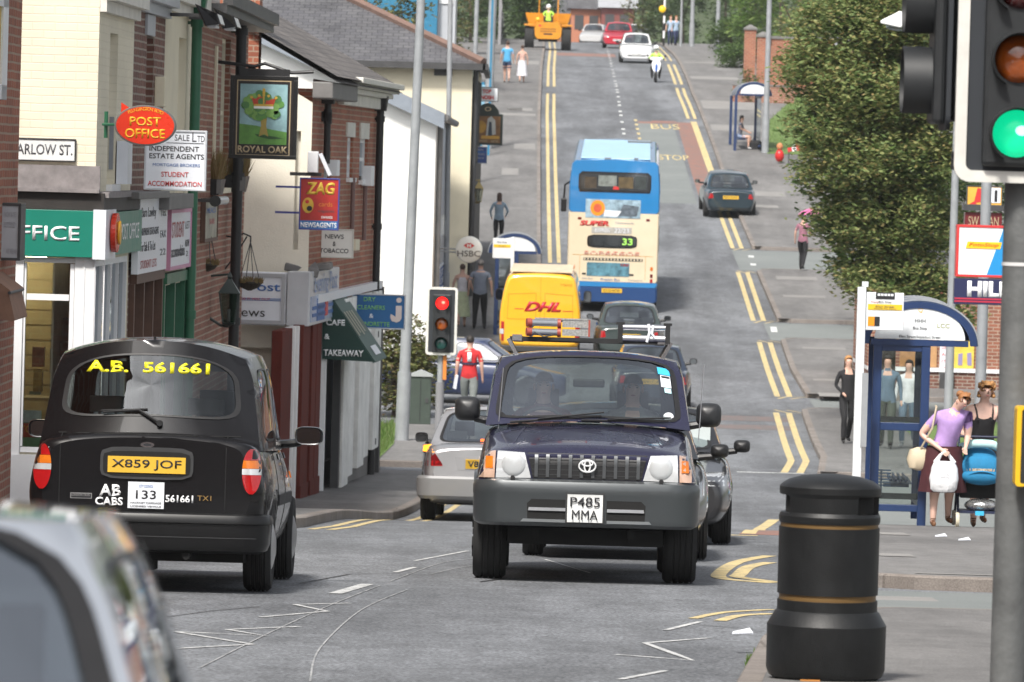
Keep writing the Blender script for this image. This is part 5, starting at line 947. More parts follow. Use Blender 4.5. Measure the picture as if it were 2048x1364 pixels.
# --- green cabinet by the far signal
Yk = 122; pk = at(840,856,Yk); s = ppm(Yk); e = thing('street_cabinet', 'dark green street cabinet with pale pitched lid beside lamp column', 'cabinet', (pk.x,Yk-.7,gz(Yk-.7)+FOOT)); w2, h = 21/s, 95/s
m = MB(); m.box(-w2,w2,0,.5,0,h); m.build('case', M('cabinet_green', (.045,.062,.05), .5, var=.15), e, bevel=.01); m = MB(); m.prism([(-w2-.03,h),(w2+.03,h),(w2+.03,h+.03),(0,h+.13),(-w2-.03,h+.03)],-.03,.53); m.build('lid', M('cabinet_lid', (.34,.36,.36), .5), e); m = MB(); m.box(-.005,.005,-.006,-.0005,.05,h-.05); m.build('door_seam', TXTK, e); m = MB(); m.box(w2*.5,w2*.75,-.02,-.0005,h*.45,h*.55); m.build('handle', DKGREY, e)
# --- lamp columns and other poles
def column(label, px, py, Y, r0, r1, h, mat=None, pxt=None, lamp=True, cat='lamp column', arm=1.4, name='lamp_column'):
    b_ = at(px, py, Y); g = gz(Y)+FOOT; lean = 0
    if pxt is not None: t = at(pxt, 0, Y); lean = (t.x-b_.x)/(t.z-g)
    e = thing(name, label, cat, (b_.x,Y,g)); m = MB(); m.tube([(0,0,-.05),(lean*1.3,0,1.3)], r0*1.25, 14); m.build('base_section', mat or GREYST, e)
    m = MB(); m.tube([(lean*1.28,0,1.28),(lean*h,0,h)], [r0,r1], 14); m.build('shaft', mat or GREYST, e)
    if lamp: m = MB(); m.tube([(lean*h,0,h),(lean*h+.3*arm,0,h+.3),(lean*h+arm,0,h+.4)], r1*.8, 8); m.build('arm', mat or GREYST, e); m = MB(); m.loft([[(lean*h+arm-.1,-.06,h+.33),(lean*h+arm-.1,.06,h+.33),(lean*h+arm-.1,.06,h+.47),(lean*h+arm-.1,-.06,h+.47)],[(lean*h+arm+.25,-.14,h+.30),(lean*h+arm+.25,.14,h+.30),(lean*h+arm+.25,.14,h+.50),(lean*h+arm+.25,-.14,h+.50)],[(lean*h+arm+.6,-.1,h+.36),(lean*h+arm+.6,.1,h+.36),(lean*h+arm+.6,.1,h+.48),(lean*h+arm+.6,-.1,h+.48)]],0,False); m.build('lantern', WHITE, e, bevel=.02)
    return e
G_L = 'grey lamp columns along the street'
column('tall grey lamp column on left footway before the green cabinet', 803, 888, 113.8, .105, .072, 11, pxt=842)
column('grey lamp column before the cream hip roofed building', 893, 560, 158, .075, .06, 11, pxt=901)
column('thick grey lamp column with blue edge behind the small red lettered sign', 977, 190, 225, .16, .14, 11, pxt=986)
column('thin grey lamp column behind the cream roof corner', 949, 110, 210, .085, .07, 11, pxt=954)
column('grey lamp column beside the far bus shelter', 1530, 308, 226.5, .11, .075, 11)
column('grey lamp column before the clipped hedge far uphill', 1434, 110, 318, .11, .09, 10)
column('distant grey lamp column beside the narrow hedge path', 1383, 92, 338, .12, .09, 10)
column('slim grey post beside the distant walkers', 1361, 95, 338, .07, .06, 4, lamp=False, cat='post', name='post')
column('grey lamp column rising behind the big tree', 1668, 240, 240, .08, .07, 12)
column('grey lamp column carrying shop signs near the right shelter', 1957, 900, 92, .085, .075, 8)
e = thing('blue_post', 'pair of bright blue posts beside the thick grey column', 'post', (at(981,170,222).x,222,gz(222)+FOOT)); m = MB(); m.box(-.05,.03,0,.1,0,6); m.build('post', TEAL, e); e2_ = thing('blue_post', 'short blue post left of the thick grey lamp column', 'post', (at(966,130,226).x,226,gz(226)+FOOT)); m = MB(); m.box(-.08,.08,0,.1,0,2.4); m.build('post', TEAL, e2_); m = MB(); m.box(-.14,.14,-.02,-.001,1.2,2.3); m.build('panel', M('pale_blue_panel2', (.2,.38,.5), .5), e2_)
# lamp head showing beside the near signal, on a column hidden by the tree
e = thing('lamp_column', 'white lamp head on curved arm in front of the big tree', 'lamp column', (at(1900,700,112).x,112,gz(112)+FOOT)); g = gz(112)+FOOT; q = at(1800,42,112); dx, dz = q.x-e.location.x, q.z-g
m = MB(); m.tube([(0,0,0),(0,0,dz-.5),(-.1,0,dz-.1),(-.4,0,dz+.05),(dx+.2,0,dz)],[.09,.06,.05,.045,.04],12); m.build('shaft', GREYST, e)
m = MB(); m.loft([[(dx-.36,-.05,dz-.05),(dx-.36,.05,dz-.05),(dx-.36,.05,dz-.0),(dx-.36,-.05,dz-.0)],[(dx-.02,-.15,dz-.12),(dx-.02,.15,dz-.12),(dx-.02,.13,dz+.18),(dx-.02,-.13,dz+.18)],[(dx+.35,-.12,dz-.08),(dx+.35,.12,dz-.08),(dx+.35,.1,dz+.16),(dx+.35,-.1,dz+.16)]],0,False); m.build('lantern', WHITE, e, bevel=.015); m = MB(); m.ball((dx+.0,0,dz-.11),(.26,.12,.08)); m.build('bowl', glass('bowl_glass', (.6,.62,.62), .8, .1), e)
# Belisha beacon
Yz = 338; p_ = at(1327,95,Yz); e = thing('belisha_beacon', 'black and white striped beacon pole with yellow globe', 'beacon', (p_.x,Yz,gz(Yz)+FOOT)); s = ppm(Yz); q = at(1319,29,Yz)
for k in range(6): m = MB(); m.cyl((0,0,k*.42),(0,0,k*.42+.419),.06,n=10); m.build('white_band' if k % 2 else 'black_band', WHITE if k % 2 else BLACK, e)
m = MB(); m.ball((-.12,0,2.05),.20); m.build('globe', lamp_mat('beacon_amber', (.9,.55,.01), .25), e)
m = MB(); m.cyl((0,0,2.5),(0,0,5),.05,n=10); m.build('upper_pole', WHITE, e)
# --- far shelter (end frame only shows as an arch)
Y2 = 227; q = at(1466,308,Y2)
shelter('blue arched bus shelter far up the right footway', (q.x+.06,Y2,gz(Y2)+FOOT), R(2), 2.6, .95, open_=True)
# --- litter and small things
for i, (px, py, lb) in enumerate(((1482,1308,'white paper scrap on the kerb left of the bin'),(1880,1096,'long white paper scrap on the footway beside women'),(1927,1104,'small white paper scrap on the footway by post'))):
    p_ = hit(px, py); m = MB(); m.add([(-.06,-.05,.005),(.07,-.03,.01),(.05,.06,.035),(-.05,.05,.012)],[(0,1,2,3)]); m.add([(-.06,-.05,.002),(.07,-.03,.004),(.05,.06,.028),(-.05,.05,.006)],[(3,2,1,0)]); o_ = m.build('litter', SIGNW, None, fix=False); o_.location = (p_.x,p_.y,gz(p_.y)+(FOOT if px > 1500 else .115)); tag(o_, lb, 'litter', 'scraps of litter')
p_ = at(2050,1108,60); e = thing('utility_pillar', 'pale grey utility pillar at the right edge', 'pillar', (p_.x,60,gz(60)+FOOT)); m = MB(); m.box(-.11,.2,0,.3,0,.40); m.box(-.11,.2,0,.3,.405,1.9); m.build('pillar', M('pale_concrete', (.34,.35,.35), .7, var=.2), e, bevel=.01); m = MB(); m.box(.02,.025,-.004,-.0005,.45,1.85); m.build('seam', TXTK, e)
# ================================================================ RIGHT SIDE: shop signs, shop, walls
e = board('photo_shop_sign', 'white shop sign with red edge and slanting blue stripe', 'shop sign', (1911,452,2130,556), 88, WHITE, TXTR, .035, .25)
bshape(e, [[(.28,.03),(.43,.97),(.62,.97),(.47,.03)]], 'blue_stripe', M('bright_blue', (.012,.24,.55), .4)); bshape(e, [[(.085,.55),(.40,.55),(.415,.68),(.10,.68)]], 'yellow_label', M('label_yellow', (.85,.48,.01), .4), -.010); btext(e, 'FotoStop', .25, .615, .085, M('label_red', (.6,.06,.01), .5), .27, y=-.0105, shear=.25, bold=.015)
e = board('shop_sign', 'navy shop sign with white block letters HIL and red stripes', 'shop sign', (1906,558,2135,612), 88, M('navy_sign', (.016,.02,.07), .4), None, .01, .22)
btext(e, 'HILLS', .35, .60, .60, TXTW, .46, bold=.05)
bshape(e, [rectp(.01,.99,.10,.16),rectp(.01,.99,.20,.26)], 'red_stripes', M('crimson', (.42,.02,.05), .5))
e = board('pub_sign', 'maroon sign with gold scrollwork under a grey canopy', 'sign', (1928,424,2004,470), 97, M('maroon_sign', (.13,.01,.014), .4), None, .01, .3); btext(e, 'SW O AN', .5, .6, .4, GOLD, .8)
m = MB(); m.box(-.33,.4,-.06,.35,e['hh']+.02,e['hh']+.11); m.build('canopy', DKGREY, e)
e = board('poster_sign', 'small yellow and red poster sign above the maroon sign', 'sign', (1933,372,2004,411), 97.2, M('poster_yellow', (.75,.42,.06), .5, var=.2), DKGREY, .012, .1); bshape(e, [[(.2,.1),(.3,.9),(.4,.85),(.42,.2)],[(.08,.05),(.2,.2),(.3,.05)]], 'red_figure', TXTR); bshape(e, [rectp(.55,.95,.15,.92)], 'white_panel', SIGNW, -.009); bshape(e, [rectp(.62,.68,.2,.8),rectp(.78,.86,.2,.8)], 'dark_bars', TXTK, -.011)
m = MB(); m.box(.0,.05,.02,.07,-2.2,0); m.build('post', MAROON, e)
# brick shop with posters, mostly hidden by the tree
Ysh = 139; q = at(1835,850,Ysh); b = thing('corner_shop', 'brick based corner shop with poster windows beyond the shelter', 'shop building', (q.x,Ysh,gz(Ysh))); s = ppm(Ysh); zt_ = at(1900,690,Ysh).z; zm = at(1900,740,Ysh).z; g = gz(Ysh)+.1
m = MB(); m.box(q.x-1.2,q.x+9,Ysh,Ysh+6,g,zm-.06); put(m, 'wall', BRICK_D, b); m = MB(); m.box(q.x-1.2,q.x+9,Ysh-.05,Ysh+6,zm-.05,zm+.04); put(m, 'sill_band', WHITE, b); m = MB(); m.box(q.x-1.2,q.x+9,Ysh+.05,Ysh+6,zm+.045,zt_+1.8); put(m, 'upper_wall', BRICK_M, b)
for i, (x0, x1, mt) in enumerate(((1842,1874,M('poster_tan', (.46,.26,.12), .5, var=.3)),(1880,1904,SIGNW),(1908,1948,M('poster_yellow2', (.68,.52,.08), .5, var=.3)),(1800,1834,M('poster_orange', (.4,.2,.08), .5, var=.4)))):
    a_, c_ = at(x0,700,Ysh).x, at(x1,700,Ysh).x; m = MB(); m.box(a_,c_,Ysh-.02,Ysh+.045,zm+.05 if i != 1 else zm-.25,zt_+.3); o_ = put(m, 'window_poster', mt, b)
    if i == 1:
        for kk in range(5): text(('FRESH','OPEN','8 TILL 8','ALL','DAYS')[kk], .07, TXTR, b, ((a_+c_)/2-b.location.x,-.025,zm-.12+kk*.16-b.location.z), 0, .2)
    if i == 2:
        m = MB(); m.prism([(a_+.1,zm+.12),(a_+.2,zm+.12),(a_+.2,zm+.4),(a_+.1,zm+.38)],Ysh-.03,Ysh-.022); m.prism([(a_+.32,zm+.12),(a_+.42,zm+.12),(a_+.4,zm+.42),(a_+.3,zm+.4)],Ysh-.03,Ysh-.022); put(m, 'poster_print', M('poster_blue', (.25,.22,.4), .5), b)
m = MB(); m.box(at(1878,780,Ysh).x,at(1906,780,Ysh).x,Ysh-.12,Ysh-.002,g,zm-.06); put(m, 'dark_pier', DKGREY, b); m = MB(); m.box(q.x-1.3,q.x+9,Ysh-.25,Ysh+6,zt_+1.8,zt_+2.1); put(m, 'roof', SLATE, b)
# brick gate piers and garden wall far up on the right
for (x0,x1,yt,yb,Y,lb,L_) in ((1487,1510,54,150,266,'slim red brick gate pier with pointed cap beside hedge',.5),(1512,1536,68,178,258,'broad red brick gate pier at the end of the garden wall',.55)):
    p_ = at((x0+x1)/2,yb,Y); s = ppm(Y); g = gz(Y); w2 = (x1-x0)/s/2; h = at(x0,yt,Y).z-g; e = thing('gate_pier', lb, 'gate pier', (p_.x,Y,g)); m = MB(); m.box(-w2,w2,0,L_,0,h-.12); m.build('pier', BRICK_R, e); m = MB(); m.loft([[(-w2-.05,-.05,h-.12),(w2+.05,-.05,h-.12),(w2+.05,L_+.05,h-.12),(-w2-.05,L_+.05,h-.12)],[(-w2-.05,-.05,h-.04),(w2+.05,-.05,h-.04),(w2+.05,L_+.05,h-.04),(-w2-.05,L_+.05,h-.04)],[(-.05,L_/2-.05,h+.12),(.05,L_/2-.05,h+.12),(.05,L_/2+.05,h+.12),(-.05,L_/2+.05,h+.12)]],0,False); m.build('cap_stone', STONEW if False else LEADG, e)
p_ = at(1538,170,258.3); e = thing('garden_wall', 'red brick garden wall with grey coping behind the far shelter', 'wall', (p_.x,258.2,gz(258))); h = at(1540,72,258.3).z-gz(258); m = MB(); m.box(0,7,0,.3,0,h-.12); m.build('wall', BRICK_R, e); m = MB(); m.box(-.0,7,-.05,.35,h-.12,h); m.build('coping', LEADG, e)
p_ = at(1484,178,255); e = thing('garden_wall', 'low brick wall with planting in front of the gate piers', 'wall', (p_.x-.5,252,gz(252)+.1)); m = MB(); m.box(0,2.6,0,.3,0,.7); m.build('wall', BRICK_M, e); m = MB(); m.box(-.03,2.63,-.03,.33,.7,.76); m.build('coping', LEADG, e)
p_ = at(1582,300,222); e = thing('barrier', 'red and white striped barrier with red lamp standing in for a half-hidden red object beside the tree', 'barrier', (p_.x,222,gz(222)+FOOT)); s = ppm(222)  # invented stand-in for a half-hidden red object taken for a parked car
for k in range(6): m = MB(); m.obox((-.05+k*.16,0,.55+k*.03),(.16,.05,.22),(0,-.2,0)); m.build('stripe', TXTR if k % 2 == 0 else WHITE, e)
m = MB(); m.box(-.1,-.05,0,.05,0,.6); m.box(.75,.8,0,.05,0,.7); m.build('leg', DKGREY, e); m = MB(); m.ball((-.42,-.05,.28),(.17,.17,.24)); m.build('red_lamp', M('red_ball', (.5,.015,.015), .3), e); m = MB(); m.ball((-.42,-.05,.62),(.12,.12,.14)); m.build('lamp_top', M('orange_top', (.5,.2,.08), .4), e)
# ================================================================ TREES, HEDGES, BACKDROP
LV = {'main': leafmat('tree_leaves', [(.11,.17,.055),(.16,.22,.075),(.21,.26,.09),(.29,.31,.12),(.29,.22,.09)]),
      'lime': leafmat('lime_leaves', [(.09,.17,.03),(.13,.22,.05),(.19,.26,.07)]), 'dark': leafmat('dark_leaves', [(.04,.075,.03),(.065,.11,.035),(.09,.14,.045)]),
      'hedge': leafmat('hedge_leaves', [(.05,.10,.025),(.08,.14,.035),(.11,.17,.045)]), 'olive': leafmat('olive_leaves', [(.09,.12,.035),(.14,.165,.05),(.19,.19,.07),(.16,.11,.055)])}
BARK = M('bark', (.08,.06,.045), .9, var=.35, vs=10, bump=.6, bs=25)
def leaves(mb, blobs, n, size, clump=.30, rnd=None):
    rnd = rnd or random; vol = [b[3]*b[4]*b[5] for b in blobs]; tot = sum(vol)
    for b_, v in zip(blobs, vol):
        nc = max(3, int(n*v/tot/28))
        for _ in range(nc):
            while True:
                d = Vector((rnd.uniform(-1,1), rnd.uniform(-1,1), rnd.uniform(-1,1)))
                if .25 < d.length < 1: break
            d = d*(d.length**-.45) if d.length > 0 else d
            c = Vector((b_[0]+d.x*b_[3], b_[1]+d.y*b_[4], b_[2]+d.z*b_[5])); dr = rnd.uniform(-.25,.25)
            for _ in range(28):
                p = c+Vector((rnd.gauss(0,clump), rnd.gauss(0,clump), rnd.gauss(0,clump*.55)-.0)); a = rnd.uniform(0,6.28); t = rnd.uniform(-.9,.9)
                u = Vector((math.cos(a),math.sin(a),dr-.25)); w_ = Vector((-math.sin(a)*math.cos(t),math.cos(a)*math.cos(t),math.sin(t))); q = size*rnd.uniform(.6,1.3)
                mb.add([p-u*q*.55, p+w_*q*.30, p+u*q*.6, p-w_*q*.30],[(0,1,2,3)])
def tree(label, base, h, blobs, n, size, mat, r=.16, name='tree', group=None, clump=.3, seed=1, limbs=True, cat='tree'):
    rnd = random.Random(seed); e = thing(name, label, cat, base, 0, group)
    if limbs:
        m = MB(); m.tube([(0,0,-.2),(.03,0,h*.35),(-.05,.05,h*.7),(0,0,h)],[r*1.3,r,r*.75,r*.45],10)
        for b_ in blobs: t = rnd.uniform(.45,.95); p0 = Vector((0,0,h*t)); p1 = Vector(b_[:3]); m.tube([p0,(p0+p1)/2+Vector((0,0,.25)),p1,p1+(p1-p0)*.3],[r*.45,r*.3,r*.16,r*.05],6)
        m.build('trunk', BARK, e)
    m = MB(); leaves(m, blobs, n, size, clump, rnd); m.build('crown', mat, e, fix=False)
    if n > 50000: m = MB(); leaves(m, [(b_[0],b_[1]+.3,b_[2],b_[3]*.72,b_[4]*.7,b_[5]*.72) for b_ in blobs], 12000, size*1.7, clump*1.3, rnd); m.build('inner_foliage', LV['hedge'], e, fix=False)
    return e
Yt = 126; s = ppm(Yt); bt = at(1770,850,Yt); gt = gz(Yt)
def pb_(px, py, r, ry=None, dy=0): q = at(px, py, Yt); return (q.x-bt.x, dy, q.z-gt, r/s, 1.6, (ry or r)/s)
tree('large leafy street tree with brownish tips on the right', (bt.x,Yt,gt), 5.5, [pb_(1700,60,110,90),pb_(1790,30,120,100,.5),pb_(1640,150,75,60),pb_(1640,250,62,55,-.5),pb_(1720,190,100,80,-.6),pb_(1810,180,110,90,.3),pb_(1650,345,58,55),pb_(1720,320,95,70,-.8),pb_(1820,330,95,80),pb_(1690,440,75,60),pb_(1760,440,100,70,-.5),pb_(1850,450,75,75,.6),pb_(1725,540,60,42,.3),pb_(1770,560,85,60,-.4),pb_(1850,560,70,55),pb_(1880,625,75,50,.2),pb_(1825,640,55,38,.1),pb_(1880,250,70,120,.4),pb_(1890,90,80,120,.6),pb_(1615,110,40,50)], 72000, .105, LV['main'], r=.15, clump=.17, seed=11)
# mass of shrubs and trees behind it
def bush(label, px, py, Y, w_, h, d, n, size, mat, seed=2, name='bush', cat='bush', group=None, flat=False):
    b_ = at(px, py, Y); g = gz(Y); rnd = random.Random(seed)
    bl_ = [(0,0,h*.5,w_/2,d/2,h*.5)] if not flat else [((i-1)*w_/3,0,h*.5,w_/4.2,d/2,h*.52) for i in range(3)]
    return tree(label, (b_.x,Y,g), h*.5, bl_+[(rnd.uniform(-.3,.3)*w_,rnd.uniform(-.2,.2)*d,h*rnd.uniform(.55,.85),w_*.25,d*.3,h*.25) for _ in range(3)], n, size, mat, r=.08, name=name, seed=seed, clump=max(.14,size*1.2), cat=cat, group=group)
bush('dense green shrub on the grass beside the white panelled shop', 790, 842, 126, 1.5, 2.3, 1.4, 6500, .10, LV['olive'], 3)
bush('lower shrub spreading towards the green street cabinet', 838, 850, 129, 1.0, 1.5, 1.0, 2500, .10, LV['olive'], 4)
bush('bright green conifer like tree above the brick garden wall', 1560, 120, 300, 5, 8.5, 4, 6000, .26, LV['lime'], 5, 'tree', 'tree'); bush('bright green tree beside the far gate piers', 1510, 110, 306, 2.6, 6.5, 3, 3000, .24, LV['lime'], 15, 'tree', 'tree')
bush('clipped dark hedge right of the far lamp column', 1470, 118, 290, 1.5, 1.2, 3, 2600, .14, LV['hedge'], 6, 'hedge', 'hedge', flat=True); bush('rounded hedge beside the gate pier', 1463, 92, 312, 2.2, 2.0, 3, 2600, .16, LV['hedge'], 7, 'hedge', 'hedge')
for i, (px, Y, w_, h, mt, lb) in enumerate(((1325,372,3.2,6.5,'dark','dark leafy tree behind the striped beacon pole'),(1285,378,2.4,5.5,'olive','olive green tree behind the white car'),(1365,380,3.0,7,'dark','dark tree left of the narrow hedge path'),(1450,385,3.6,8,'dark','dark tree above the clipped hedge'),(1500,390,4.5,8,'dark','tall dark tree behind the bright conifer'),(1600,330,6,9,'olive','broad olive tree filling the view above the garden wall'),(1660,260,5,6,'main','leafy tree behind the big street tree'),(940,330,3.2,7,'dark','dark tree beside the thin lamp column'),(905,300,2.6,6,'olive','olive tree beside the teal panelled building'),(985,345,2.4,5.5,'dark','small dark tree beyond the blue posts'),(1046,352,1.5,3.4,'hedge','dark hedge left of the yellow dumper'),(1072,368,2.5,4.2,'dark','dark tree behind the yellow dumper'),(770,240,3.0,5.5,'olive','green tree above the slate hip roof'))):
    bush(lb, px, 90, Y, w_, h, w_*.8, 3600, .2, LV[mt], 20+i, 'tree', 'tree', 'trees on the far hill')
bush('dense shrubs below the big street tree', 1850, 640, 172, 5, 3.6, 3, 4000, .2, LV['hedge'], 41, 'hedge', 'hedge'); bush('hedge behind the corner shop', 1880, 640, 160, 6, 5.5, 3, 4000, .2, LV['dark'], 42, 'hedge', 'hedge')
bush('small plant on the low brick wall', 1500, 130, 252.2, .9, 1.5, .5, 700, .12, LV['hedge'], 43)
# teal panelled building, grey fence and far houses
p_ = at(828,60,250); e = thing('teal_building', 'teal panelled building with white window beyond the slate roofs', 'building', (p_.x,250,gz(250))); m = MB(); m.box(-2.5,.95,0,8,0,9); m.build('wall', TEAL, e); m = MB(); m.box(.96,1.7,.5,7,0,8); m.build('side_block', SGREY, e); m = MB(); m.box(1.0,1.6,.44,.49,4,6.2); m.build('window', WHITE, e)
p_ = at(1018,95,330); e = thing('wooden_fence', 'tall grey fence beside the dark hedge left of dumper', 'fence', (p_.x,325,gz(325))); m = MB()
for k in range(12): m.box(-.55,-.5,k*5,k*5+4.9,0,2.4)
m.build('boards', M('grey_boards', (.25,.25,.26), .8, var=.2), e); m = MB()
for k in range(12): m.box(-.60,-.45,k*5-.1,k*5,0,2.6)
m.build('posts', M('grey_boards', 0), e)
for i, (x0, x1, yt, Y, wl_, rf, lb) in enumerate(((1142,1207,17,470,M('salmon_render', (.42,.17,.10), .8, var=.1),SLATE,'salmon rendered house at the top of the hill'),(1203,1268,15,465,M('maroon_brick', (.20,.06,.05), .8, var=.15),M('pale_slate', (.3,.31,.33), .6, var=.15),'dark red house with pale slate roof at the hilltop'),(1090,1150,30,480,BRICK_M,SLATE,'brown brick house behind the yellow dumper'))):
    a_, c_ = at(x0,40,Y).x, at(x1,40,Y).x; g = gz(Y); zt_ = at(x0,yt,Y).z; e = thing('house', lb, 'house', ((a_+c_)/2,Y,g)); w2 = (c_-a_)/2; m = MB(); m.box(-w2,w2,0,7,-1,zt_-g); m.build('wall', wl_, e); m = MB(); m.prismx([(-.4,zt_-g),(7.4,zt_-g),(3.5,zt_-g+2.6)],-w2-.3,w2+.3); m.build('roof', rf, e)
    for kk in (-.5,.4):
        m = MB(); m.box(w2*kk-.35,w2*kk+.35,-.04,.05,zt_-g-1.6,zt_-g-.5); wo_ = m.build('window', DKGREY, e)
tag(None, None) if False else None
# a wooded ridge closes the view
rnd = random.Random(9); m = MB()
bl_ = []
for k in range(46): x = -46+k*2.1; y = rnd.uniform(500,560); bl_.append((x,y,gz(y)+rnd.uniform(2.5,5),2.4,3,rnd.uniform(3.5,6)))
leaves(m, bl_, 26000, .5, .5, rnd); tag(m.build('distant_wood', LV['dark'], None, fix=False), 'dark wooded ridge beyond the rooftops', 'woodland', kind='stuff')
m = MB(); rows = []
for k in range(40): x = -150+k*8; rows.append([(x,600,gz(600)-2),(x,640,gz(600)+9+3*math.sin(k*.7)),(x,800,gz(600)+22+5*math.sin(k*.37))])
m.loft(rows,0,True,(False,False),closed=False); tag(m.build('hills', M('hill_green', (.06,.085,.035), .9, var=.4, vs=.05)), kind='structure')
# ================================================================ VEHICLES
from mathutils.bvhtree import BVHTree
TRIM = M('grey_trim_plastic', (.03,.031,.033), .55, var=.15); SEAT = M('seat_cloth', (.05,.052,.055), .9, var=.2); SEATG = M('seat_grey', (.16,.165,.165), .9, var=.15)
RED_L = M('tail_red', (.36,.006,.008), .12, coat=1, var=.15, vs=18); AMB_L = M('indicator_amber', (.62,.16,.012), .15, coat=1, var=.15, vs=18); CLR_L = M('lamp_clear', (.66,.68,.69), .10, .35, var=.12, vs=6, coat=1); SILV = M('lamp_reflector', (.75,.76,.78), .18, .8, var=.3, vs=10)
PLATE_Y = M('plate_yellow', (.66,.40,.035), .4, var=.06); PLATE_W = M('plate_white', (.72,.73,.72), .4, var=.06); HUB = M('wheel_alloy', (.42,.43,.45), .35, .8, var=.1)
def ring(y, wb, wm, wt, zb, zm, zs, zd, k=1.0):
    h = [(0,zb),(wb*.6,zb),(wb*.93,zb),(wb,zb+.05),(wm,zm-.10),(wm,zm+.06),(wt,zs-.07),(wt*.94,zs),(wt*.55,zs+(zd-zs)*.75),(0,zd)]
    P = h+[(-x,z) for x, z in h[-2:0:-1]]
    cz = (zb+zd)/2; return [(x*k, y, cz+(z-cz)*k) for x, z in P]
def body_loft(st, e, mat, name='body', nose=.03, k=.90, sub=2):
    m = MB(); rings = [ring(st[0][0], *st[0][1:], k), ring(st[0][0]+nose*.35, *st[0][1:], (1+k)/2+.02)]+[ring(s_[0]+(nose if i == 0 else (-nose if i == len(st)-1 else 0)), *s_[1:]) for i, s_ in enumerate(st)]
    rings += [ring(st[-1][0]-nose*.35, *st[-1][1:], (1+k)/2+.02), ring(st[-1][0], *st[-1][1:], k)]
    m.loft(rings, 0, True); return m.build(name, mat, e, sub=sub)
def wheel(e, x, y, r, w_, rim=HUB, spokes=0, bulge=.0, steer=0):
    s_ = 1 if x > 0 else -1; m = MB(); P = [(r*.60,-w_/2+.005),(r*.62,-w_/2),(r*.92,-w_/2),(r*.985,-w_/2+.025)]
    for kk in range(4): q = -w_/2+.04+kk*(w_-.08)/4; P += [(r,q+.002),(r,q+(w_-.08)/4-.014),(r-.010,q+(w_-.08)/4-.010),(r-.010,q+(w_-.08)/4-.002)]
    P += [(r,w_/2-.035),(r*.985,w_/2-.025),(r*.92,w_/2),(r*.62,w_/2),(r*.60,w_/2-.005)]
    m.lathe(P, 36, axis='X'); o = m.build('wheel', RUB, e); o.location = (x,y,r); o.rotation_euler = (0,0,steer)
    m = MB(); d = s_*(w_/2-.03); m.lathe([(.001,d+s_*bulge),(r*.2,d+s_*bulge*.95),(r*.45,d+s_*bulge*.6),(r*.60,d+s_*.012),(r*.63,d+s_*.03),(r*.60,d-s_*.05)],28,axis='X'); rm = m.build('rim', rim, o)
    if spokes:
        m = MB()
        for k in range(spokes): a = 2*math.pi*k/spokes; m.obox((d+s_*(bulge+.012),math.cos(a)*r*.4,math.sin(a)*r*.4),(.02,r*.12,r*.3),(a-math.pi/2 if False else math.pi/2+a,0,0))
        m.build('slots', DARK, o)
    return o
class Surf:                       # lays thin panels onto an already shaped body
    def __init__(s, e, objs):
        bpy.context.view_layer.update(); s.e = e; vs, fs = [], []; dg = bpy.context.evaluated_depsgraph_get()
        for o in objs:
            ev = o.evaluated_get(dg); me = ev.to_mesh(); n = len(vs); vs += [v.co.copy() for v in me.vertices]; fs += [[n+i for i in p.vertices] for p in me.polygons]; ev.to_mesh_clear()
        s.t = BVHTree.FromPolygons(vs, fs)
    def at(s, a, z, ax='y', start=-2.0):
        if ax == 'y': h = s.t.ray_cast(Vector((a,start,z)), Vector((0,1,0)))
        elif ax == 'x': h = s.t.ray_cast(Vector((3,a,z)), Vector((-1,0,0)))
        elif ax == '-x': h = s.t.ray_cast(Vector((-3,a,z)), Vector((1,0,0)))
        else: h = s.t.ray_cast(Vector((a,z,4)), Vector((0,0,-1)))
        return h[0]
    def stick(s, polys, name, mat, d=.008, ax='y', step=.05, parent=None, th=.012, flat=None, bevel=0):
        bm = bmesh.new()
        if not isinstance(polys[0][0], (tuple, list)): polys = [polys]
        for p in polys:
            try: bm.faces.new([bm.verts.new((q[0], q[1], 0)) for q in p])
            except ValueError: pass
        for i in (0, 1):
            lo = min(v.co[i] for v in bm.verts); hi = max(v.co[i] for v in bm.verts); t = lo+step
            while t < hi-.004:
                nn = Vector((1,0,0)) if i == 0 else Vector((0,1,0)); bmesh.ops.bisect_plane(bm, geom=bm.verts[:]+bm.edges[:]+bm.faces[:], plane_co=nn*t, plane_no=nn); t += step
        r = bmesh.ops.extrude_face_region(bm, geom=bm.faces[:]); top = {v for v in r['geom'] if isinstance(v, bmesh.types.BMVert)}; last = None
        hits = {}
        for v in bm.verts:
            h = s.at(v.co.x, v.co.y, ax); hits[v] = h
        good = [h for h in hits.values() if h]
        for v in bm.verts:
            h = hits[v]; a, z = v.co.x, v.co.y; up = v in top
            if ax == 'y': y = h.y if h else (max(g.y for g in good) if good else 0); y = flat if flat is not None else y; v.co = (a, y-(d if up else d-th), z)
            elif ax in ('x', '-x'): sg = 1 if ax == 'x' else -1; x = h.x if h else (min(sg*g.x for g in good)*sg if good else 0); v.co = (x+sg*(d if up else d-th), a, z)
            else: zz = h.z if h else (good[0].z if good else 0); v.co = (a, z, zz+(d if up else d-th))
        bmesh.ops.recalc_face_normals(bm, faces=bm.faces); me = bpy.data.meshes.new(name); bm.to_mesh(me); bm.free(); me.materials.append(mat)
        for p in me.polygons: p.use_smooth = True
        me.set_sharp_from_angle(angle=R(40))
        o = bpy.data.objects.new(name, me); COL.objects.link(o); o.parent = parent or s.e; return o
def mirp(p): return [(-x, z) for x, z in p][::-1]
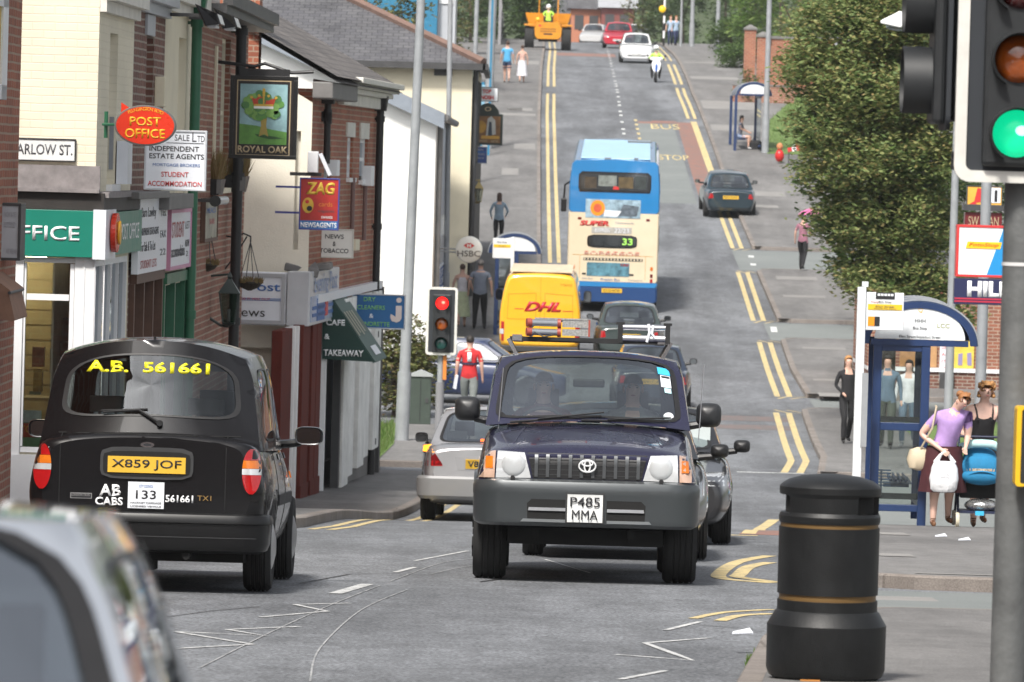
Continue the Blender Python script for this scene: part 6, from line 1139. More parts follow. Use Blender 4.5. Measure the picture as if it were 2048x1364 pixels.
def bumper(e, w_, y0, yd, r, prof, mat, name='bumper', crown=.03, far=False):
    path = [(-w_,yd),(-w_,y0+r+.02)]; n = 7
    for i in range(n+1): t = R(180+90*i/n); path.append((-w_+r+r*math.cos(t), y0+r+r*math.sin(t)))
    for i in range(1, 6): path.append((-w_+r+(2*w_-2*r)*i/6, y0-crown*math.sin(math.pi*i/6)))
    for i in range(n+1): t = R(270+90*i/n); path.append((w_-r+r*math.cos(t), y0+r+r*math.sin(t)))
    path += [(w_,y0+r+.02),(w_,yd)]; rings = []
    for i, (x, y) in enumerate(path):
        a, b = path[max(i-1,0)], path[min(i+1,len(path)-1)]; dx, dy = b[0]-a[0], b[1]-a[1]; l = math.hypot(dx,dy) or 1; nx, ny = dy/l, -dx/l
        rings.append([(x+nx*o_, y+ny*o_, z) for o_, z in prof])
    m = MB(); m.loft(rings,0,True); 
    if far: m.v = [(x,far-y,z) for x, y, z in m.v]
    o = m.build(name, mat, e); o.data.set_sharp_from_angle(angle=R(35)); return o
class Cabin:
    def __init__(s, yb0, zb0, yt0, yb1, zb1, yt1, wB, wT, zT, crown=.05, curv0=.08, curv1=.08, bul=.03, cb=.02, rc=.04, ce=2.0):
        s.__dict__.update(locals()); del s.__dict__['s']
    def W(s, v): return s.wB+(s.wT+s.rc*.6-s.wB)*v-s.rc*.6*max(0,(v-.7)/.3)**2
    def near(s, u, v):
        L = lambda a, b: a+(b-a)*v
        vv = v+.10*v*(1-v); w_ = s.W(v)
        return (u*w_, s.yb0+(s.yt0-s.yb0)*vv+s.curv0*u*u, L(s.zb0+s.cb*(1-u*u), s.zT+s.crown*(1-abs(u)**s.ce)))
    def far(s, u, v):
        w_ = s.W(v); vv = v+.10*v*(1-v)
        return (u*w_, s.yb1+(s.yt1-s.yb1)*vv-s.curv1*u*u, s.zb1+s.cb*(1-u*u)+(s.zT+s.crown*(1-abs(u)**s.ce)-s.zb1-s.cb*(1-u*u))*v)
    def side(s, t, v, sg):
        a = s.near(sg, v); b = s.far(sg, v); k = s.bul*4*t*(1-t)
        return (a[0]+(b[0]-a[0])*t+sg*k, a[1]+(b[1]-a[1])*t, a[2]+(b[2]-a[2])*t+ (s.crown*.5*4*t*(1-t))*v*.6)
    def roof(s, u, t):
        a = s.near(u, 1); b = s.far(u, 1); sg = 1 if u > 0 else -1; k = s.bul*4*t*(1-t)
        return (a[0]+(b[0]-a[0])*t+u*k, a[1]+(b[1]-a[1])*t, a[2]+(b[2]-a[2])*t+s.crown*.3*4*t*(1-t))
    def build(s, e, mat, wins, gl=GLASSC, seal=BLACK):
        # wins: (patch, u0, u1, v0, v1, r) ; patch near/far/left/right with u in -1..1 (near/far) or t in 0..1 (sides)
        f = {'near': s.near, 'far': s.far, 'left': lambda t, v: s.side(t, v, -1), 'right': lambda t, v: s.side(t, v, 1)}
        rng = {'near': (-1,1), 'far': (-1,1), 'left': (0,1), 'right': (0,1)}
        m = MB(); nu, nv = 14, 12
        m.loft([[s.roof(-1+2*i/nu, j/nv) for i in range(nu+1)] for j in range(nv+1)],0,True,(False,False),closed=False)
        groups = {}
        for w_ in wins: groups.setdefault(w_[0], []).append(w_)
        glasses = []
        for pt in ('near','far','left','right'):
            fn = f[pt]; a0, a1 = rng[pt]; ws = sorted(groups.get(pt, []), key=lambda q: q[1])
            cuts = [a0]+[(ws[i][2]+ws[i+1][1])/2 for i in range(len(ws)-1)]+[a1]
            if not ws: m.loft([[fn(a0+(a1-a0)*i/nu, j/6) for i in range(nu+1)] for j in range(7)],0,True,(False,False),closed=False); continue
            for w_, ca, cb_ in zip(ws, cuts, cuts[1:]):
                _, u0, u1, v0, v1, r = w_[:6]; N = 12; inner = []; uc, vc = (u0+u1)/2, (v0+v1)/2; hu, hv = (u1-u0)/2, (v1-v0)/2
                pw = w_[6] if len(w_) > 6 else 6.0; out = []
                K = 56
                for i in range(K):
                    t = 2*math.pi*i/K; c_, s_ = math.cos(t), math.sin(t); q = (abs(c_)**pw+abs(s_)**pw)**(-1/pw); inner.append((uc+hu*c_*q, vc+hv*s_*q))
                    # matching point on the cell border
                    du, dv = c_*q*hu, s_*q*hv; ts = []
                    if du > 1e-9: ts.append((cb_-uc)/du)
                    if du < -1e-9: ts.append((ca-uc)/du)
                    if dv > 1e-9: ts.append((1-vc)/dv)
                    if dv < -1e-9: ts.append((0-vc)/dv)
                    tt = min(ts); out.append((uc+du*tt, vc+dv*tt))
                # snap outer points nearest each cell corner onto it
                for cu, cv in ((ca,0),(cb_,0),(ca,1),(cb_,1)): i = min(range(K), key=lambda k: ((out[k][0]-cu)/(a1-a0))**2+(out[k][1]-cv)**2); out[i] = (cu, cv)
                mid = [((a[0]*.5+b[0]*.5),(a[1]*.5+b[1]*.5)) for a, b in zip(inner, out)]
                m.loft([[fn(*p) for p in inner],[fn(*p) for p in mid],[fn(*p) for p in out]],0,True,(False,False))
                c = fn(uc, vc); rings = []
                for k in (1.02,.75,.5,.25,.02): rings.append([fn(uc+(p[0]-uc)*k, vc+(p[1]-vc)*k) for p in inner])
                g = MB(); g.loft(rings,0,True,(False,True)); glasses.append((pt, g))
                sl = MB(); sr = [[fn(uc+(p[0]-uc)*k, vc+(p[1]-vc)*k) for p in inner] for k in (1.035,.975)]
                nrm = {'near':(0,-.006,.002),'far':(0,.006,.002),'left':(-.006,0,.001),'right':(.006,0,.001)}[pt]
                sl.loft([[tuple(Vector(q)+Vector(nrm)) for q in rr] for rr in sr],0,True,(False,False)); glasses.append((pt+'_seal', sl))
        cab = m.build('cabin', mat, e, weld=True); cab.data.set_sharp_from_angle(angle=R(80))
        for pt, g in glasses:
            if pt.endswith('seal'): g.build('window_seal', seal, e)
            else: g.build({'near':'screen','far':'screen'}.get(pt,'side_window'), gl, e, fix=False)
        return cab
def seats(e, xs, y, z, hr=.25, mat=SEAT, hd=True, w_=.23, th=.16):
    for x in xs:
        m = MB(); m.box(x-w_,x+w_,y-th/2,y+th/2,z-.35,z+.02)
        if hd: m.box(x-.13,x+.13,y-.05,y+.05,z+.06,z+hr); m.box(x-.07,x-.05,y-.01,y+.01,z,z+.08); m.box(x+.05,x+.07,y-.01,y+.01,z,z+.08)
        m.build('seat', mat, e, bevel=.04, seg=3)
def mirror_(e, x, y, z, sx, sz, mat=BLACK, glassy=True, near=True):
    s_ = 1 if x > 0 else -1; f = 1 if near else -1; Y = lambda d: y+.07+f*d
    sec = lambda k, d: [(x+px_*k-s_*sx*.04*(1-k), Y(d), z+pz*k) for px_, pz in [(sx*.5*math.copysign(abs(math.cos(t))**.55, math.cos(t)), sz*.5*math.copysign(abs(math.sin(t))**.6, math.sin(t))) for t in [2*math.pi*i/28 for i in range(28)]]]
    m = MB(); m.loft([sec(.80,-.05),sec(.95,-.055),sec(1,-.03),sec(.97,.02),sec(.8,.065),sec(.45,.09),sec(.1,.095)],0,True); o = m.build('door_mirror', mat, e)
    m = MB(); m.tube([(x-s_*sx*.30,y+.07,z-sz*.38),(x-s_*(sx*.5+.12),y+.10,z-sz*.52)],[.03,.035]); m.build('mirror_arm', mat, e)
    if glassy: m = MB(); m.add(sec(.82,-.0545),[tuple(range(28))]); m.build('mirror_glass', M('mirror_silver', (.30,.32,.33), .04, 1), o, fix=False)
def plate(S, x0, x1, z0, z1, txt, mat, two=None, h=.62):
    o = S.stick([(x0,z0),(x1,z0),(x1,z1),(x0,z1)], 'number_plate', mat, .014, flat=None); ys = [v.co.y for v in o.data.vertices]; y = min(ys)
    for v in o.data.vertices: v.co.y = y if v.co.y < sum(ys)/len(ys) else max(ys)
    c, H, W_ = (x0+x1)/2, z1-z0, x1-x0
    if two: text(txt, H*.36, TXTK, S.e, (c,y-.001,z0+H*.73), 0, W_*.82, bold=.008); text(two, H*.36, TXTK, S.e, (c,y-.001,z0+H*.27), 0, W_*.62, bold=.008)
    elif txt: text(txt, H*h, TXTK, S.e, (c,y-.001,(z0+z1)/2), 0, W_*.88, bold=.006)
    return o
def placed(name, label, cat, x, y, yaw=0, group=None): e = thing(name, label, cat, (x,y,gz(y+1.5)-slope(y+2)*1.5), yaw, group); e.rotation_euler = Euler((math.atan(slope(y+2)),0,0)).to_matrix().to_4x4().to_euler() if not yaw else (Matrix.Rotation(math.atan(slope(y+2)),3,'X')@Matrix.Rotation(yaw,3,'Z')).to_euler(); return e
def shadow_pan(e, w_, L, z): m = MB(); m.box(-w_,w_,.3,L-.3,z,z+.12); return m.build('underbody', DARK, e)
def gencar(label, x, y, col, near='rear', kind='saloon', L=4.4, W=.86, H=1.42, yaw=0, lights=None, ptxt='', mt=None, r=.30, group=None, inside=True, cat='car', dark=False, name='car', waist=.93, wt=None, vt=.90, crn=.05, un=.86, gl=None):
    e = placed(name, label, cat, x, y, yaw, group); pm = mt or paint('paint_'+label[:18].replace(' ','_'), col)
    F = {'saloon': dict(st=[(0,.60,.66,.62),(.12,.20,.68,.70),(.55,.20,.74,.78),(1.15,.20,.88,.93),(1.6,.19,waist-.02,waist),(L-1.2,.19,waist,waist+.01),(L-.85,.19,waist+.02,waist+.04),(L-.12,.22,waist+.02,waist+.05),(L,.35,waist-.04,waist)], wb=(1.05,1.75), rb=(L-.72,L-1.35)),
         'hatch': dict(st=[(0,.60,.66,.62),(.12,.20,.68,.70),(.55,.20,.74,.79),(1.05,.20,.88,.93),(1.6,.19,waist-.02,waist),(L-.6,.19,waist,waist+.01),(L-.1,.22,waist-.0,waist),(L,.35,waist-.05,waist-.02)], wb=(.98,1.65), rb=(L-.12,L-.62))}[kind]
    st = []
    for f, zb, zs, zd in F['st']:
        tp = min(1, .86+.14*min(f,L-f)/.5); st.append((f, W*tp*.92, W*tp, W*tp*.955, zb if zb < .5 else .24, (.24+zs)/2+.02, zs, max(zd,zs+.005)))
    if near == 'rear': st = [(L-s_[0],)+s_[1:] for s_ in st][::-1]; cb = Cabin(L-F['rb'][0], waist, L-F['rb'][1], L-F['wb'][0], waist-.01, L-F['wb'][1], W*.87, wt or W*.66, H-.05, crn, .10, .12)
    else: cb = Cabin(F['wb'][0], waist-.01, F['wb'][1], F['rb'][0], waist, F['rb'][1], W*.87, wt or W*.66, H-.05, .05, .12, .10)
    b = body_loft(st, e, pm); S0 = None
    fw, rw = .85, L-.85
    wy = [fw, rw] if near == 'front' else [L-fw, L-rw]
    bpy.context.view_layer.update(); cuts = []
    for yy in wy:
        c_ = MB(); c_.cyl((-2,yy,r),(2,yy,r),r+.055,n=28); cuts.append(c_.build('cutter', DARK, e))
    bake(b, cuts)
    for yy in wy:
        for sx in (-1,1): wheel(e, sx*(W-.11), yy, r, .19, spokes=0)
    m = MB(); m.box(-W*.8,W*.8,.25,L-.25,.26,.34); m.build('underbody', DARK, e)
    c = cb.build(e, pm, [('near',-un,un,.07,vt,.1,7),('far',-.86,.86,.07,.90,.1,7),('left',.06,.48,.08,.88,.1,5),('left',.53,.93,.08,.88,.1,5),('right',.06,.48,.08,.88,.1,5),('right',.53,.93,.08,.88,.1,5)], gl=gl or (GLASSD if dark else GLASSC))
    if inside:
        m = MB(); m.box(-W*.8,W*.8,(1.3 if near == 'front' else .9),L-(.9 if near == 'front' else 1.3),waist-.06,waist-.02); 
        sy = (lambda f: f) if near == 'front' else (lambda f: L-f)
        seats(e, (-.36,.36), sy(2.15), waist+.05, .24); seats(e, (-.42,.42), sy(L-1.2 if kind == 'saloon' else L-1.0), waist+.02, .16, SEAT, kind == 'hatch' or True, .36)
    S = Surf(e, [b, c])
    for poly, nm, mat in (lights or []):
        S.stick(poly, nm, mat, .007); S.stick(mirp(poly), nm, mat, .007)
    if ptxt is not None and ptxt != '': plate(S, -.26, .26, *( (.66,.77) if near == 'rear' else (.40,.51)), ptxt, PLATE_Y if near == 'rear' else PLATE_W)
    e['_s'] = 0; del e['_s']
    my = (1.35 if near == 'front' else L-1.5)
    for sx in (-1,1): mirror_(e, sx*(W+.09), my, waist+.07, .17, .13, BLACK if near == 'front' or dark else BLACK, near=(near == 'rear'), glassy=(near == 'rear'))
    return e, S, b

# ---------------------------------------------------------------- dark blue off-roader facing us
PB = paint('midnight_blue', (.022,.022,.055), .35, .26, .03); GB = M('bumper_grey', (.055,.062,.066), .38, .35, var=.06, coat=.5)
e = placed('off_road_car', 'dark blue off-road car facing us with ladders on its roof rack', 'car', .625, 47.5, R(-.5)); PR = e; L = 4.7
st = [(.05,.78,.86,.80,.50,.80,1.01,1.035),(.14,.80,.88,.82,.45,.77,1.055,1.10),(.55,.82,.90,.83,.42,.74,1.12,1.19),(1.12,.82,.90,.84,.42,.74,1.22,1.29),(1.5,.82,.90,.84,.42,.74,1.24,1.27),(3.6,.82,.90,.84,.42,.76,1.20,1.22),(4.45,.81,.88,.83,.45,.78,1.18,1.20),(4.65,.78,.85,.80,.5,.78,1.12,1.15)]
b = body_loft(st, e, PB, nose=.05, k=.92)
cuts = []
for yy in (.86,3.55): c_ = MB(); c_.cyl((-2,yy,.37),(2,yy,.37),.45,n=32); cuts.append(c_.build('cutter', DARK, e))
bpy.context.view_layer.update(); bake(b, cuts)
for yy in (.86,3.55):
    for sx in (-1,1):
        wheel(e, sx*.765, yy, .37, .265, spokes=5, bulge=.02)
        m = MB(); A, B2_ = [], []
        for i in range(15):
            t = R(28+124*i/14); A.append((.45,math.cos(t),math.sin(t)))
        rg = [[(sx*.84,yy+q*.43,.37+z*.43),(sx*.905,yy+q*.44,.37+z*.44),(sx*.905,yy+q*.50,.37+z*.50),(sx*.83,yy+q*.54,.37+z*.54)] for _, q, z in A]; m.loft(rg,0,True); m.build('wheel_arch_flare', GB, e)
cb = Cabin(1.00,1.23,1.70,4.62,1.20,4.35,.83,.715,1.785,.065,.10,.06,.03,.05,.05,2.6)
c = cb.build(e, PB, [('near',-.90,.90,.08,.93,.1,9),('far',-.82,.82,.1,.88,.1,7),('left',.05,.32,.1,.9,.1,6),('left',.35,.62,.1,.9,.1,6),('left',.66,.95,.1,.9,.1,6),('right',.05,.32,.1,.9,.1,6),('right',.35,.62,.1,.9,.1,6),('right',.66,.95,.1,.9,.1,6)], gl=glass('windscreen_glass', (.66,.72,.69), .8, .24))
S = Surf(e, [b, c])
prof = [(-.10,.46),(-.01,.45),(.035,.475),(.045,.52),(.045,.69),(.05,.705),(.05,.77),(.035,.805),(.0,.822),(-.10,.825)]
bp = bumper(e, .855, .0, .40, .22, prof, GB, crown=.035); SB = Surf(e, [bp])
for sx in (-1,1):
    q = lambda p: p if sx < 0 else mirp(p)
    hl = SB.stick(q([(-.465,.505),(-.16,.505),(-.16,.665),(-.435,.665),(-.47,.63)]), 'bumper_intake', DARK, .004)
    S3 = SB.stick(q([(-.46,.575),(-.165,.575),(-.165,.60),(-.455,.60)]), 'intake_bar', ALU, .018); SB.stick(q([(-.52,.485),(-.165,.485),(-.165,.508),(-.50,.508)]), 'intake_lip', M('lip_silver', (.35,.37,.38), .3, .6), .014)
    S.stick(q([(-.725,.825),(-.715,1.04),(-.50,1.03),(-.445,.83)]), 'headlight', CLR_L, .022)
    S.stick(q([(-.86,.825),(-.87,.93),(-.83,1.03),(-.73,1.04),(-.735,.825)]), 'indicator_lamp', M('indicator_pale', (.60,.40,.30), .12, .2, var=.15, vs=8, coat=1), .020)
    S.stick(q([(-.81,.90),(-.81,.995),(-.75,.995),(-.75,.90)]), 'indicator_bulb', AMB_L, .026)
    m = MB(); xx = sx*.585; yb_ = S.at(xx,.935).y if S.at(xx,.935) else .1; m.lathe([(.001,yb_-.040),(.03,yb_-.0392),(.06,yb_-.0365),(.085,yb_-.031),(.094,yb_-.024),(.094,yb_+.02)],26,(xx,0,.935),axis='Y'); m.build('headlight_bowl', M('headlight_bowl', (.58,.60,.61), .28, .35, coat=1), e)
    m = MB(); m.cyl((sx*.59,-.03,.828),(sx*.59,.05,.828),.018); m.build('washer_jet', BLACK, e)
S.stick([(-.475,1.03),(.475,1.03),(.43,.83),(-.43,.83)], 'grille', M('grille_black', (.006,.006,.007), .5), .010); GY_ = M('grille_slat_grey', (.085,.09,.095), .35, .5)
for k in range(10): xx = -.405+k*.09; S.stick([(xx-.013,.84),(xx+.013,.84),(xx+.014,1.02),(xx-.014,1.02)], 'grille_slat', GY_, .024)
for k in range(4): S.stick([(-.44,.857+k*.04),(.44,.857+k*.04),(.44,.863+k*.04),(-.44,.863+k*.04)], 'grille_wire', TRIM, .014)
yg = S.at(0,.93).y-.045
def ringt(cx_, cz, rx, rz, y, tr=.0075, rot=0): return [(cx_+rx*math.cos(2*math.pi*i/28), y, cz+rz*math.sin(2*math.pi*i/28)) for i in range(29)]
m = MB()
for a_ in (ringt(0,.935,.066,.047,yg),ringt(0,.935,.023,.046,yg),ringt(0,.957,.043,.02,yg)): m.tube(a_,.0068,6)
m.build('maker_emblem', M('emblem_silver', (.72,.73,.74), .3, .2), e)
SB.stick([(-.165,.48),(.145,.48),(.145,.725),(-.165,.725)], 'plate_holder', TRIM, .012)
yp = min(v.co.y for v in SB.stick([(-.15,.49),(.13,.49),(.13,.71),(-.15,.71)], 'number_plate', PLATE_W, .024).data.vertices)
text('P485', .077, TXTK, e, (-.01,yp-.004,.652), 0, .235, bold=.003); text('MMA', .077, TXTK, e, (-.01,yp-.004,.55), 0, .205, bold=.001)
m = MB(); m.box(-.62,.62,.25,1.2,.30,.43); m.cyl((-.7,.86,.36),(.7,.86,.36),.06); m.box(-.6,.6,1.0,4.3,.34,.46); m.cyl((-.7,3.55,.36),(.7,3.55,.36),.07); m.obox((-.40,.12,.40),(.05,.12,.07)); m.obox((.36,.12,.40),(.05,.12,.07)); m.build('underbody', DARK, e)
for x0, x1, y_ in ((-.58,.10,.0),(-.05,.60,.0)):
    za = cb.near(x0/.76,.02); zb_ = cb.near(x1/.76,.07); m = MB(); a = Vector(za)+Vector((0,-.03,.0)); b2 = Vector(zb_)+Vector((0,-.03,.012)); m.tube([a,b2],.009,6); m.tube([a+(b2-a)*.3+Vector((0,-.01,.01)),b2+Vector((.02,-.012,.03))],.007,6); m.build('wiper', BLACK, e)
m = MB()
for x0 in (-.52,.14):
    for k in range(22): q = S.at(x0+k*.018,.985,'z'); q and m.box(q.x-.004,q.x+.004,.93,.98,q.z+.001,q.z+.004)
m.build('air_vents', DARK, e)
S.stick([(-.60,.30),(-.585,.30),(-.50,.93),(-.515,.93)], 'bonnet_crease', paint('midnight_blue_edge', (.035,.035,.075), .35, .3), .006, ax='z'); S.stick([(.585,.30),(.60,.30),(.515,.93),(.50,.93)], 'bonnet_crease', paint('midnight_blue_edge', 0), .006, ax='z')
for sx in (-1,1): mirror_(e, sx*.985+(-.0), 1.35, 1.36, .21, .20, M('mirror_black', (.02,.021,.023), .4, var=.2), glassy=False, near=False)
# interior
m = MB(); m.box(-.70,.70,1.25,1.55,1.05,1.22); m.build('dashboard', TRIM, e, bevel=.05, seg=3)
seats(e, (-.37,.37), 2.18, 1.24, .30, SEAT); seats(e, (-.4,.4), 3.2, 1.2, .22, SEAT, True, .34)
m = MB(); rr = [(-.37+.19*math.cos(2*math.pi*i/24), 1.58+.07*math.sin(2*math.pi*i/24), 1.22+.16*math.sin(2*math.pi*i/24)) for i in range(25)]; m.tube(rr,.016,8); m.cyl((-.37,1.58,1.20),(-.37,1.4,1.12),.04); m.build('steering_wheel', BLACK, e)
m = MB(); m.box(-.13,.13,1.62,1.66,1.56,1.63); m.build('rear_view_mirror', TRIM, e, bevel=.015)
wsp = lambda u, v, d=-.004: Vector(cb.near(u,v))+Vector((0,d,d*-.4))
def wsticker(u0,u1,v0,v1,mat): m = MB(); m.quad(wsp(u0,v0),wsp(u1,v0),wsp(u1,v1),wsp(u0,v1)); return m.build('windscreen_sticker', mat, e, fix=False)
wsticker(.74,.87,.76,.86,M('sticker_blue', (.05,.42,.68), .4)); wsticker(.76,.865,.58,.75,SIGNW); wsticker(.79,.86,.50,.57,M('sticker_pale', (.4,.62,.66), .4)); wsticker(.77,.86,.71,.742,TXTK)
m = MB(); cc_ = wsp(.80,.16); m.add([tuple(cc_+Vector((.042*math.cos(t),0,.034*math.sin(t)))) for t in [2*math.pi*i/20 for i in range(20)]],[tuple(range(20))]); m.build('tax_disc', SIGNW, e, fix=False)
# roof rack and the two ladder packs it carries
m = MB(); zr = 1.935
for y_ in (1.95,3.6): m = MB(); m.box(-.66,.66,y_-.02,y_+.02,zr,zr+.03); m.build('roof_bar', BLACK, e)
for sx in (-1,1):
    for y_ in (1.95,3.6): m = MB(); m.obox((sx*.635,y_,zr-.06),(.03,.05,.16),(0,sx*.5,0)); m.obox((sx*.60,y_,zr+.02),(.08,.06,.05)); m.build('rack_clamp', CHROME if y_ < 2 else BLACK, e)
def ladder(lb, x0, x1, z0, h, y0, y1, capm, mesh):
    l = thing('ladder', lb, 'ladder', PR.matrix_world@Vector((0,0,0)) if False else (0,0,0)); return l
bpy.context.view_layer.update(); PRM = PR.matrix_world.copy()
def on_car(name, label, cat, loc, group=None): t = thing(name, label, cat, PRM@Vector(loc), 0, group); t.rotation_euler = PRM.to_euler(); return t
l1 = on_car('ladder', 'aluminium ladder with red end caps and meshed steps on the roof rack', 'ladder', (-.26,1.85,1.975)); capr = M('ladder_cap_red', (.30,.06,.04), .5)
for z in (.03,.105): m = MB(); m.cyl((-.24,0,z),(.0,.1,z),.028); m.cyl((-.24,.0,z),(-.24,2.4,z),.025); m.build('stile', ALU, l1); m = MB(); m.cyl((-.265,-.01,z),(-.225,.0,z),.036); m.cyl((-.01,.1,z),(.02,.1,z),.038); m.build('end_cap', capr, l1)
for z in (.03,.10): m = MB(); m.box(.03,.25,.1,.14,z-.025,z+.03); m.build('meshed_step', M('step_alu', (.34,.34,.33), .6, .5, var=.5, vs=60), l1)
m = MB(); m.box(.245,.26,.08,.16,.0,.14); m.build('end_cap', capr, l1); m = MB(); m.box(-.2,.24,.2,2.2,.135,.15); m.build('tread_plate', M('step_alu', 0), l1); m = MB(); m.tube([(-.2,-.02,.03),(-.12,-.04,-.01),(-.03,-.02,.01)],.006); m.build('lashing', BLACK, l1)
l2 = on_car('ladder', 'bare aluminium folding ladder with black clamps on the roof rack', 'ladder', (.46,1.9,1.975))
for z in (.0,.09): m = MB(); m.cyl((-.2,0,z),(.17,0,z),.027); m.cyl((-.19,0,z),(-.19,2.2,z),.02); m.cyl((.16,0,z),(.16,2.2,z),.02); m.build('rung', CHROME if z else ALU, l2)
for x in (-.21,.18): m = MB(); m.box(x-.02,x+.02,-.03,.05,-.04,.13); m.box(x-.035,x+.035,-.02,.04,.11,.13); m.build('clamp', BLACK, l2)
m = MB(); m.tube([(.02,-.03,.12),(.03,-.035,.05),(.01,-.03,-.03)],.012); m.tube([(.06,-.03,.11),(.05,-.035,.04),(.08,-.03,.0)],.01); m.build('lashing', SIGNW, l2)
for x_, h in ((-.73,.55),(.90,.62)): m = MB(); m.cyl((x_,1.1,1.15),(x_*1.0+.03,1.15,1.15+h),.004,n=5); m.build('aerial', ALU, e)

# ---------------------------------------------------------------- black taxi seen from behind
TB = M('taxi_black', (.006,.0057,.0065), .25, 0, var=0, coat=.55, spec=.2)
e = placed('taxi', 'black taxi cab seen from behind with yellow numbers on its rear window', 'taxi', -2.60, 43.0, R(-1.0)); L = 4.57; TX = e
st = [(.06,.76,.835,.775,.42,.72,1.09,1.15),(.16,.80,.86,.80,.36,.72,1.10,1.16),(.6,.83,.885,.82,.30,.72,1.11,1.16),(1.4,.83,.885,.83,.30,.72,1.11,1.14),(2.9,.83,.885,.82,.30,.70,1.09,1.12),(3.5,.82,.87,.78,.30,.68,1.02,1.06),(4.3,.78,.83,.70,.32,.66,.90,.95),(4.55,.70,.75,.60,.40,.62,.78,.82)]
b = body_loft(st, e, TB, nose=.05, k=.90)
cuts = []
for yy in (.88,3.72): c_ = MB(); c_.cyl((-2,yy,.33),(2,yy,.33),.405,n=36); cuts.append(c_.build('cutter', DARK, e))
bpy.context.view_layer.update(); bake(b, cuts)
hubw = M('hubcap_silver', (.50,.50,.50), .35, .5, var=.08)
for yy in (.88,3.72):
    for sx in (-1,1): wheel(e, sx*.775, yy, .33, .20, hubw, bulge=.055)
cb = Cabin(.10,1.03,.34,3.12,1.02,2.62,.80,.66,1.69,.12,.17,.16,.05,.05,.07,2.4)
c = cb.build(e, TB, [('near',-.83,.83,.26,.86,.1,4.5),('far',-.85,.85,.08,.88,.1,7),('left',.12,.42,.12,.86,.1,5),('left',.48,.90,.12,.86,.1,5),('right',.12,.42,.12,.86,.1,5),('right',.48,.90,.12,.86,.1,5)], gl=glass('taxi_glass', (.52,.56,.55), .7, .05))
S = Surf(e, [b, c])
prof = [(-.14,.30),(-.02,.29),(.02,.31),(.04,.36),(.045,.50),(.06,.505),(.06,.535),(.045,.565),(.0,.575),(-.14,.58)]
bp = bumper(e, .84, .05, .46, .20, prof, M('taxi_bumper', (.007,.007,.0075), .35, var=.15, coat=.15, spec=.3), crown=.03); SB = Surf(e, [bp])
SB.stick([(-.80,.40),(.80,.40),(.80,.406),(-.80,.406)], 'bumper_line', TRIM, .004)
seam = M('seam_dark', (.002,.002,.002), .8)
for xx in (-.63,.565): S.stick([(xx,.60),(xx+.006,.60),(xx+.006,1.13),(xx,1.13)], 'panel_seam', seam, .002, th=.004)
S.stick([(-.66,1.128),(.66,1.128),(.66,1.135),(-.66,1.135)], 'panel_seam', seam, .002, th=.004)
def pill(cx_, cz, w_, h, n=24, p=4): 
    P = []
    for i in range(n): t = 2*math.pi*i/n; c_, s_ = math.cos(t), math.sin(t); q = (abs(c_)**p+abs(s_)**p)**(-1/p); P.append((cx_+w_*c_*q, cz+h*s_*q))
    return P
S.stick(pill(.0,.925,.335,.115,28,6), 'plate_recess', TRIM, .018); S.stick(pill(.0,.92,.315,.09,28,7), 'plate_recess_inner', DARK, .021)
yp = min(v.co.y for v in S.stick([(-.28,.855),(.28,.855),(.28,.972),(-.28,.972)], 'number_plate', PLATE_Y, .028).data.vertices); text('X859 JOF', .075, TXTK, e, (.0,yp-.002,.913), 0, .50, bold=.006)
def zclip(P, za, zb_): return [q for q in P if za <= q[1] <= zb_]
for sx in (-1,1):
    LP = lambda za, zb_: [(sx*.755+(x)*1.0, z) for x, z in [(.0+.068*(max(0,1-((za+(zb_-za)*i/8-.885)/.165)**2))**.5, za+(zb_-za)*i/8) for i in range(9)]]+[(sx*.755-.068*(max(0,1-((zb_-(zb_-za)*i/8-.885)/.165)**2))**.5, zb_-(zb_-za)*i/8) for i in range(9)]
    S.stick(LP(.723,.86), 'tail_lamp', RED_L, .022); S.stick(LP(.862,.905), 'reversing_lamp', CLR_L, .021); S.stick(LP(.907,.965), 'indicator_lamp', AMB_L, .023); S.stick(LP(.967,1.047), 'tail_lamp', RED_L, .022)
y0 = S.at(-.3,.7).y-.004
text('AB', .085, TXTW, e, (-.26,y0,.725), 0, .155, bold=.03); text('CABS', .060, TXTW, e, (-.265,y0,.645), 0, .20, bold=.03); text('561661', .055, TXTW, e, (.24,y0,.675), 0, .20, bold=.025); text('TX1', .036, M('badge_gold', (.42,.27,.10), .35, .7), e, (.42,S.at(.42,.685).y-.004,.685), 0, .10)
yq = min(v.co.y for v in S.stick([(-.13,.60),(.13,.60),(.13,.79),(-.13,.79)], 'licence_plate', SIGNW, .012).data.vertices); text('133', .062, TXTK, e, (.0,yq-.001,.70), 0, .145, bold=.008); text('HACKNEY CARRIAGE', .014, TXTK, e, (.0,yq-.001,.64), 0, .22); text('CITY COUNCIL', .02, TXTB, e, (.0,yq-.001,.76), 0, .10); text('LICENSED VEHICLE', .012, TXTK, e, (.0,yq-.001,.615), 0, .22)
S.stick([(-.545,.66),(-.39,.66),(-.39,.70),(-.545,.70)], 'maker_badge', M('badge_grey', (.25,.25,.25), .4), .004); S.stick([(-.54,.665),(-.395,.665),(-.395,.695),(-.54,.695)], 'maker_badge_centre', TXTK, .006); text('LONDON TAXIS', .016, M('badge_grey', 0), e, (-.47,S.at(-.47,.7).y-.008,.685), 0, .13)
S.stick(pill(.0,1.058,.05,.020,20,2), 'maker_badge', CHROME, .014); S.stick(pill(.0,1.058,.03,.010,20,2), 'maker_badge_centre', TXTK, .016); m = MB(); m.cyl((-.03,S.at(-.03,1.10).y+.01,1.105),(-.03,S.at(-.03,1.10).y-.02,1.105),.014); m.build('boot_lock', BLACKG, e)
tw = lambda u, v: Vector(cb.near(u,v)); 
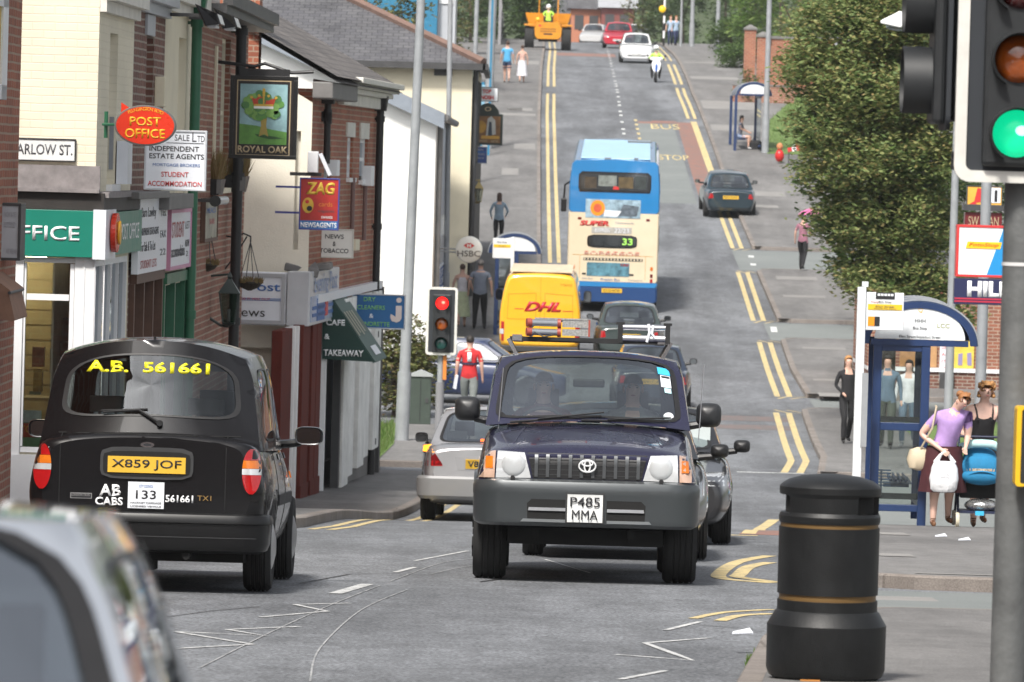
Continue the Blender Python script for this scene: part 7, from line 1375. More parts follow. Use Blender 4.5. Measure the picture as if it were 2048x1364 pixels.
nrm = (tw(0,.5)-tw(0,.9)); tilt = math.atan2(tw(0,.85).y-tw(0,.6).y, tw(0,.85).z-tw(0,.6).z)
p0 = tw(-.02,.77)+Vector((0,.03,0)); 
for s_, xx, wd in (('A.B.', -.31, .31), ('561661', .19, .48)):
    tx = text(s_, .085 if s_ == 'A.B.' else .082, M('bright_yellow', (.85,.78,.02), .4), e, (xx-.015,0,0), 0, wd, bold=.035)
    for v in tx.data.vertices:
        X = v.co.x+tx.location.x; zz = 1.615+v.co.z; vv = min(max((zz-1.06)/(1.69+.10-1.06),0),1); q = cb.near(X/cb.W(vv), vv); v.co = (X, q[1]-.006+v.co.y, zz)
    tx.location = (0,0,0)
za = tw(.10,.20)+Vector((0,-.035,-.01)); m = MB(); m.tube([za,tw(-.1,.31)+Vector((0,-.03,0)),tw(-.44,.295)+Vector((0,-.03,0))],[.014,.010,.006],6); m.tube([tw(-.46,.31)+Vector((0,-.015,0)),tw(-.02,.32)+Vector((0,-.015,0))],.007,6); m.cyl(za+Vector((0,.03,0)),za-Vector((0,.015,0)),.022); m.build('wiper', BLACK, e)
m = MB(); q = cb.roof(.0,.06); m.cyl((q[0],q[1],q[2]-.01),(q[0],q[1],q[2]+.022),.010); m.build('aerial_base', BLACK, e)
mirror_(e, 1.02, 2.75, 1.13, .22, .14, M('mirror_gloss', (.01,.01,.011), .15, coat=1)); mirror_(e, -1.02, 2.75, 1.13, .22, .14, M('mirror_gloss', 0))
for za_, zb_ in ((.62,.70),): S.stick([(1.35,za_),(3.1,za_),(3.1,zb_),(1.35,zb_)], 'rubbing_strip', TRIM, .012, ax='x')
for yy in (1.32,2.25): S.stick([(yy,.42),(yy+.008,.42),(yy+.008,1.06),(yy,1.06)], 'panel_seam', seam, .003, ax='x', th=.004)
S.stick([(1.45,.96),(1.62,.96),(1.62,1.0),(1.45,1.0)], 'door_handle', BLACKG, .03, ax='x'); S.stick([(2.35,.96),(2.52,.96),(2.52,1.0),(2.35,1.0)], 'door_handle', BLACKG, .03, ax='x'); S.stick([(3.2,.80),(3.28,.80),(3.28,.85),(3.2,.85)], 'side_repeater', AMB_L, .02, ax='x')
m = MB(); m.box(-.70,.70,.3,4.3,.22,.34); m.cyl((-.75,.88,.33),(.75,.88,.33),.05); m.cyl((.3,.05,.27),(.3,.7,.27),.03); m.obox((-.2,.5,.20),(.5,.4,.1)); m.build('underbody', DARK, e)
seats(e, (-.36,.36), .85, 1.22, .18, SEATG, True, .32); m = MB(); m.box(-.72,.72,.5,.7,1.05,1.13); m.build('parcel_shelf', TRIM, e); m = MB(); m.box(-.66,.66,2.0,2.03,.95,1.18); m.box(-.03,.03,2.0,2.03,1.18,1.66); m.box(-.66,.66,2.0,2.03,1.60,1.66); m.build('partition', SEATG, e); seats(e, (.34,), 2.35, 1.2, .26, SEATG, True, .24); m = MB(); m.box(-.34,.10,.42,.46,1.13,1.235); m.build('high_stop_lamp', M('smoked_red', (.06,.02,.02), .3), e, bevel=.02)

# ---------------------------------------------------------------- blurred silver car in the foreground, bottom left
tail = [([(-.84,.62),(-.84,.90),(-.62,.90),(-.60,.64)],'tail_lamp',RED_L)]
q = at(110,1000,7.0); e, S, b = gencar('out of focus silver car in the near left corner of the road', q.x-.60, 6.75, (.36,.40,.47), 'rear', 'hatch', 4.2, .86, 1.41, R(2), tail, 'Y21 KCK', paint('silver_blue_paint', (.46,.50,.56), .6, .3, .05), wt=.57, vt=.985, crn=.02, un=.935, gl=glass('sky_lit_screen', (.5,.55,.56), .8, .5))
FGC = e; e.rotation_euler.x -= R(.8); e.location.z += .045; e.location.x += .03
# ---------------------------------------------------------------- silver saloon ahead on the left
SV = paint('silver_paint', (.47,.47,.48), .7, .32, .04)
ml = [([(-.85,.68),(-.845,.93),(-.72,.945),(-.55,.70)],'tail_lamp',M('tail_dark_red', (.13,.004,.006), .12, coat=1)),([(-.84,.68),(-.84,.745),(-.575,.745),(-.55,.685)],'stop_lamp',RED_L),([(-.84,.85),(-.835,.925),(-.735,.94),(-.66,.85)],'indicator_lamp',lamp_mat('indicator_lit', (1,.30,.02), 1.2))]
e, S, b = gencar('silver saloon with lit amber indicator behind the blue off-road car', -.30, 79.3, 0, 'rear', 'saloon', 4.5, .86, 1.42, R(-1.5), ml, 'V80 LRN', SV, r=.31)
bumper(e, .84, .02, .5, .16, [(-.1,.30),(-.0,.28),(.035,.32),(.045,.44),(.045,.53),(.02,.56),(-.1,.56)], M('silver_bumper', (.30,.30,.30), .35, .5, coat=.5)); 
S.stick([(-.36,.64),(.36,.64),(.40,.80),(-.40,.80)], 'plate_recess', M('silver_shade', (.36,.36,.37), .4, .5), .004); plate(S, -.26,.26,.665,.775,'V80 LRN',PLATE_Y); e.scale = (1.04,1.04,1.08)
m = MB(); m.box(-.10,.10,.78,.80,.99,1.02); m.build('high_stop_lamp', lamp_mat('stop_lit', (1,.12,.02), 1.2), e)
# ---------------------------------------------------------------- two oncoming dark cars queued behind the off-road car
hd1 = [([(-.83,.60),(-.83,.74),(-.52,.73),(-.50,.60)],'headlight',CLR_L),([(-.845,.60),(-.845,.73),(-.79,.74),(-.79,.60)],'indicator_lamp',AMB_L)]
e, S, b = gencar('dark grey oncoming car half hidden directly behind the off-road car', .98, 54.2, (.02,.022,.026), 'front', 'hatch', 4.1, .86, 1.42, R(-1), hd1, 'T414 BCW')
e, S, b = gencar('black oncoming car with chrome edged headlight last in the queue', 1.42, 60.2, (.012,.012,.014), 'front', 'saloon', 4.3, .86, 1.40, R(-1), hd1, 'R905 HFV')
m = MB(); q1 = Vector((-.3,1.25,.97)); m.box(.35,.62,1.35,1.36,.98,1.22); m.build('windscreen_shade', M('shade_pale', (.45,.5,.5), .5), e)
# ---------------------------------------------------------------- cars going away up the hill
tl = [([(-.84,.66),(-.84,.84),(-.60,.83),(-.58,.68)],'tail_lamp',RED_L)]
gencar('dark blue saloon with red tail lamp right of the roof rack', 3.05, 129.2, (.018,.028,.05), 'rear', 'saloon', 4.5, .87, 1.43, 0, tl, 'W417 UBV')
gencar('dark grey green saloon stopped behind the double decker bus', 2.85, 145.6, (.035,.05,.048), 'rear', 'saloon', 4.4, .87, 1.43, R(-.5), tl, 'S317 OCW')
gencar('dark blue green saloon parked half on the right pavement uphill', 7.12, 199, (.006,.022,.034), 'rear', 'saloon', 4.7, .88, 1.43, R(1), tl, 'PJ02 KXA')
wl_ = [([(-.80,.60),(-.80,.72),(-.50,.70),(-.48,.60)],'headlight',CLR_L)]
e, S, b = gencar('white hatchback coming down the hill ahead of the red car', 5.75, 296, (.72,.73,.74), 'front', 'hatch', 4.0, .85, 1.45, 0, wl_, 'N711 DRN'); S.stick([(-.45,.36),(.45,.36),(.45,.42),(-.45,.42)], 'bumper_slot', TRIM, .006)
e, S, b = gencar('red car coming over the crest of the hill', 5.35, 330, (.45,.015,.035), 'front', 'saloon', 4.5, .88, 1.42, R(-2), wl_, 'P620 MFR')
gencar('pale silver car far away at the hilltop bend', 4.6, 395, (.5,.5,.5), 'front', 'hatch', 4.0, .84, 1.42, R(-8), None, ''); gencar('small white car beyond the red car on the crest', 7.2, 390, (.7,.7,.7), 'front', 'hatch', 4.0, .84, 1.42, R(-8), None, '')
# dark blue saloon crossing on the left side road, seen from its flank
e, S, b = gencar('dark blue saloon crossing from the left side road', -3.0, 132, (.018,.03,.085), 'front', 'saloon', 4.5, .86, 1.42, 0, None, ''); e.rotation_euler = (0,0,R(86)); e.location = (1.25,131.5,gz(131.5))

# ---------------------------------------------------------------- yellow delivery van
VY = paint('van_yellow', (.78,.40,.012), .0, .35, .05); e = placed('delivery_van', 'yellow delivery van with red DHL lettering on its rear doors', 'van', .66, 145.2, R(-1.2)); L = 5.6
def vring(y, w_, zb, zt, k=1.0, top=.86, t2=.10):
    h = [(0,zb),(w_*.9,zb),(w_,zb+.08),(w_,zb+.75),(w_*.985,zb+1.0),(w_*top,zt-.12),(w_*top*.90,zt-.03),(w_*.4,zt),(0,zt+.01)]; P = h+[(-x,z) for x, z in h[-2:0:-1]]; cz = (zb+zt)/2; return [(x*k,y,cz+(z-cz)*k) for x, z in P]
m = MB(); m.loft([vring(0,.98,.42,2.18,.93),vring(.02,.98,.42,2.18,.975),vring(.06,.99,.38,2.20),vring(.5,.99,.34,2.22),vring(3.9,.99,.34,2.22),vring(4.4,.99,.34,2.05),vring(4.9,.97,.36,1.35),vring(5.4,.9,.4,1.05),vring(5.6,.8,.5,.9,.9)],0,True); b = m.build('body', VY, e, sub=1); S = Surf(e, [b]); YE = M('van_yellow_shade', (.50,.24,.01), .4)
S.stick([(-.006,.48),(.006,.48),(.006,2.2),(-.006,2.2)], 'door_seam', YE, .003, th=.004)
for sx in (-1,1):
    q = lambda p: p if sx < 0 else mirp(p); S.stick(q([(-.80,1.08),(-.10,1.08),(-.10,1.095),(-.80,1.095)]), 'door_crease', YE, .004); S.stick(q([(-.78,1.68),(-.10,1.72),(-.10,1.735),(-.78,1.695)]), 'door_crease', YE, .004); S.stick(q([(-.80,1.09),(-.785,1.09),(-.765,1.69),(-.78,1.69)]), 'door_crease', YE, .004); S.stick(q([(-.115,1.09),(-.10,1.09),(-.10,1.72),(-.115,1.72)]), 'door_crease', YE, .004)
    S.stick(q([(-.975,.55),(-.975,1.02),(-.86,1.02),(-.86,.55)]), 'tail_lamp', RED_L, .012); S.stick(q([(-.965,.72),(-.965,.84),(-.87,.84),(-.87,.72)]), 'reversing_lamp', CLR_L, .018); wheel(e, sx*.84, .9, .33, .2); wheel(e, sx*.84, 4.3, .33, .2); mirror_(e, sx*1.10, 4.4, 1.42, .2, .3)
y0 = S.at(0,1.40).y-.008; text('DHL', .235, M('dhl_red', (.45,.012,.02), .4), e, (.06,y0,1.40), 0, .90, bold=.05, shear=.35); m = MB(); m.box(-.62,-.40,y0-.0,y0+.004,1.33,1.345); m.box(.55,.80,y0,y0+.004,1.30,1.315); m.build('speed_lines', M('dhl_red', 0), e); text('Vans', .07, YE, e, (.62,S.at(.6,1.95).y-.004,1.95), 0, .3, shear=.3)
m = MB(); m.box(-.95,.95,-.04,.05,.30,.44); m.build('bumper', TRIM, e, bevel=.02); m = MB(); m.box(-.9,.9,.3,5.2,.25,.4); m.build('underbody', DARK, e); m = MB(); m.box(-.75,.75,.15,3.6,2.225,2.25); m.build('roof_panel', M('roof_pale', (.62,.50,.36), .5, var=.2), e)
# ---------------------------------------------------------------- double decker bus
BB = paint('bus_blue', (.012,.19,.46), .0, .35, .05); BC = paint('bus_cream', (.70,.59,.42), .0, .35, .05); e = placed('double_decker_bus', 'blue and cream double decker bus seen from behind showing route 33', 'bus', 2.68, 163.6, R(-1.2)); e.scale = (1,1,.972); L = 9.9; wB_ = 1.235
def bring(y, zb, zt, k=1.0, w0=wB_, top=.955): h = [(0,zb),(w0*.95,zb),(w0,zb+.06),(w0,zb+(zt-zb)*.5),(w0*top,zt-.14),(w0*top*.93,zt-.03),(0,zt+.02)] if zt > 3 else [(0,zb),(w0*.97,zb),(w0,zb+.05),(w0,zb+(zt-zb)*.5),(w0,zt-.02),(w0*.98,zt),(0,zt)]; return [(x*k,y,z) for x, z in h+[(-x,z) for x, z in h[-2:0:-1]]]
def bus_seg(name, zb, zt, mat, k0=.975, w0=wB_, top=.955): m = MB(); m.loft([bring(.0,zb,zt,k0,w0,top),bring(.05,zb,zt,1,w0,top),bring(L-.2,zb,zt,1,w0,top),bring(L,zb,zt,.9,w0,top)],0,False); o = m.build(name, mat, e, bevel=.05, seg=3, ang=40); return o
s1 = bus_seg('skirt', .30, .72, M('bus_navy', (.012,.05,.16), .4), .96); s15 = bus_seg('lower_band', .725, .86, BB); s2 = bus_seg('lower_body', .865, 2.80, BC); s3 = bus_seg('upper_body', 2.805, 4.28, BB)
S = Surf(e, [s1, s2, s3]); GLB = M('bus_window_dark', (.018,.022,.026), .08, coat=1, var=.5, vs=3)
S.stick([(-.96,3.38),(.96,3.38),(.99,3.5),(.99,3.86),(.90,3.95),(-.90,3.95),(-.99,3.86),(-.99,3.5)], 'window_surround', BLACKG, .012); S.stick([(-.90,3.44),(.90,3.44),(.92,3.85),(.85,3.90),(-.85,3.90),(-.92,3.85)], 'rear_window', GLB, .016)
for x0, x1, z0, z1, cl in ((-.45,.05,3.55,3.85,(.20,.22,.20)),(.1,.5,3.5,3.82,(.10,.07,.03)),(-.82,-.5,3.48,3.8,(.07,.05,.03)),(.55,.85,3.5,3.85,(.04,.05,.05))): S.stick([(x0,z0),(x1,z0),(x1,z1),(x0,z1)], 'seen_interior', M('bus_in_%d' % int(cl[0]*1000), cl, .6, var=.6, vs=6), .0175)
S.stick([(-.05,3.46),(.12,3.46),(.10,3.54),(-.03,3.56)], 'sticker', TXTR, .019)
S.stick([(-.78,2.66),(.72,2.66),(.72,3.18),(-.78,3.18)], 'advert_panel', M('advert_sky', (.30,.42,.50), .4, var=.6, vs=5), .010); S.stick(ell(-.45,2.93,.20,.22), 'advert_sun', M('advert_orange', (.8,.28,.02), .4), .014); S.stick(ell(-.45,2.93,.11,.12), 'advert_centre', M('advert_red', (.6,.1,.05), .4, var=.4), .016); S.stick([(.1,2.72),(.62,2.72),(.68,3.0),(.25,3.05)], 'advert_coach', M('advert_grey', (.12,.15,.18), .4, var=.6, vs=9), .014); S.stick([(-.28,2.70),(.1,2.70),(.2,2.86),(-.25,2.88)], 'advert_white', SIGNW, .0145)
y0 = S.at(0,2.5).y-.008; text('SUPER', .15, TXTR, e, (-.52,y0,2.50), 0, .80, bold=.05, shear=.15); text('Network', .07, GREY_T, e, (.30,y0,2.53), 0, .5); S.stick([(-.60,2.22),(.50,2.22),(.50,2.40),(-.60,2.40)], 'route_band', M('route_band_grey', (.42,.40,.36), .5, var=.3, vs=12), .006); text('22/23', .12, SIGNW, e, (.22,y0-.004,2.31), 0, .4); text('EXPRESS', .10, SIGNW, e, (-.3,y0-.004,2.31), 0, .4)
S.stick(pill(-.03,2.00,.68,.185,28,6), 'blind_surround', BLACKG, .010); S.stick(pill(-.03,2.00,.64,.15,28,6), 'route_blind', GLB, .013); S.stick([(.20,1.88),(.55,1.88),(.55,2.12),(.20,2.12)], 'blind_panel', TXTK, .0145); text('33', .19, lamp_mat('blind_green', (.30,.62,.10), .5), e, (.39,y0-.012,2.0), 0, .28, bold=.02)
text('* * * * * * * *', .05, TXTR, e, (-.03,y0,1.70), 0, 1.5); text('SUPERBUS', .05, M('faded_red_lettering', 0), e, (-.03,y0,1.64), 0, 1.5)
for (a_, b_, c_, d_, nm, mt) in ((-.80,.82,1.46,1.53,'vent_grille',TRIM),(-.70,.46,1.02,1.40,'advert_panel',M('advert_teal', (.10,.25,.32), .4, var=.7, vs=4)),(.22,.44,1.30,1.38,'advert_flash',TXTR),(-.82,-.72,1.05,1.10,'door_catch',BLACK),(.46,.58,1.05,1.10,'door_catch',BLACK)): S.stick([(a_,c_),(b_,c_),(b_,d_),(a_,d_)], nm, mt, .010)
for k in range(18): S.stick([(-.78+k*.09,1.47),(-.74+k*.09,1.47),(-.74+k*.09,1.52),(-.78+k*.09,1.52)], 'vent_slat', BC, .013)
for a_, b_, c_, d_ in ((-.90,-.89,.95,1.60),(.89,.90,.95,1.60),(-1.1,1.1,1.60,1.61)): S.stick([(a_,c_),(b_,c_),(b_,d_),(a_,d_)], 'panel_seam', YE, .004, th=.004)
for sx in (-1,1):
    q = lambda p: p if sx < 0 else mirp(p)
    for z, mt, nm in ((1.26,AMB_L,'indicator_lamp'),(1.06,M('tail_dark_red', 0),'tail_lamp'),(.92,RED_L,'tail_lamp')): S.stick(q([(-1.10,z-.05),(-1.03,z-.05),(-1.03,z+.05),(-1.10,z+.05)]), nm, mt, .012)
    S.stick(q([(-.98,2.60),(-.88,2.60),(-.88,2.66),(-.98,2.66)]), 'marker_lamp', M('tail_dark_red', 0), .012)
    for yy in (2.4,7.6): wheel(e, sx*1.08, yy, .47, .28)
    for k in range(6):
        y_a = .5+k*1.5; S.stick([(y_a,3.35),(y_a+1.4,3.35),(y_a+1.4,3.92),(y_a,3.92)], 'side_window', GLB, .012, ax='x' if sx > 0 else '-x', step=.5); k < 6 and S.stick([(y_a,1.7),(y_a+1.4,1.7),(y_a+1.4,2.45),(y_a,2.45)], 'side_window', GLB, .012, ax='x' if sx > 0 else '-x', step=.5)
text('Preston Bus', .07, TXTB, e, (-.05,y0,.93), 0, .52); text('Safe Bus', .05, GREY_T, e, (-.68,y0,.95), 0, .3); text('Telecard', .05, GREY_T, e, (.62,y0,.93), 0, .4)
SK = Surf(e, [s15, s1]); SK.stick([(-.28,.56),(.28,.56),(.28,.68),(-.28,.68)], 'number_plate', PLATE_Y, .014); text('C112 HCW', .07, TXTK, e, (0,SK.at(0,.62).y-.017,.62), 0, .45)
m = MB(); m.box(-1.0,1.0,.4,L-.4,.2,.34); m.build('underbody', DARK, e); m = MB(); m.box(-.95,.95,.5,L-.9,4.27,4.315); m.build('roof_panel', M('roof_pale_blue', (.34,.52,.66), .4, var=.1, vs=2), e, bevel=.02); m = MB(); m.box(-.3,-.12,.12,.3,4.29,4.33); m.box(.5,.62,.2,.4,4.29,4.34); m.box(.3,1.0,7.8,8.1,4.32,4.36); m.build('roof_hatches', M('hatch_grey', (.15,.16,.17), .5), e)
m = MB(); m.tube([(-1.2,L-.4,3.1),(-1.48,L-.2,2.9),(-1.5,L-.2,2.5)],.03); m.build('mirror_arm', BLACK, e); m = MB(); m.box(-1.58,-1.42,L-.25,L-.15,2.1,2.5); m.build('door_mirror', BLACK, e, bevel=.03)
# ---------------------------------------------------------------- yellow site dumper over the crest
DY = M('dumper_yellow', (.62,.25,.008), .5, var=.18, vs=3); e = placed('site_dumper', 'yellow site dumper with big black tyres crossing the crest', 'dumper', 1.45, 317.5, 0); DU = e
for sx in (-1,1):
    o = wheel(e, sx*.98, .75, .62, .50, DY); o = wheel(e, sx*.98, 3.0, .62, .50, DY)
m = MB(); m.loft([[(-.55,0,.6),(.55,0,.6),(.68,0,.75),(.72,0,1.15),(.55,0,1.45),(-.55,0,1.45),(-.72,0,1.15),(-.68,0,.75)],[(-.6,1.5,.55),(.6,1.5,.55),(.72,1.5,.75),(.76,1.5,1.2),(.6,1.5,1.5),(-.6,1.5,1.5),(-.76,1.5,1.2),(-.72,1.5,.75)]],0,False); b = m.build('engine_cover', DY, e, bevel=.05); S = Surf(e, [b])
for z in (.98,1.10): S.stick([(-.42,z),(.42,z),(.42,z+.05),(-.42,z+.05)], 'cooling_slot', M('dumper_shade', (.22,.09,.01), .6), .008)
S.stick([(-.24,.82),(.24,.82),(.22,.90),(-.22,.90)], 'maker_badge', TXTK, .008); S.stick([(-.5,1.24),(-.38,1.24),(-.38,1.36),(-.5,1.36)], 'hazard_mark', TXTR, .01)
m = MB(); m.loft([[(-.95,1.7,1.1),(.95,1.7,1.1),(1.22,1.6,1.95),(-1.22,1.6,1.95)],[(-.95,3.4,1.0),(.95,3.4,1.0),(1.22,4.2,1.9),(-1.22,4.2,1.9)]],0,False,(True,True)); m.build('skip', DY, e, bevel=.04); m = MB()
for sx in (-1,1): m.box(sx*1.0-.28,sx*1.0+.28,.3,1.3,1.28,1.36)
m.build('mudguards', DY, e, bevel=.02); m = MB(); m.box(-.25,.25,1.0,1.2,1.5,1.95); m.box(-.25,.25,.75,1.2,1.45,1.55); m.build('seat', BLACK, e); m = MB(); m.tube([(-.5,.5,1.4),(-.5,.55,2.9),(.5,.55,2.9),(.5,.5,1.4)],.04); m.build('roll_bar', DY, e); m = MB(); m.ball((-.55,.5,1.62),.12); m.build('beacon', FLAGY, e); m = MB(); m.box(-.5,.5,.2,3.2,.45,.6); m.build('chassis', DARK, e)
# ---------------------------------------------------------------- scooter
e = placed('scooter', 'white and blue scooter ridden towards us on the right', 'scooter', 6.12, 269, 0); SC = e; wheel(e, 0.0001, .28, .28, .10); wheel(e, 0.0001, 1.45, .26, .11)
m = MB(); m.loft([[(-.06,.15,.45),(.06,.15,.45),(.08,.2,.5),(-.08,.2,.5)],[(-.17,.22,.62),(.17,.22,.62),(.16,.4,.6),(-.16,.4,.6)],[(-.20,.3,.85),(.20,.3,.85),(.18,.45,.85),(-.18,.45,.85)],[(-.13,.38,1.05),(.13,.38,1.05),(.12,.5,1.05),(-.12,.5,1.05)]],0,True); m.build('fairing', WHITE, e, bevel=.02); m = MB(); m.box(-.05,.05,.16,.24,.5,.84); m.build('blue_panel', M('scooter_blue', (.03,.12,.45), .4), e); m = MB(); m.box(-.15,.15,.8,1.6,.5,.75); m.build('seat', BLACK, e, bevel=.05); m = MB(); m.box(-.28,.28,.42,.5,1.0,1.14); m.build('handlebar_fairing', WHITE, e, bevel=.03); m = MB(); m.cyl((-.38,.5,1.06),(.38,.5,1.06),.02); m.build('handlebar', BLACK, e); m = MB(); m.cyl((0,.40,.98),(0,.44,.98),.06); m.build('headlight', CLR_L, e)
for sx in (-1,1): m = MB(); m.ball((sx*.40,.5,1.2),(.06,.02,.04)); m.cyl((sx*.36,.5,1.08),(sx*.40,.5,1.18),.008); m.build('mirror', BLACK, e)
# ================================================================ PEOPLE
HAIRS = {k: M('hair_'+k, c, .6, var=.3, vs=30) for k, c in dict(brown=(.06,.03,.018), dark=(.02,.015,.012), ginger=(.30,.13,.045), blonde=(.40,.20,.07), grey=(.22,.2,.19)).items()}
EYE = M('eye_dark', (.02,.015,.012), .2); LIPS = M('lips', (.38,.14,.12), .5)
def cloth(name, col, **k): return M('cloth_'+name, col, .85, var=.18, vs=9, bump=.25, bs=14, **k)
def person(label, loc, rotz=0, H=1.72, arms=None, legs=None, lean=(0,0), head=(0,0,0), mats=None, fat=1.0, hair='brown', hairlen='short', skirt=None, detail=False, sleeve='short', leg='long', sit=None, group=None, neckline=None, parent_m=None, female=False, bust=0, hairbun=False):
    """figure facing local -Y; arms = ((elbow, wrist) right-of-picture first?, ...) given for x<0 then x>0; zone materials by limb"""
    e = thing('person', label, 'person', loc, rotz, group); k = H/1.75
    lx, ly = lean; L = lambda z: (lx*max(0,(z-.95)/.6), ly*max(0,(z-.95)/.6))
    def sp(x, y, z): a = L(z); return Vector((x+a[0], y+a[1], z))
    V, E_, Rr, Zn = [], [], [], []
    def add(p, r, par=None, zone=None): V.append(Vector(p)); Rr.append(r if isinstance(r, tuple) else (r, r)); (E_.append((par, len(V)-1)), Zn.append(zone)) if par is not None else None; return len(V)-1
    f = fat; hz = .95 if sit is None else sit
    dz = hz-.95
    P = lambda x, y, z: sp(x, y, z)+Vector((0,0,dz))
    pel = add(P(0,0,.96), (.160*f,.125*f)); ab = add(P(0,0,1.10), (.150*f,.118*f), pel, 'top'); ch = add(P(0,-.01*(1+bust),1.27), (.158*f,.118*f*(1+bust*.25)), ab, 'top'); up = add(P(0,.0,1.39), (.135*f,.092*f), ch, 'chest' if neckline else 'top')
    nk = add(P(0,.005,1.505), .055, up, 'neck'); hx, hy, hzz = head
    hb = add(P(hx*.4,-.015+hy*.4,1.575+hzz*.4), (.064,.076), nk, 'skin'); hm = add(P(hx*.8,-.015+hy*.8,1.64+hzz*.8), (.084,.098), hb, 'skin'); cr = add(P(hx*1.1,-.002+hy*1.1,1.705+hzz), (.083,.096), hm, 'skin')
    if detail: add(P(hx*.75,-.112+hy*.8,1.628+hzz*.7), .013, hm, 'skin')
    A = arms or (((-.25,.02,1.16),(-.27,-.04,.93)), ((.25,.02,1.16),(.27,-.04,.93))); sgn = (-1, 1); hands = []
    for s_, (el, wr) in zip(sgn, A):
        sh = add(P(s_*.165*min(f,1.12),.005,1.415), .058*f, up, 'top' if sleeve != 'none' else 'strap'); m1 = (Vector(P(s_*.19*min(f,1.12),.005,1.40))*.45+Vector(el)*.55)
        ms = add(m1, .047*f if sleeve != 'none' else .043*f, sh, 'top' if sleeve != 'none' else 'skin'); eb = add(el, .038*f, ms, 'top' if sleeve == 'long' else 'skin'); wv = add(wr, .026, eb, 'top' if sleeve == 'long' else 'skin')
        d = (Vector(wr)-Vector(el)).normalized(); pm = add(Vector(wr)+d*.06, (.036,.024), wv, 'skin')
        sd = d.cross(Vector((0,1,0))); sd = sd.normalized() if sd.length > .1 else Vector((1,0,0)); fr = Vector((0,-1,0))
        if detail:
            for q, ln in ((-.028,.055),(-.009,.068),(.010,.064),(.028,.05)):
                b0 = Vector(wr)+d*.085+sd*q; i1 = add(b0, .0095, pm, 'skin'); i2 = add(b0+d*ln*.55+fr*.012, .0085, i1, 'skin'); add(b0+d*ln*.75+fr*.035, .0075, i2, 'skin')
            t1 = add(Vector(wr)+d*.05-sd*.038*s_+fr*.012, .011, pm, 'skin'); add(Vector(wr)+d*.085-sd*.045*s_+fr*.025, .009, t1, 'skin')
        else: add(Vector(wr)+d*.12+fr*.015, (.026,.015), pm, 'skin')
        hands.append(Vector(wr)+d*.08)
    G = legs or (((-.10,-.03,.50),(-.10,.02,.085)), ((.10,.03,.50),(.10,.05,.085)))
    lt = 'trousers'
    for s_, (kn, an) in zip(sgn, G):
        hp = add(P(s_*.09,0,.90), .105*f, pel, lt if not skirt else 'skirt'); th = Vector(P(s_*.10,0,.86))*.5+Vector(kn)*.5; tv = add(th, .088*f, hp, lt); kv = add(kn, .066*f, tv, lt if leg != 'bare' else 'skin'); cv = add(Vector(kn)*.6+Vector(an)*.4+Vector((0,.015,0)), .064 if leg == 'long' else .057, kv, lt if leg == 'long' else 'skin'); av = add(an, .055 if leg == 'long' else .039, cv, lt if leg == 'long' else 'skin')
        hl = add(Vector(an)+Vector((0,.015,-.045)), .035, av, 'shoe'); add(Vector(an)+Vector((s_*.015,-.13,-.055)), (.038,.026), hl, 'shoe')
    bm = bmesh.new(); lay = bm.verts.layers.skin.verify(); bv = []
    for i, (v, r) in enumerate(zip(V, Rr)):
        q = bm.verts.new(v*k); q[lay].radius = (r[0]*k, r[1]*k); q[lay].use_root = i == 0; bv.append(q)
    for a, b in E_: bm.edges.new((bv[a], bv[b]))
    me = bpy.data.meshes.new('body'); bm.to_mesh(me); bm.free(); o = bpy.data.objects.new('body', me); COL.objects.link(o); o.parent = e
    sm = o.modifiers.new('skin', 'SKIN'); sm.use_smooth_shade = True; sm.branch_smoothing = .3; ss = o.modifiers.new('sub', 'SUBSURF'); ss.levels = ss.render_levels = 2 if detail else 1
    bpy.context.view_layer.update(); bake(o)
    zones = ['skin','top','trousers','shoe']; mm = mats; o.data.materials.clear()
    for z in zones: o.data.materials.append(mm.get(z, SKIN))
    segs = [(V[a]*k, V[b]*k, z, (Rr[a][0]+Rr[a][1])*.5*k, (Rr[b][0]+Rr[b][1])*.5*k) for (a, b), z in zip(E_, Zn)]
    for p in o.data.polygons:
        c = p.center; best = (9, 'skin')
        for a, b, z, ra, rb in segs:
            ab_ = b-a; t = max(0, min(1, (c-a).dot(ab_)/max(ab_.length_squared, 1e-9))); d2 = abs((c-a-ab_*t).length-(ra+(rb-ra)*t)*.92)
            if d2 < best[0]: best = (d2, z, t)
        z = best[1]
        if z in ('trousers','skirt') and c.z/k-dz > .90 and sit is None: z = 'top'
        if z == 'neck': z = 'skin' if best[2] > .30 else 'top'
        if z == 'strap': z = 'skin' if best[2] > .3 else 'top'
        if z == 'top' and c.z/k-dz < .885 and abs(c.x) < .2*k and sit is None: z = 'trousers'
        if neckline and z in ('chest','top') and c.z/k > 1.315+dz: z = 'skin'
        if z == 'chest': z = 'top'
        if z == 'skirt': z = 'trousers'
        p.material_index = zones.index(z); p.use_smooth = True
    hc = V[hm]*.45*k+V[cr]*.55*k; hm_ = MB(); hm_.ball(hc+Vector((0,.010*k,.010*k)), (.083*k,.098*k,.090*k), 20, 14)
    keep = [fc for fc in hm_.f if not all((Vector(hm_.v[i])-hc).y < -.045*k and (Vector(hm_.v[i])-hc).z < .055*k for i in fc) and not all((Vector(hm_.v[i])-hc).z < (-.05*k if hairlen == 'short' else .022*k if hairlen == 'crop' else -.075*k) and hairlen != 'long' for i in fc)]
    idx = [i for i, fc in enumerate(hm_.f) if fc in keep]; hm_.m = [hm_.m[i] for i in idx]; hm_.s = [True]*len(keep); hm_.f = keep
    if hairlen == 'long': hm_.loft([[(hc.x+.082*k*math.cos(t), hc.y+.03*k+.075*k*math.sin(t), hc.z+z*k) for t in [math.pi*i/8 for i in range(9)]] for z in (.02,-.08,-.18)],0,True,(False,False),closed=False)
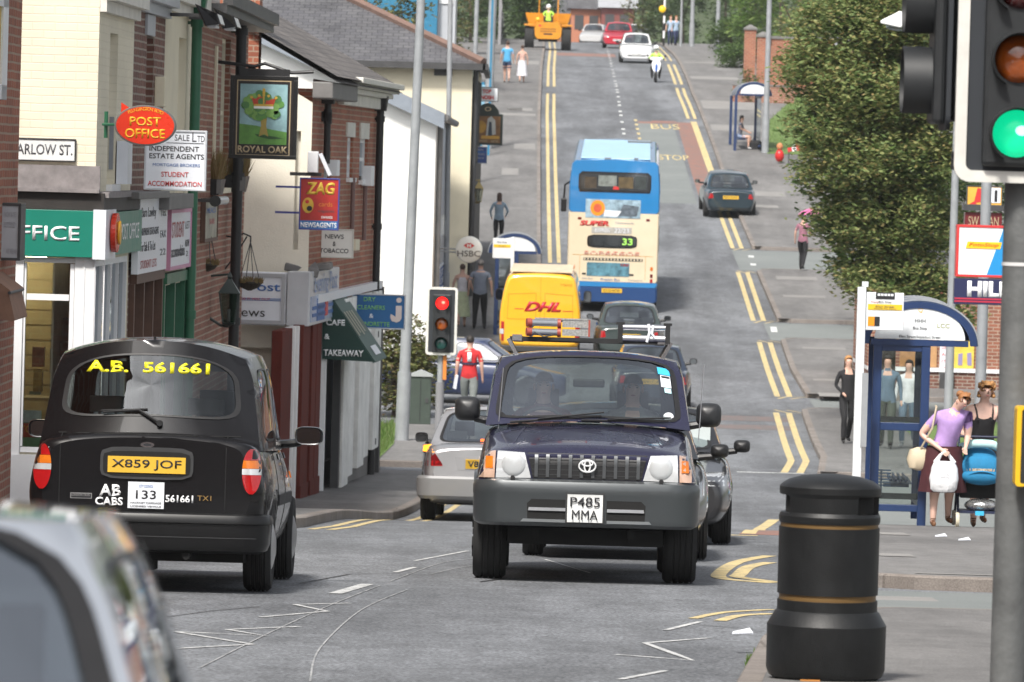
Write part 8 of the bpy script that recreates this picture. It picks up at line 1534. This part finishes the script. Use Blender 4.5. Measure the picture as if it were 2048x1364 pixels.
    if hairbun: hm_.ball(hc+Vector((-.03*k,.085*k,.075*k)), (.055*k,.05*k,.045*k)); [hm_.ball(hc+Vector((random.uniform(-.07,.07)*k,random.uniform(-.02,.09)*k,random.uniform(.04,.10)*k)), .024*k, 8, 6) for _ in range(14)]
    if hairlen in ('curly',):
        rnd_ = random.Random(4)
        for _ in range(46):
            t = rnd_.uniform(0,6.28); z = rnd_.uniform(-.09,.10); q = Vector((.088*math.cos(t),.02+.098*math.sin(t),z))*k
            if q.y < -.05*k and z < .05: continue
            hm_.ball(hc+q*(1 if z < .06 else .8), .027*k*rnd_.uniform(.7,1.2), 8, 6)
    hm_.build('hair', HAIRS[hair], e, fix=False)
    if detail:
        hh = V[hm]*k
        for s_ in (-1,1): m = MB(); m.ball(hh+Vector((s_*.031*k,-.083*k,.022*k)), (.011*k,.006*k,.006*k), 10, 6); m.build('eye', EYE, e); m = MB(); m.ball(hh+Vector((s_*.079*k,.005*k,.005*k)), (.012*k,.02*k,.03*k), 10, 8); m.build('ear', SKIN, e); m = MB(); m.tube([hh+Vector((s_*.018*k,-.088*k,.042*k)), hh+Vector((s_*.046*k,-.078*k,.043*k))], .0045*k, 6); m.build('eyebrow', HAIRS[hair], e)
        m = MB(); m.ball(hh+Vector((0,-.090*k,-.043*k)), (.022*k,.006*k,.007*k), 10, 6); m.build('mouth', LIPS, e)
    if skirt:
        zt_, zb_, w0, w1, mt = skirt; m = MB(); rings = []
        for i in range(7):
            t = i/6; z = zt_+(zb_-zt_)*t; w_ = w0+(w1-w0)*t**.8; rings.append([(w_*f*k*(1+.05*t*math.sin(j*1.9+.6))*math.cos(2*math.pi*j/28)+L(z)[0]*k, w_*.8*f*k*(1+.06*t*math.sin(j*2.3))*math.sin(2*math.pi*j/28), z*k) for j in range(28)])
        m.loft(rings,0,True,(False,False)); m.loft([[(x*.985,y*.985,z) for x, y, z in r_] for r_ in rings[::-1]],0,True,(False,False)); m.build('skirt', mt, e, fix=False)
    e['k_'] = 0; del e['k_']; return e, [h*k for h in hands], k, hc
def stand(px, py, Y, side=0): q = at(px, py, Y); return Vector((q.x, Y, gz(Y)+FOOT))
WALK_A = (((-.09,-.16,.52),(-.09,-.12,.10)), ((.09,.02,.50),(.09,.26,.13)))   # mid-stride, facing -Y
WALK_B = (((-.09,.02,.50),(-.09,.25,.13)), ((.09,-.16,.52),(.09,-.14,.10)))
BLK = cloth('black', (.012,.012,.014)); SHB = M('shoe_brown', (.16,.07,.03), .5, var=.2); SHK = M('shoe_black', (.015,.014,.014), .4); SHW = M('shoe_white', (.5,.5,.5), .5); SKINP = M('skin_pale', (.62,.40,.32), .5, var=.08, vs=9)
MRN = cloth('maroon_skirt', (.055,.010,.014)); LIL = cloth('lilac', (.40,.26,.54))
# two women and the pushchair by the shelter
w1 = stand(1882,1058,69.3); e1p, hd, k, hc = person('woman in lilac T-shirt and maroon skirt leaning over with a white carrier bag', w1, R(12), 1.60, (((-.30,.0,1.16),(-.10,-.20,.99)), ((.30,-.05,1.14),(.24,-.18,1.02))), (((-.10,-.02,.50),(-.11,.0,.085)), ((.11,.04,.50),(.15,.22,.12))), (.12,-.10), (.07,-.09,-.07), {'skin':SKINP,'top':LIL,'trousers':MRN,'shoe':SHB}, 1.22, 'ginger', 'short', (1.02,.44,.185,.25,MRN), True, 'short', 'bare', bust=1.2, hairbun=True)
def local_on(e, p): bpy.context.view_layer.update(); return e.matrix_world@Vector(p)
hb_ = local_on(e1p, hd[0]); bagm = M('carrier_bag', (.74,.75,.77), .35, var=.1, vs=14, bump=.9, bs=9)
e = thing('carrier_bag', 'white plastic carrier bag held by the woman in lilac', 'carrier bag', hb_); m = MB(); rg = []
for z, w_, d in ((-.46,.02,.02),(-.455,.12,.06),(-.42,.155,.085),(-.30,.165,.09),(-.18,.15,.07),(-.10,.12,.04)): rg.append([(w_*math.cos(2*math.pi*i/24)*(1+.05*math.sin(i*2.2+z*20)), d*math.sin(2*math.pi*i/24)*(1+.12*math.sin(i*3.1+z*31)), z) for i in range(24)])
m.loft(rg,0,True); m.build('bag', bagm, e); m = MB(); m.tube([(-.10,0,-.12),(-.05,0,-.03),(0,0,.015),(.05,0,-.03),(.11,0,-.12)],[.035,.018,.012,.018,.03],8); m.build('handles', bagm, e); text('Shop & Save', .02, GREY_T, e, (0,-.092,-.24), 0, .14); text('THANK YOU', .018, GREY_T, e, (0,-.092,-.28), 0, .12)
BEI = M('bag_beige', (.50,.42,.30), .6, var=.12); hs = local_on(e1p, (-.27,.04,.80)); e = thing('shoulder_bag', 'beige shoulder bag hanging at the lilac woman hip', 'handbag', hs); m = MB(); rg = []
for z, w_, d in ((-.16,.03,.03),(-.13,.12,.06),(-.03,.15,.07),(.08,.12,.05),(.11,.04,.02)): rg.append([(w_*math.cos(2*math.pi*i/20), d*math.sin(2*math.pi*i/20), z) for i in range(20)])
m.loft(rg,0,True); m.build('bag', BEI, e); sp0 = local_on(e1p, (-.12,-.07,1.39))-hs; m = MB(); m.tube([(0,-.03,.08),sp0*.5+Vector((.04,-.13,.05)),sp0+Vector((0,-.03,0)),sp0+Vector((0,.12,.0))],.012,6); m.build('strap', BEI, e)
w2 = stand(1957,1068,70.3); e2p, hd2_, k2, hc2 = person('woman with strawberry blonde hair in black vest top pushing the pushchair', w2, R(6), 1.71, (((-.27,-.06,1.15),(-.16,-.34,1.02)), ((.27,-.06,1.15),(.16,-.34,1.02))), WALK_A, (0,-.10), (.02,-.03,-.01), {'skin':SKINP,'top':BLK,'trousers':BLK,'shoe':SHB}, 1.08, 'blonde', 'curly', (1.0,.62,.17,.22,BLK), True, 'none', 'bare', neckline=True, bust=1.1)
for sx in (-1,1): m = MB(); m.tube([(sx*.085*k2,-.205*k2,1.29*k2),(sx*.10*k2,-.175*k2,1.40*k2),(sx*.11*k2,-.08*k2,1.475*k2),(sx*.11*k2,.0,1.44*k2)],.010,6); m.build('strap', BLK, e2p)
pb2 = stand(1957,1062,69.45); e = thing('pushchair', 'blue padded pushchair with cream tyres pushed towards us', 'pushchair', pb2); PBLU = cloth('pushchair_blue', (.012,.17,.34)); NAV = M('pushchair_navy', (.012,.018,.05), .5); MINT = cloth('mint_lining', (.45,.66,.66)); CREAMT = M('cream_tyre', (.55,.50,.38), .6)
rg = []; m = MB()
for t, r_, z0 in ((0,.20,.60),(.25,.235,.64),(.5,.25,.72),(.75,.235,.80),(1,.19,.87)): rg.append([(r_*math.cos(R(180*i/14)), -.22+t*.36-.10*math.sin(R(180*i/14)), z0+.12*math.sin(R(180*i/14))-.06) for i in range(15)])
m2_ = [[(x*.9, y+.03, z-.03) for x, y, z in r_] for r_ in rg]; m.loft(rg,0,True,(False,False),closed=False); m.loft(m2_[::-1],0,True,(False,False),closed=False); m.ball((0,-.16,.70),(.25,.12,.15),20,12); m.ball((0,-.20,.60),(.24,.11,.10),20,12); m.build('padded_hood', PBLU, e, fix=False)
m = MB(); m.tube([(-.24,-.02,.92),(-.12,-.06,.97),(.0,-.07,.975),(.12,-.06,.97),(.24,-.02,.92)],.05,10); m.build('mint_lining', MINT, e); m = MB(); m.ball((-.25,.03,.72),(.05,.14,.24)); m.build('green_blanket', cloth('green', (.10,.42,.18)), e)
m = MB()
for i in range(16): a = -.22+.44*i/15; y = -.285+.09*abs(a/.22)**2; m.box(a-.013,a+.013,y-.006,y+.02,.665,.695)
m.build('patterned_band', M('patterned_band', (.5,.40,.28), .6, var=.9, vs=40), e); m = MB()
for sx in (-1,1): m.tube([(sx*.23,-.10,.62),(sx*.25,.02,.35),(sx*.26,-.25,.10)],.014); m.tube([(sx*.24,.25,1.04),(sx*.25,.10,.70),(sx*.26,.30,.10)],.014); m.tube([(sx*.25,-.05,.42),(sx*.25,.2,.42)],.012)
m.tube([(-.24,.25,1.04),(.24,.25,1.04)],.014); m.box(-.24,.24,-.2,.25,.17,.20); m.build('frame', NAV, e); m = MB(); m.box(-.22,.22,-.06,.2,.34,.60); m.build('seat_shell', DARK, e)
for sx in (-1,1):
    for yy in (-.25,.30): m = MB(); m.lathe([(.05,-.018),(.085,-.02),(.092,0),(.085,.02),(.05,.018)],22,axis='X'); o_ = m.build('wheel', CREAMT, e); o_.location = (sx*.27,yy,.092); m = MB(); m.cyl((-.022,0,0),(.022,0,0),.05,n=18); m.build('rim', NAV, o_)
m = MB(); m.ball((.02,-.05,.26),(.20,.16,.08),18,10); m.build('foil_bag', M('foil_bag', (.5,.5,.5), .25, .8, var=.5, vs=16, bump=1, bs=14), e); m = MB(); m.box(-.06,.04,-.215,-.20,.15,.20); m.build('label', M('sticker_blue', 0), e)
# pedestrians on the right footways
person('person in black with a pale hood walking behind the bus stop flag', stand(1692,897,118), R(10), 1.72, (((-.25,.0,1.16),(-.14,-.16,1.02)), ((.25,.02,1.16),(.2,-.14,1.02))), WALK_A, mats={'skin':SKIN,'top':BLK,'trousers':BLK,'shoe':SHK}, hair='blonde', hairlen='long', sleeve='long')
DEN = cloth('denim', (.10,.15,.21)); person('man in denim jacket and black top seen through the shelter glass', stand(1771,893,116), R(-5), 1.80, None, WALK_B, mats={'skin':SKIN,'top':DEN,'trousers':cloth('olive_trousers', (.05,.06,.045)),'shoe':SHK}, hair='dark', sleeve='long', fat=1.1)
person('dark haired woman in white top seen through the shelter glass', stand(1814,893,117), R(-15), 1.70, None, WALK_A, mats={'skin':SKIN,'top':cloth('white_top', (.62,.63,.66)),'trousers':DEN,'shoe':SHW}, hair='dark', hairlen='long', sleeve='long')
p_ = stand(1604,545,178.5); eu, hu, ku, _ = person('person in black carrying a pink umbrella beside the tree', p_, R(160), 1.66, (((-.25,-.02,1.16),(-.16,-.22,1.25)), ((.25,.02,1.16),(.27,-.05,.93))), WALK_B, mats={'skin':SKIN,'top':cloth('dusky_pink', (.30,.13,.18)),'trousers':BLK,'shoe':SHK}, hair='dark')
hp = local_on(eu, hu[0]); e = thing('umbrella', 'small pink umbrella held over the person in black', 'umbrella', hp); m = MB(); m.lathe([(.001,.62),(.12,.60),(.26,.54),(.36,.44),(.34,.44),(.25,.51),(.12,.57),(.001,.59)],16); m.build('canopy', cloth('umbrella_pink', (.62,.16,.36)), e); m = MB(); m.cyl((0,0,-.08),(0,0,.6),.010); m.build('shaft', DKGREY, e)
q = at(1479,300,227.6); es = Vector((q.x,227.9,gz(227.9)+FOOT)); person('woman seated in the far bus shelter with her bag', es, R(75), 1.66, (((-.24,-.10,.80),(-.10,-.36,.68)), ((.24,-.10,.80),(.10,-.36,.68))), (((-.11,-.42,.50),(-.11,-.40,.085)), ((.11,-.42,.50),(.11,-.44,.085))), (0,-.06), mats={'skin':SKIN,'top':cloth('slate_blue', (.13,.14,.18)),'trousers':cloth('pale_blue_skirt', (.36,.42,.55)),'shoe':SHW}, hair='dark', hairlen='long', sit=.52, leg='bare')
e = thing('handbag', 'black bag at the feet of the seated woman', 'handbag', es+Vector((.62,-.05,0))); m = MB(); m.loft([[(-.22,-.1,.0),(.22,-.1,.0),(.22,.1,.0),(-.22,.1,.0)],[(-.24,-.1,.22),(.24,-.1,.22),(.24,.1,.22),(-.24,.1,.22)],[(-.17,-.03,.34),(.17,-.03,.34),(.17,.03,.34),(-.17,.03,.34)]],0,False); m.build('bag', BLK, e, bevel=.03); m = MB(); m.tube([(-.12,0,.33),(-.08,0,.45),(.08,0,.45),(.12,0,.33)],.012); m.build('handle', BLACK, e)
for px, lb, tp, rz in ((1340,'distant walker in pale blue by the striped beacon pole',(.30,.40,.52),0),(1351,'distant walker in orange top right of the beacon pole',(.45,.20,.12),15)): person(lb, stand(px,95,338), R(rz), 1.68, None, WALK_A, mats={'skin':SKIN,'top':cloth(lb[-12:], tp),'trousers':cloth('navy_tr', (.02,.03,.08)),'shoe':SHK}, hair='ginger', hairlen='long')
# pedestrians on the left
RS = cloth('red_shirt', (.50,.022,.025)); er, hr, kr, _ = person('man in red football shirt with number one walking away over the side road', Vector((at(936,840,125).x,125,gz(125))), R(178), 1.78, (((-.25,.03,1.15),(-.27,-.04,.91)), ((.25,.05,1.15),(.27,.0,.91))), WALK_B, mats={'skin':SKIN,'top':RS,'trousers':cloth('grey_trousers', (.21,.23,.22)),'shoe':SHK}, fat=1.12, hair='dark')
t_ = text('1', .19*kr, TXTW, er, (0,.128*kr,1.33*kr), R(180), .085, bold=.03); m = MB(); rg = [[(.168*kr*math.cos(2*math.pi*i/24), .134*kr*math.sin(2*math.pi*i/24)-.005, z*kr) for i in range(24)] for z in (1.17,1.215)]; m.loft(rg,0,True,(False,False)); m.build('navy_band', cloth('navy_band', (.03,.02,.05)), er)
hp = local_on(er, hr[1]); e = thing('newspaper', 'folded white paper in the hand of the man in red', 'newspaper', hp); m = MB(); m.obox((0,0,-.02),(.05,.16,.30),(.1,.1,.2)); m.build('sheets', SIGNW, e, bevel=.008)
person('man in grey blue T-shirt and black trousers walking away near the shelter', stand(958,665,156), R(180), 1.78, (((-.28,.02,1.17),(-.30,-.02,.94)), ((.28,.02,1.17),(.30,-.03,.94))), (((-.11,-.02,.50),(-.13,.02,.085)), ((.11,-.02,.50),(.13,.04,.085))), mats={'skin':SKIN,'top':cloth('grey_blue', (.21,.24,.31)),'trousers':BLK,'shoe':SHK}, fat=1.2, hair='grey')
person('woman in white top and pale green skirt walking beside the man in grey', stand(922,659,156.3), R(183), 1.64, (((-.25,.02,1.17),(-.34,-.0,.97)), ((.25,.02,1.17),(.27,-.03,.94))), WALK_A, mats={'skin':SKIN,'top':cloth('white_vest', (.66,.64,.68)),'trousers':cloth('pale_green', (.52,.58,.38)),'shoe':SHB}, hair='brown', skirt=(1.0,.30,.16,.24,cloth('pale_green', 0)), sleeve='none', leg='bare')
person('woman in denim jacket with brown hair walking up the left footway', stand(996,505,183.5), R(180), 1.68, (((-.28,.0,1.17),(-.22,-.16,1.05)), ((.28,.02,1.17),(.24,-.10,1.0))), WALK_A, mats={'skin':SKIN,'top':cloth('pale_denim', (.22,.30,.38)),'trousers':BLK,'shoe':SHK}, hair='brown', hairlen='long', sleeve='long')
SKY_ = cloth('sky_blue', (.09,.38,.66)); person('man in sky blue T-shirt and navy shorts walking uphill', stand(1013,172,262), R(180), 1.80, None, WALK_B, mats={'skin':SKIN,'top':SKY_,'trousers':cloth('navy_shorts', (.03,.05,.11)),'shoe':SHK}, fat=1.1, hair='brown', leg='bare')
person('woman in long white skirt walking uphill beside the man in blue', stand(1043,173,262.5), R(180), 1.62, (((-.24,.02,1.17),(-.26,-.03,.94)), ((.24,.02,1.17),(.26,-.03,.94))), WALK_A, mats={'skin':SKIN,'top':cloth('blush_top', (.60,.38,.32)),'trousers':cloth('white_skirt', (.70,.70,.74)),'shoe':SHB}, hair='brown', skirt=(1.05,.32,.15,.26,cloth('white_skirt', 0)), sleeve='none', leg='bare')
# riders and people in vehicles
HV = M('hi_vis', (.40,.72,.08), .6); bpy.context.view_layer.update()
def seated(label, veh, loc, H, mats, arms, legs, sit=.5, helmet=None, rz=0, **kw):
    p_ = veh.matrix_world@Vector(loc); e, hh, k, hc = person(label, p_, rz, H, arms, legs, mats=mats, sit=sit, **kw)
    if helmet: h = thing('helmet', helmet, 'helmet', p_+hc); m = MB(); m.ball((0,.01,.02),(.13,.15,.14)); m.build('shell', WHITE, h); m = MB(); m.ball((0,-.06,.0),(.095,.09,.06)); m.build('visor', BLACKG, h); h.rotation_euler = (0,0,rz)
    return e
seated('scooter rider in hi-vis yellow top', SC, (0,1.15,.22), 1.75, {'skin':SKIN,'top':HV,'trousers':BLK,'shoe':SHK}, (((-.30,-.2,.86),(-.34,-.50,.80)), ((.30,-.2,.86),(.34,-.50,.80))), (((-.20,-.38,.42),(-.16,-.30,.0)), ((.20,-.38,.42),(.16,-.30,.0))), .55, 'white crash helmet of the scooter rider', sleeve='long')
seated('dumper driver in hi-vis yellow jacket', DU, (0,.85,1.05), 1.75, {'skin':SKIN,'top':HV,'trousers':BLK,'shoe':SHK}, (((-.28,.1,.86),(-.2,.35,.75)), ((.28,.1,.86),(.2,.35,.75))), (((-.14,-.40,.50),(-.14,-.45,.1)), ((.14,-.40,.50),(.14,-.45,.1))), .5, 'white hard hat of the dumper driver', sleeve='long', rz=R(180))
seated('driver in dark red top at the wheel of the off-road car', PR, (-.37,2.16,.38), 1.72, {'skin':SKINP,'top':cloth('driver_red', (.16,.05,.055)),'trousers':BLK,'shoe':SHK}, (((-.27,-.22,.86),(-.14,-.46,.92)), ((.27,-.22,.86),(.14,-.46,.92))), (((-.12,-.42,.50),(-.12,-.5,.1)), ((.12,-.42,.50),(.12,-.5,.1))), .5, fat=1.1, hair='dark', hairlen='crop', detail=True)
seated('front passenger in grey top in the off-road car', PR, (.37,2.16,.38), 1.72, {'skin':SKINP,'top':cloth('passenger_grey', (.25,.26,.27)),'trousers':BLK,'shoe':SHK}, (((-.27,-.15,.80),(-.12,-.36,.66)), ((.27,-.15,.80),(.12,-.36,.66))), (((-.12,-.42,.50),(-.12,-.5,.1)), ((.12,-.42,.50),(.12,-.5,.1))), .5, fat=1.1, hair='dark', hairlen='crop', detail=True)
# ================================================================ unseen brick blocks added behind the viewpoint, so paint and glass have something to mirror
for (x0, x1, y0, y1, h, mt, lb) in ((-17,-7.2,-90,36,8.5,BRICK_M,'unseen long brick terrace added behind the viewpoint on the left for reflections'),(9,20,-90,8,8.5,BRICK_R,'unseen long red brick terrace added behind the viewpoint on the right for reflections'),(-30,30,-110,-100,9,BRICK_D,'unseen dark brick block added across the street behind the viewpoint for reflections')):
    e = thing('reflection_terrace', lb, 'building', ((x0+x1)/2,(y0+y1)/2,gz(0)-.5)); w2, d2 = (x1-x0)/2, (y1-y0)/2; m = MB(); m.box(-w2,w2,-d2,d2,-1,h); m.build('wall', mt, e); m = MB(); m.prism([(-w2-.3,h),(w2+.3,h),(0,h+3.2)],-d2-.2,d2+.2) if d2 > w2 else m.prismx([(-d2-.3,h),(d2+.3,h),(0,h+3.2)],-w2-.2,w2+.2); m.build('roof', SLATE, e)
    if d2 > w2:
        sx = 1 if x1 < 0 else -1; n = int((y1-y0)/4)
        for k in range(n):
            for z in (1.2,4.9): m = MB(); xw = sx*w2; m.box(min(xw,xw+sx*.03),max(xw,xw+sx*.03),-d2+k*4+1,-d2+k*4+2.4,z,z+1.7); m.build('window', GLB, e)
# thin summer haze over the whole street
hz = bpy.data.materials.new('thin_haze'); hz.use_nodes = True; n_ = hz.node_tree; n_.nodes.clear(); pv_ = n_.nodes.new('ShaderNodeVolumePrincipled'); pv_.inputs['Color'].default_value = (.86,.89,.92,1); pv_.inputs['Density'].default_value = .00018; pv_.inputs['Anisotropy'].default_value = .2
ho_ = n_.nodes.new('ShaderNodeOutputMaterial'); n_.links.new(pv_.outputs[0], ho_.inputs['Volume'])
m = MB(); m.box(-430,430,-140,960,-4,48); tag(m.build('haze', hz), kind='stuff')
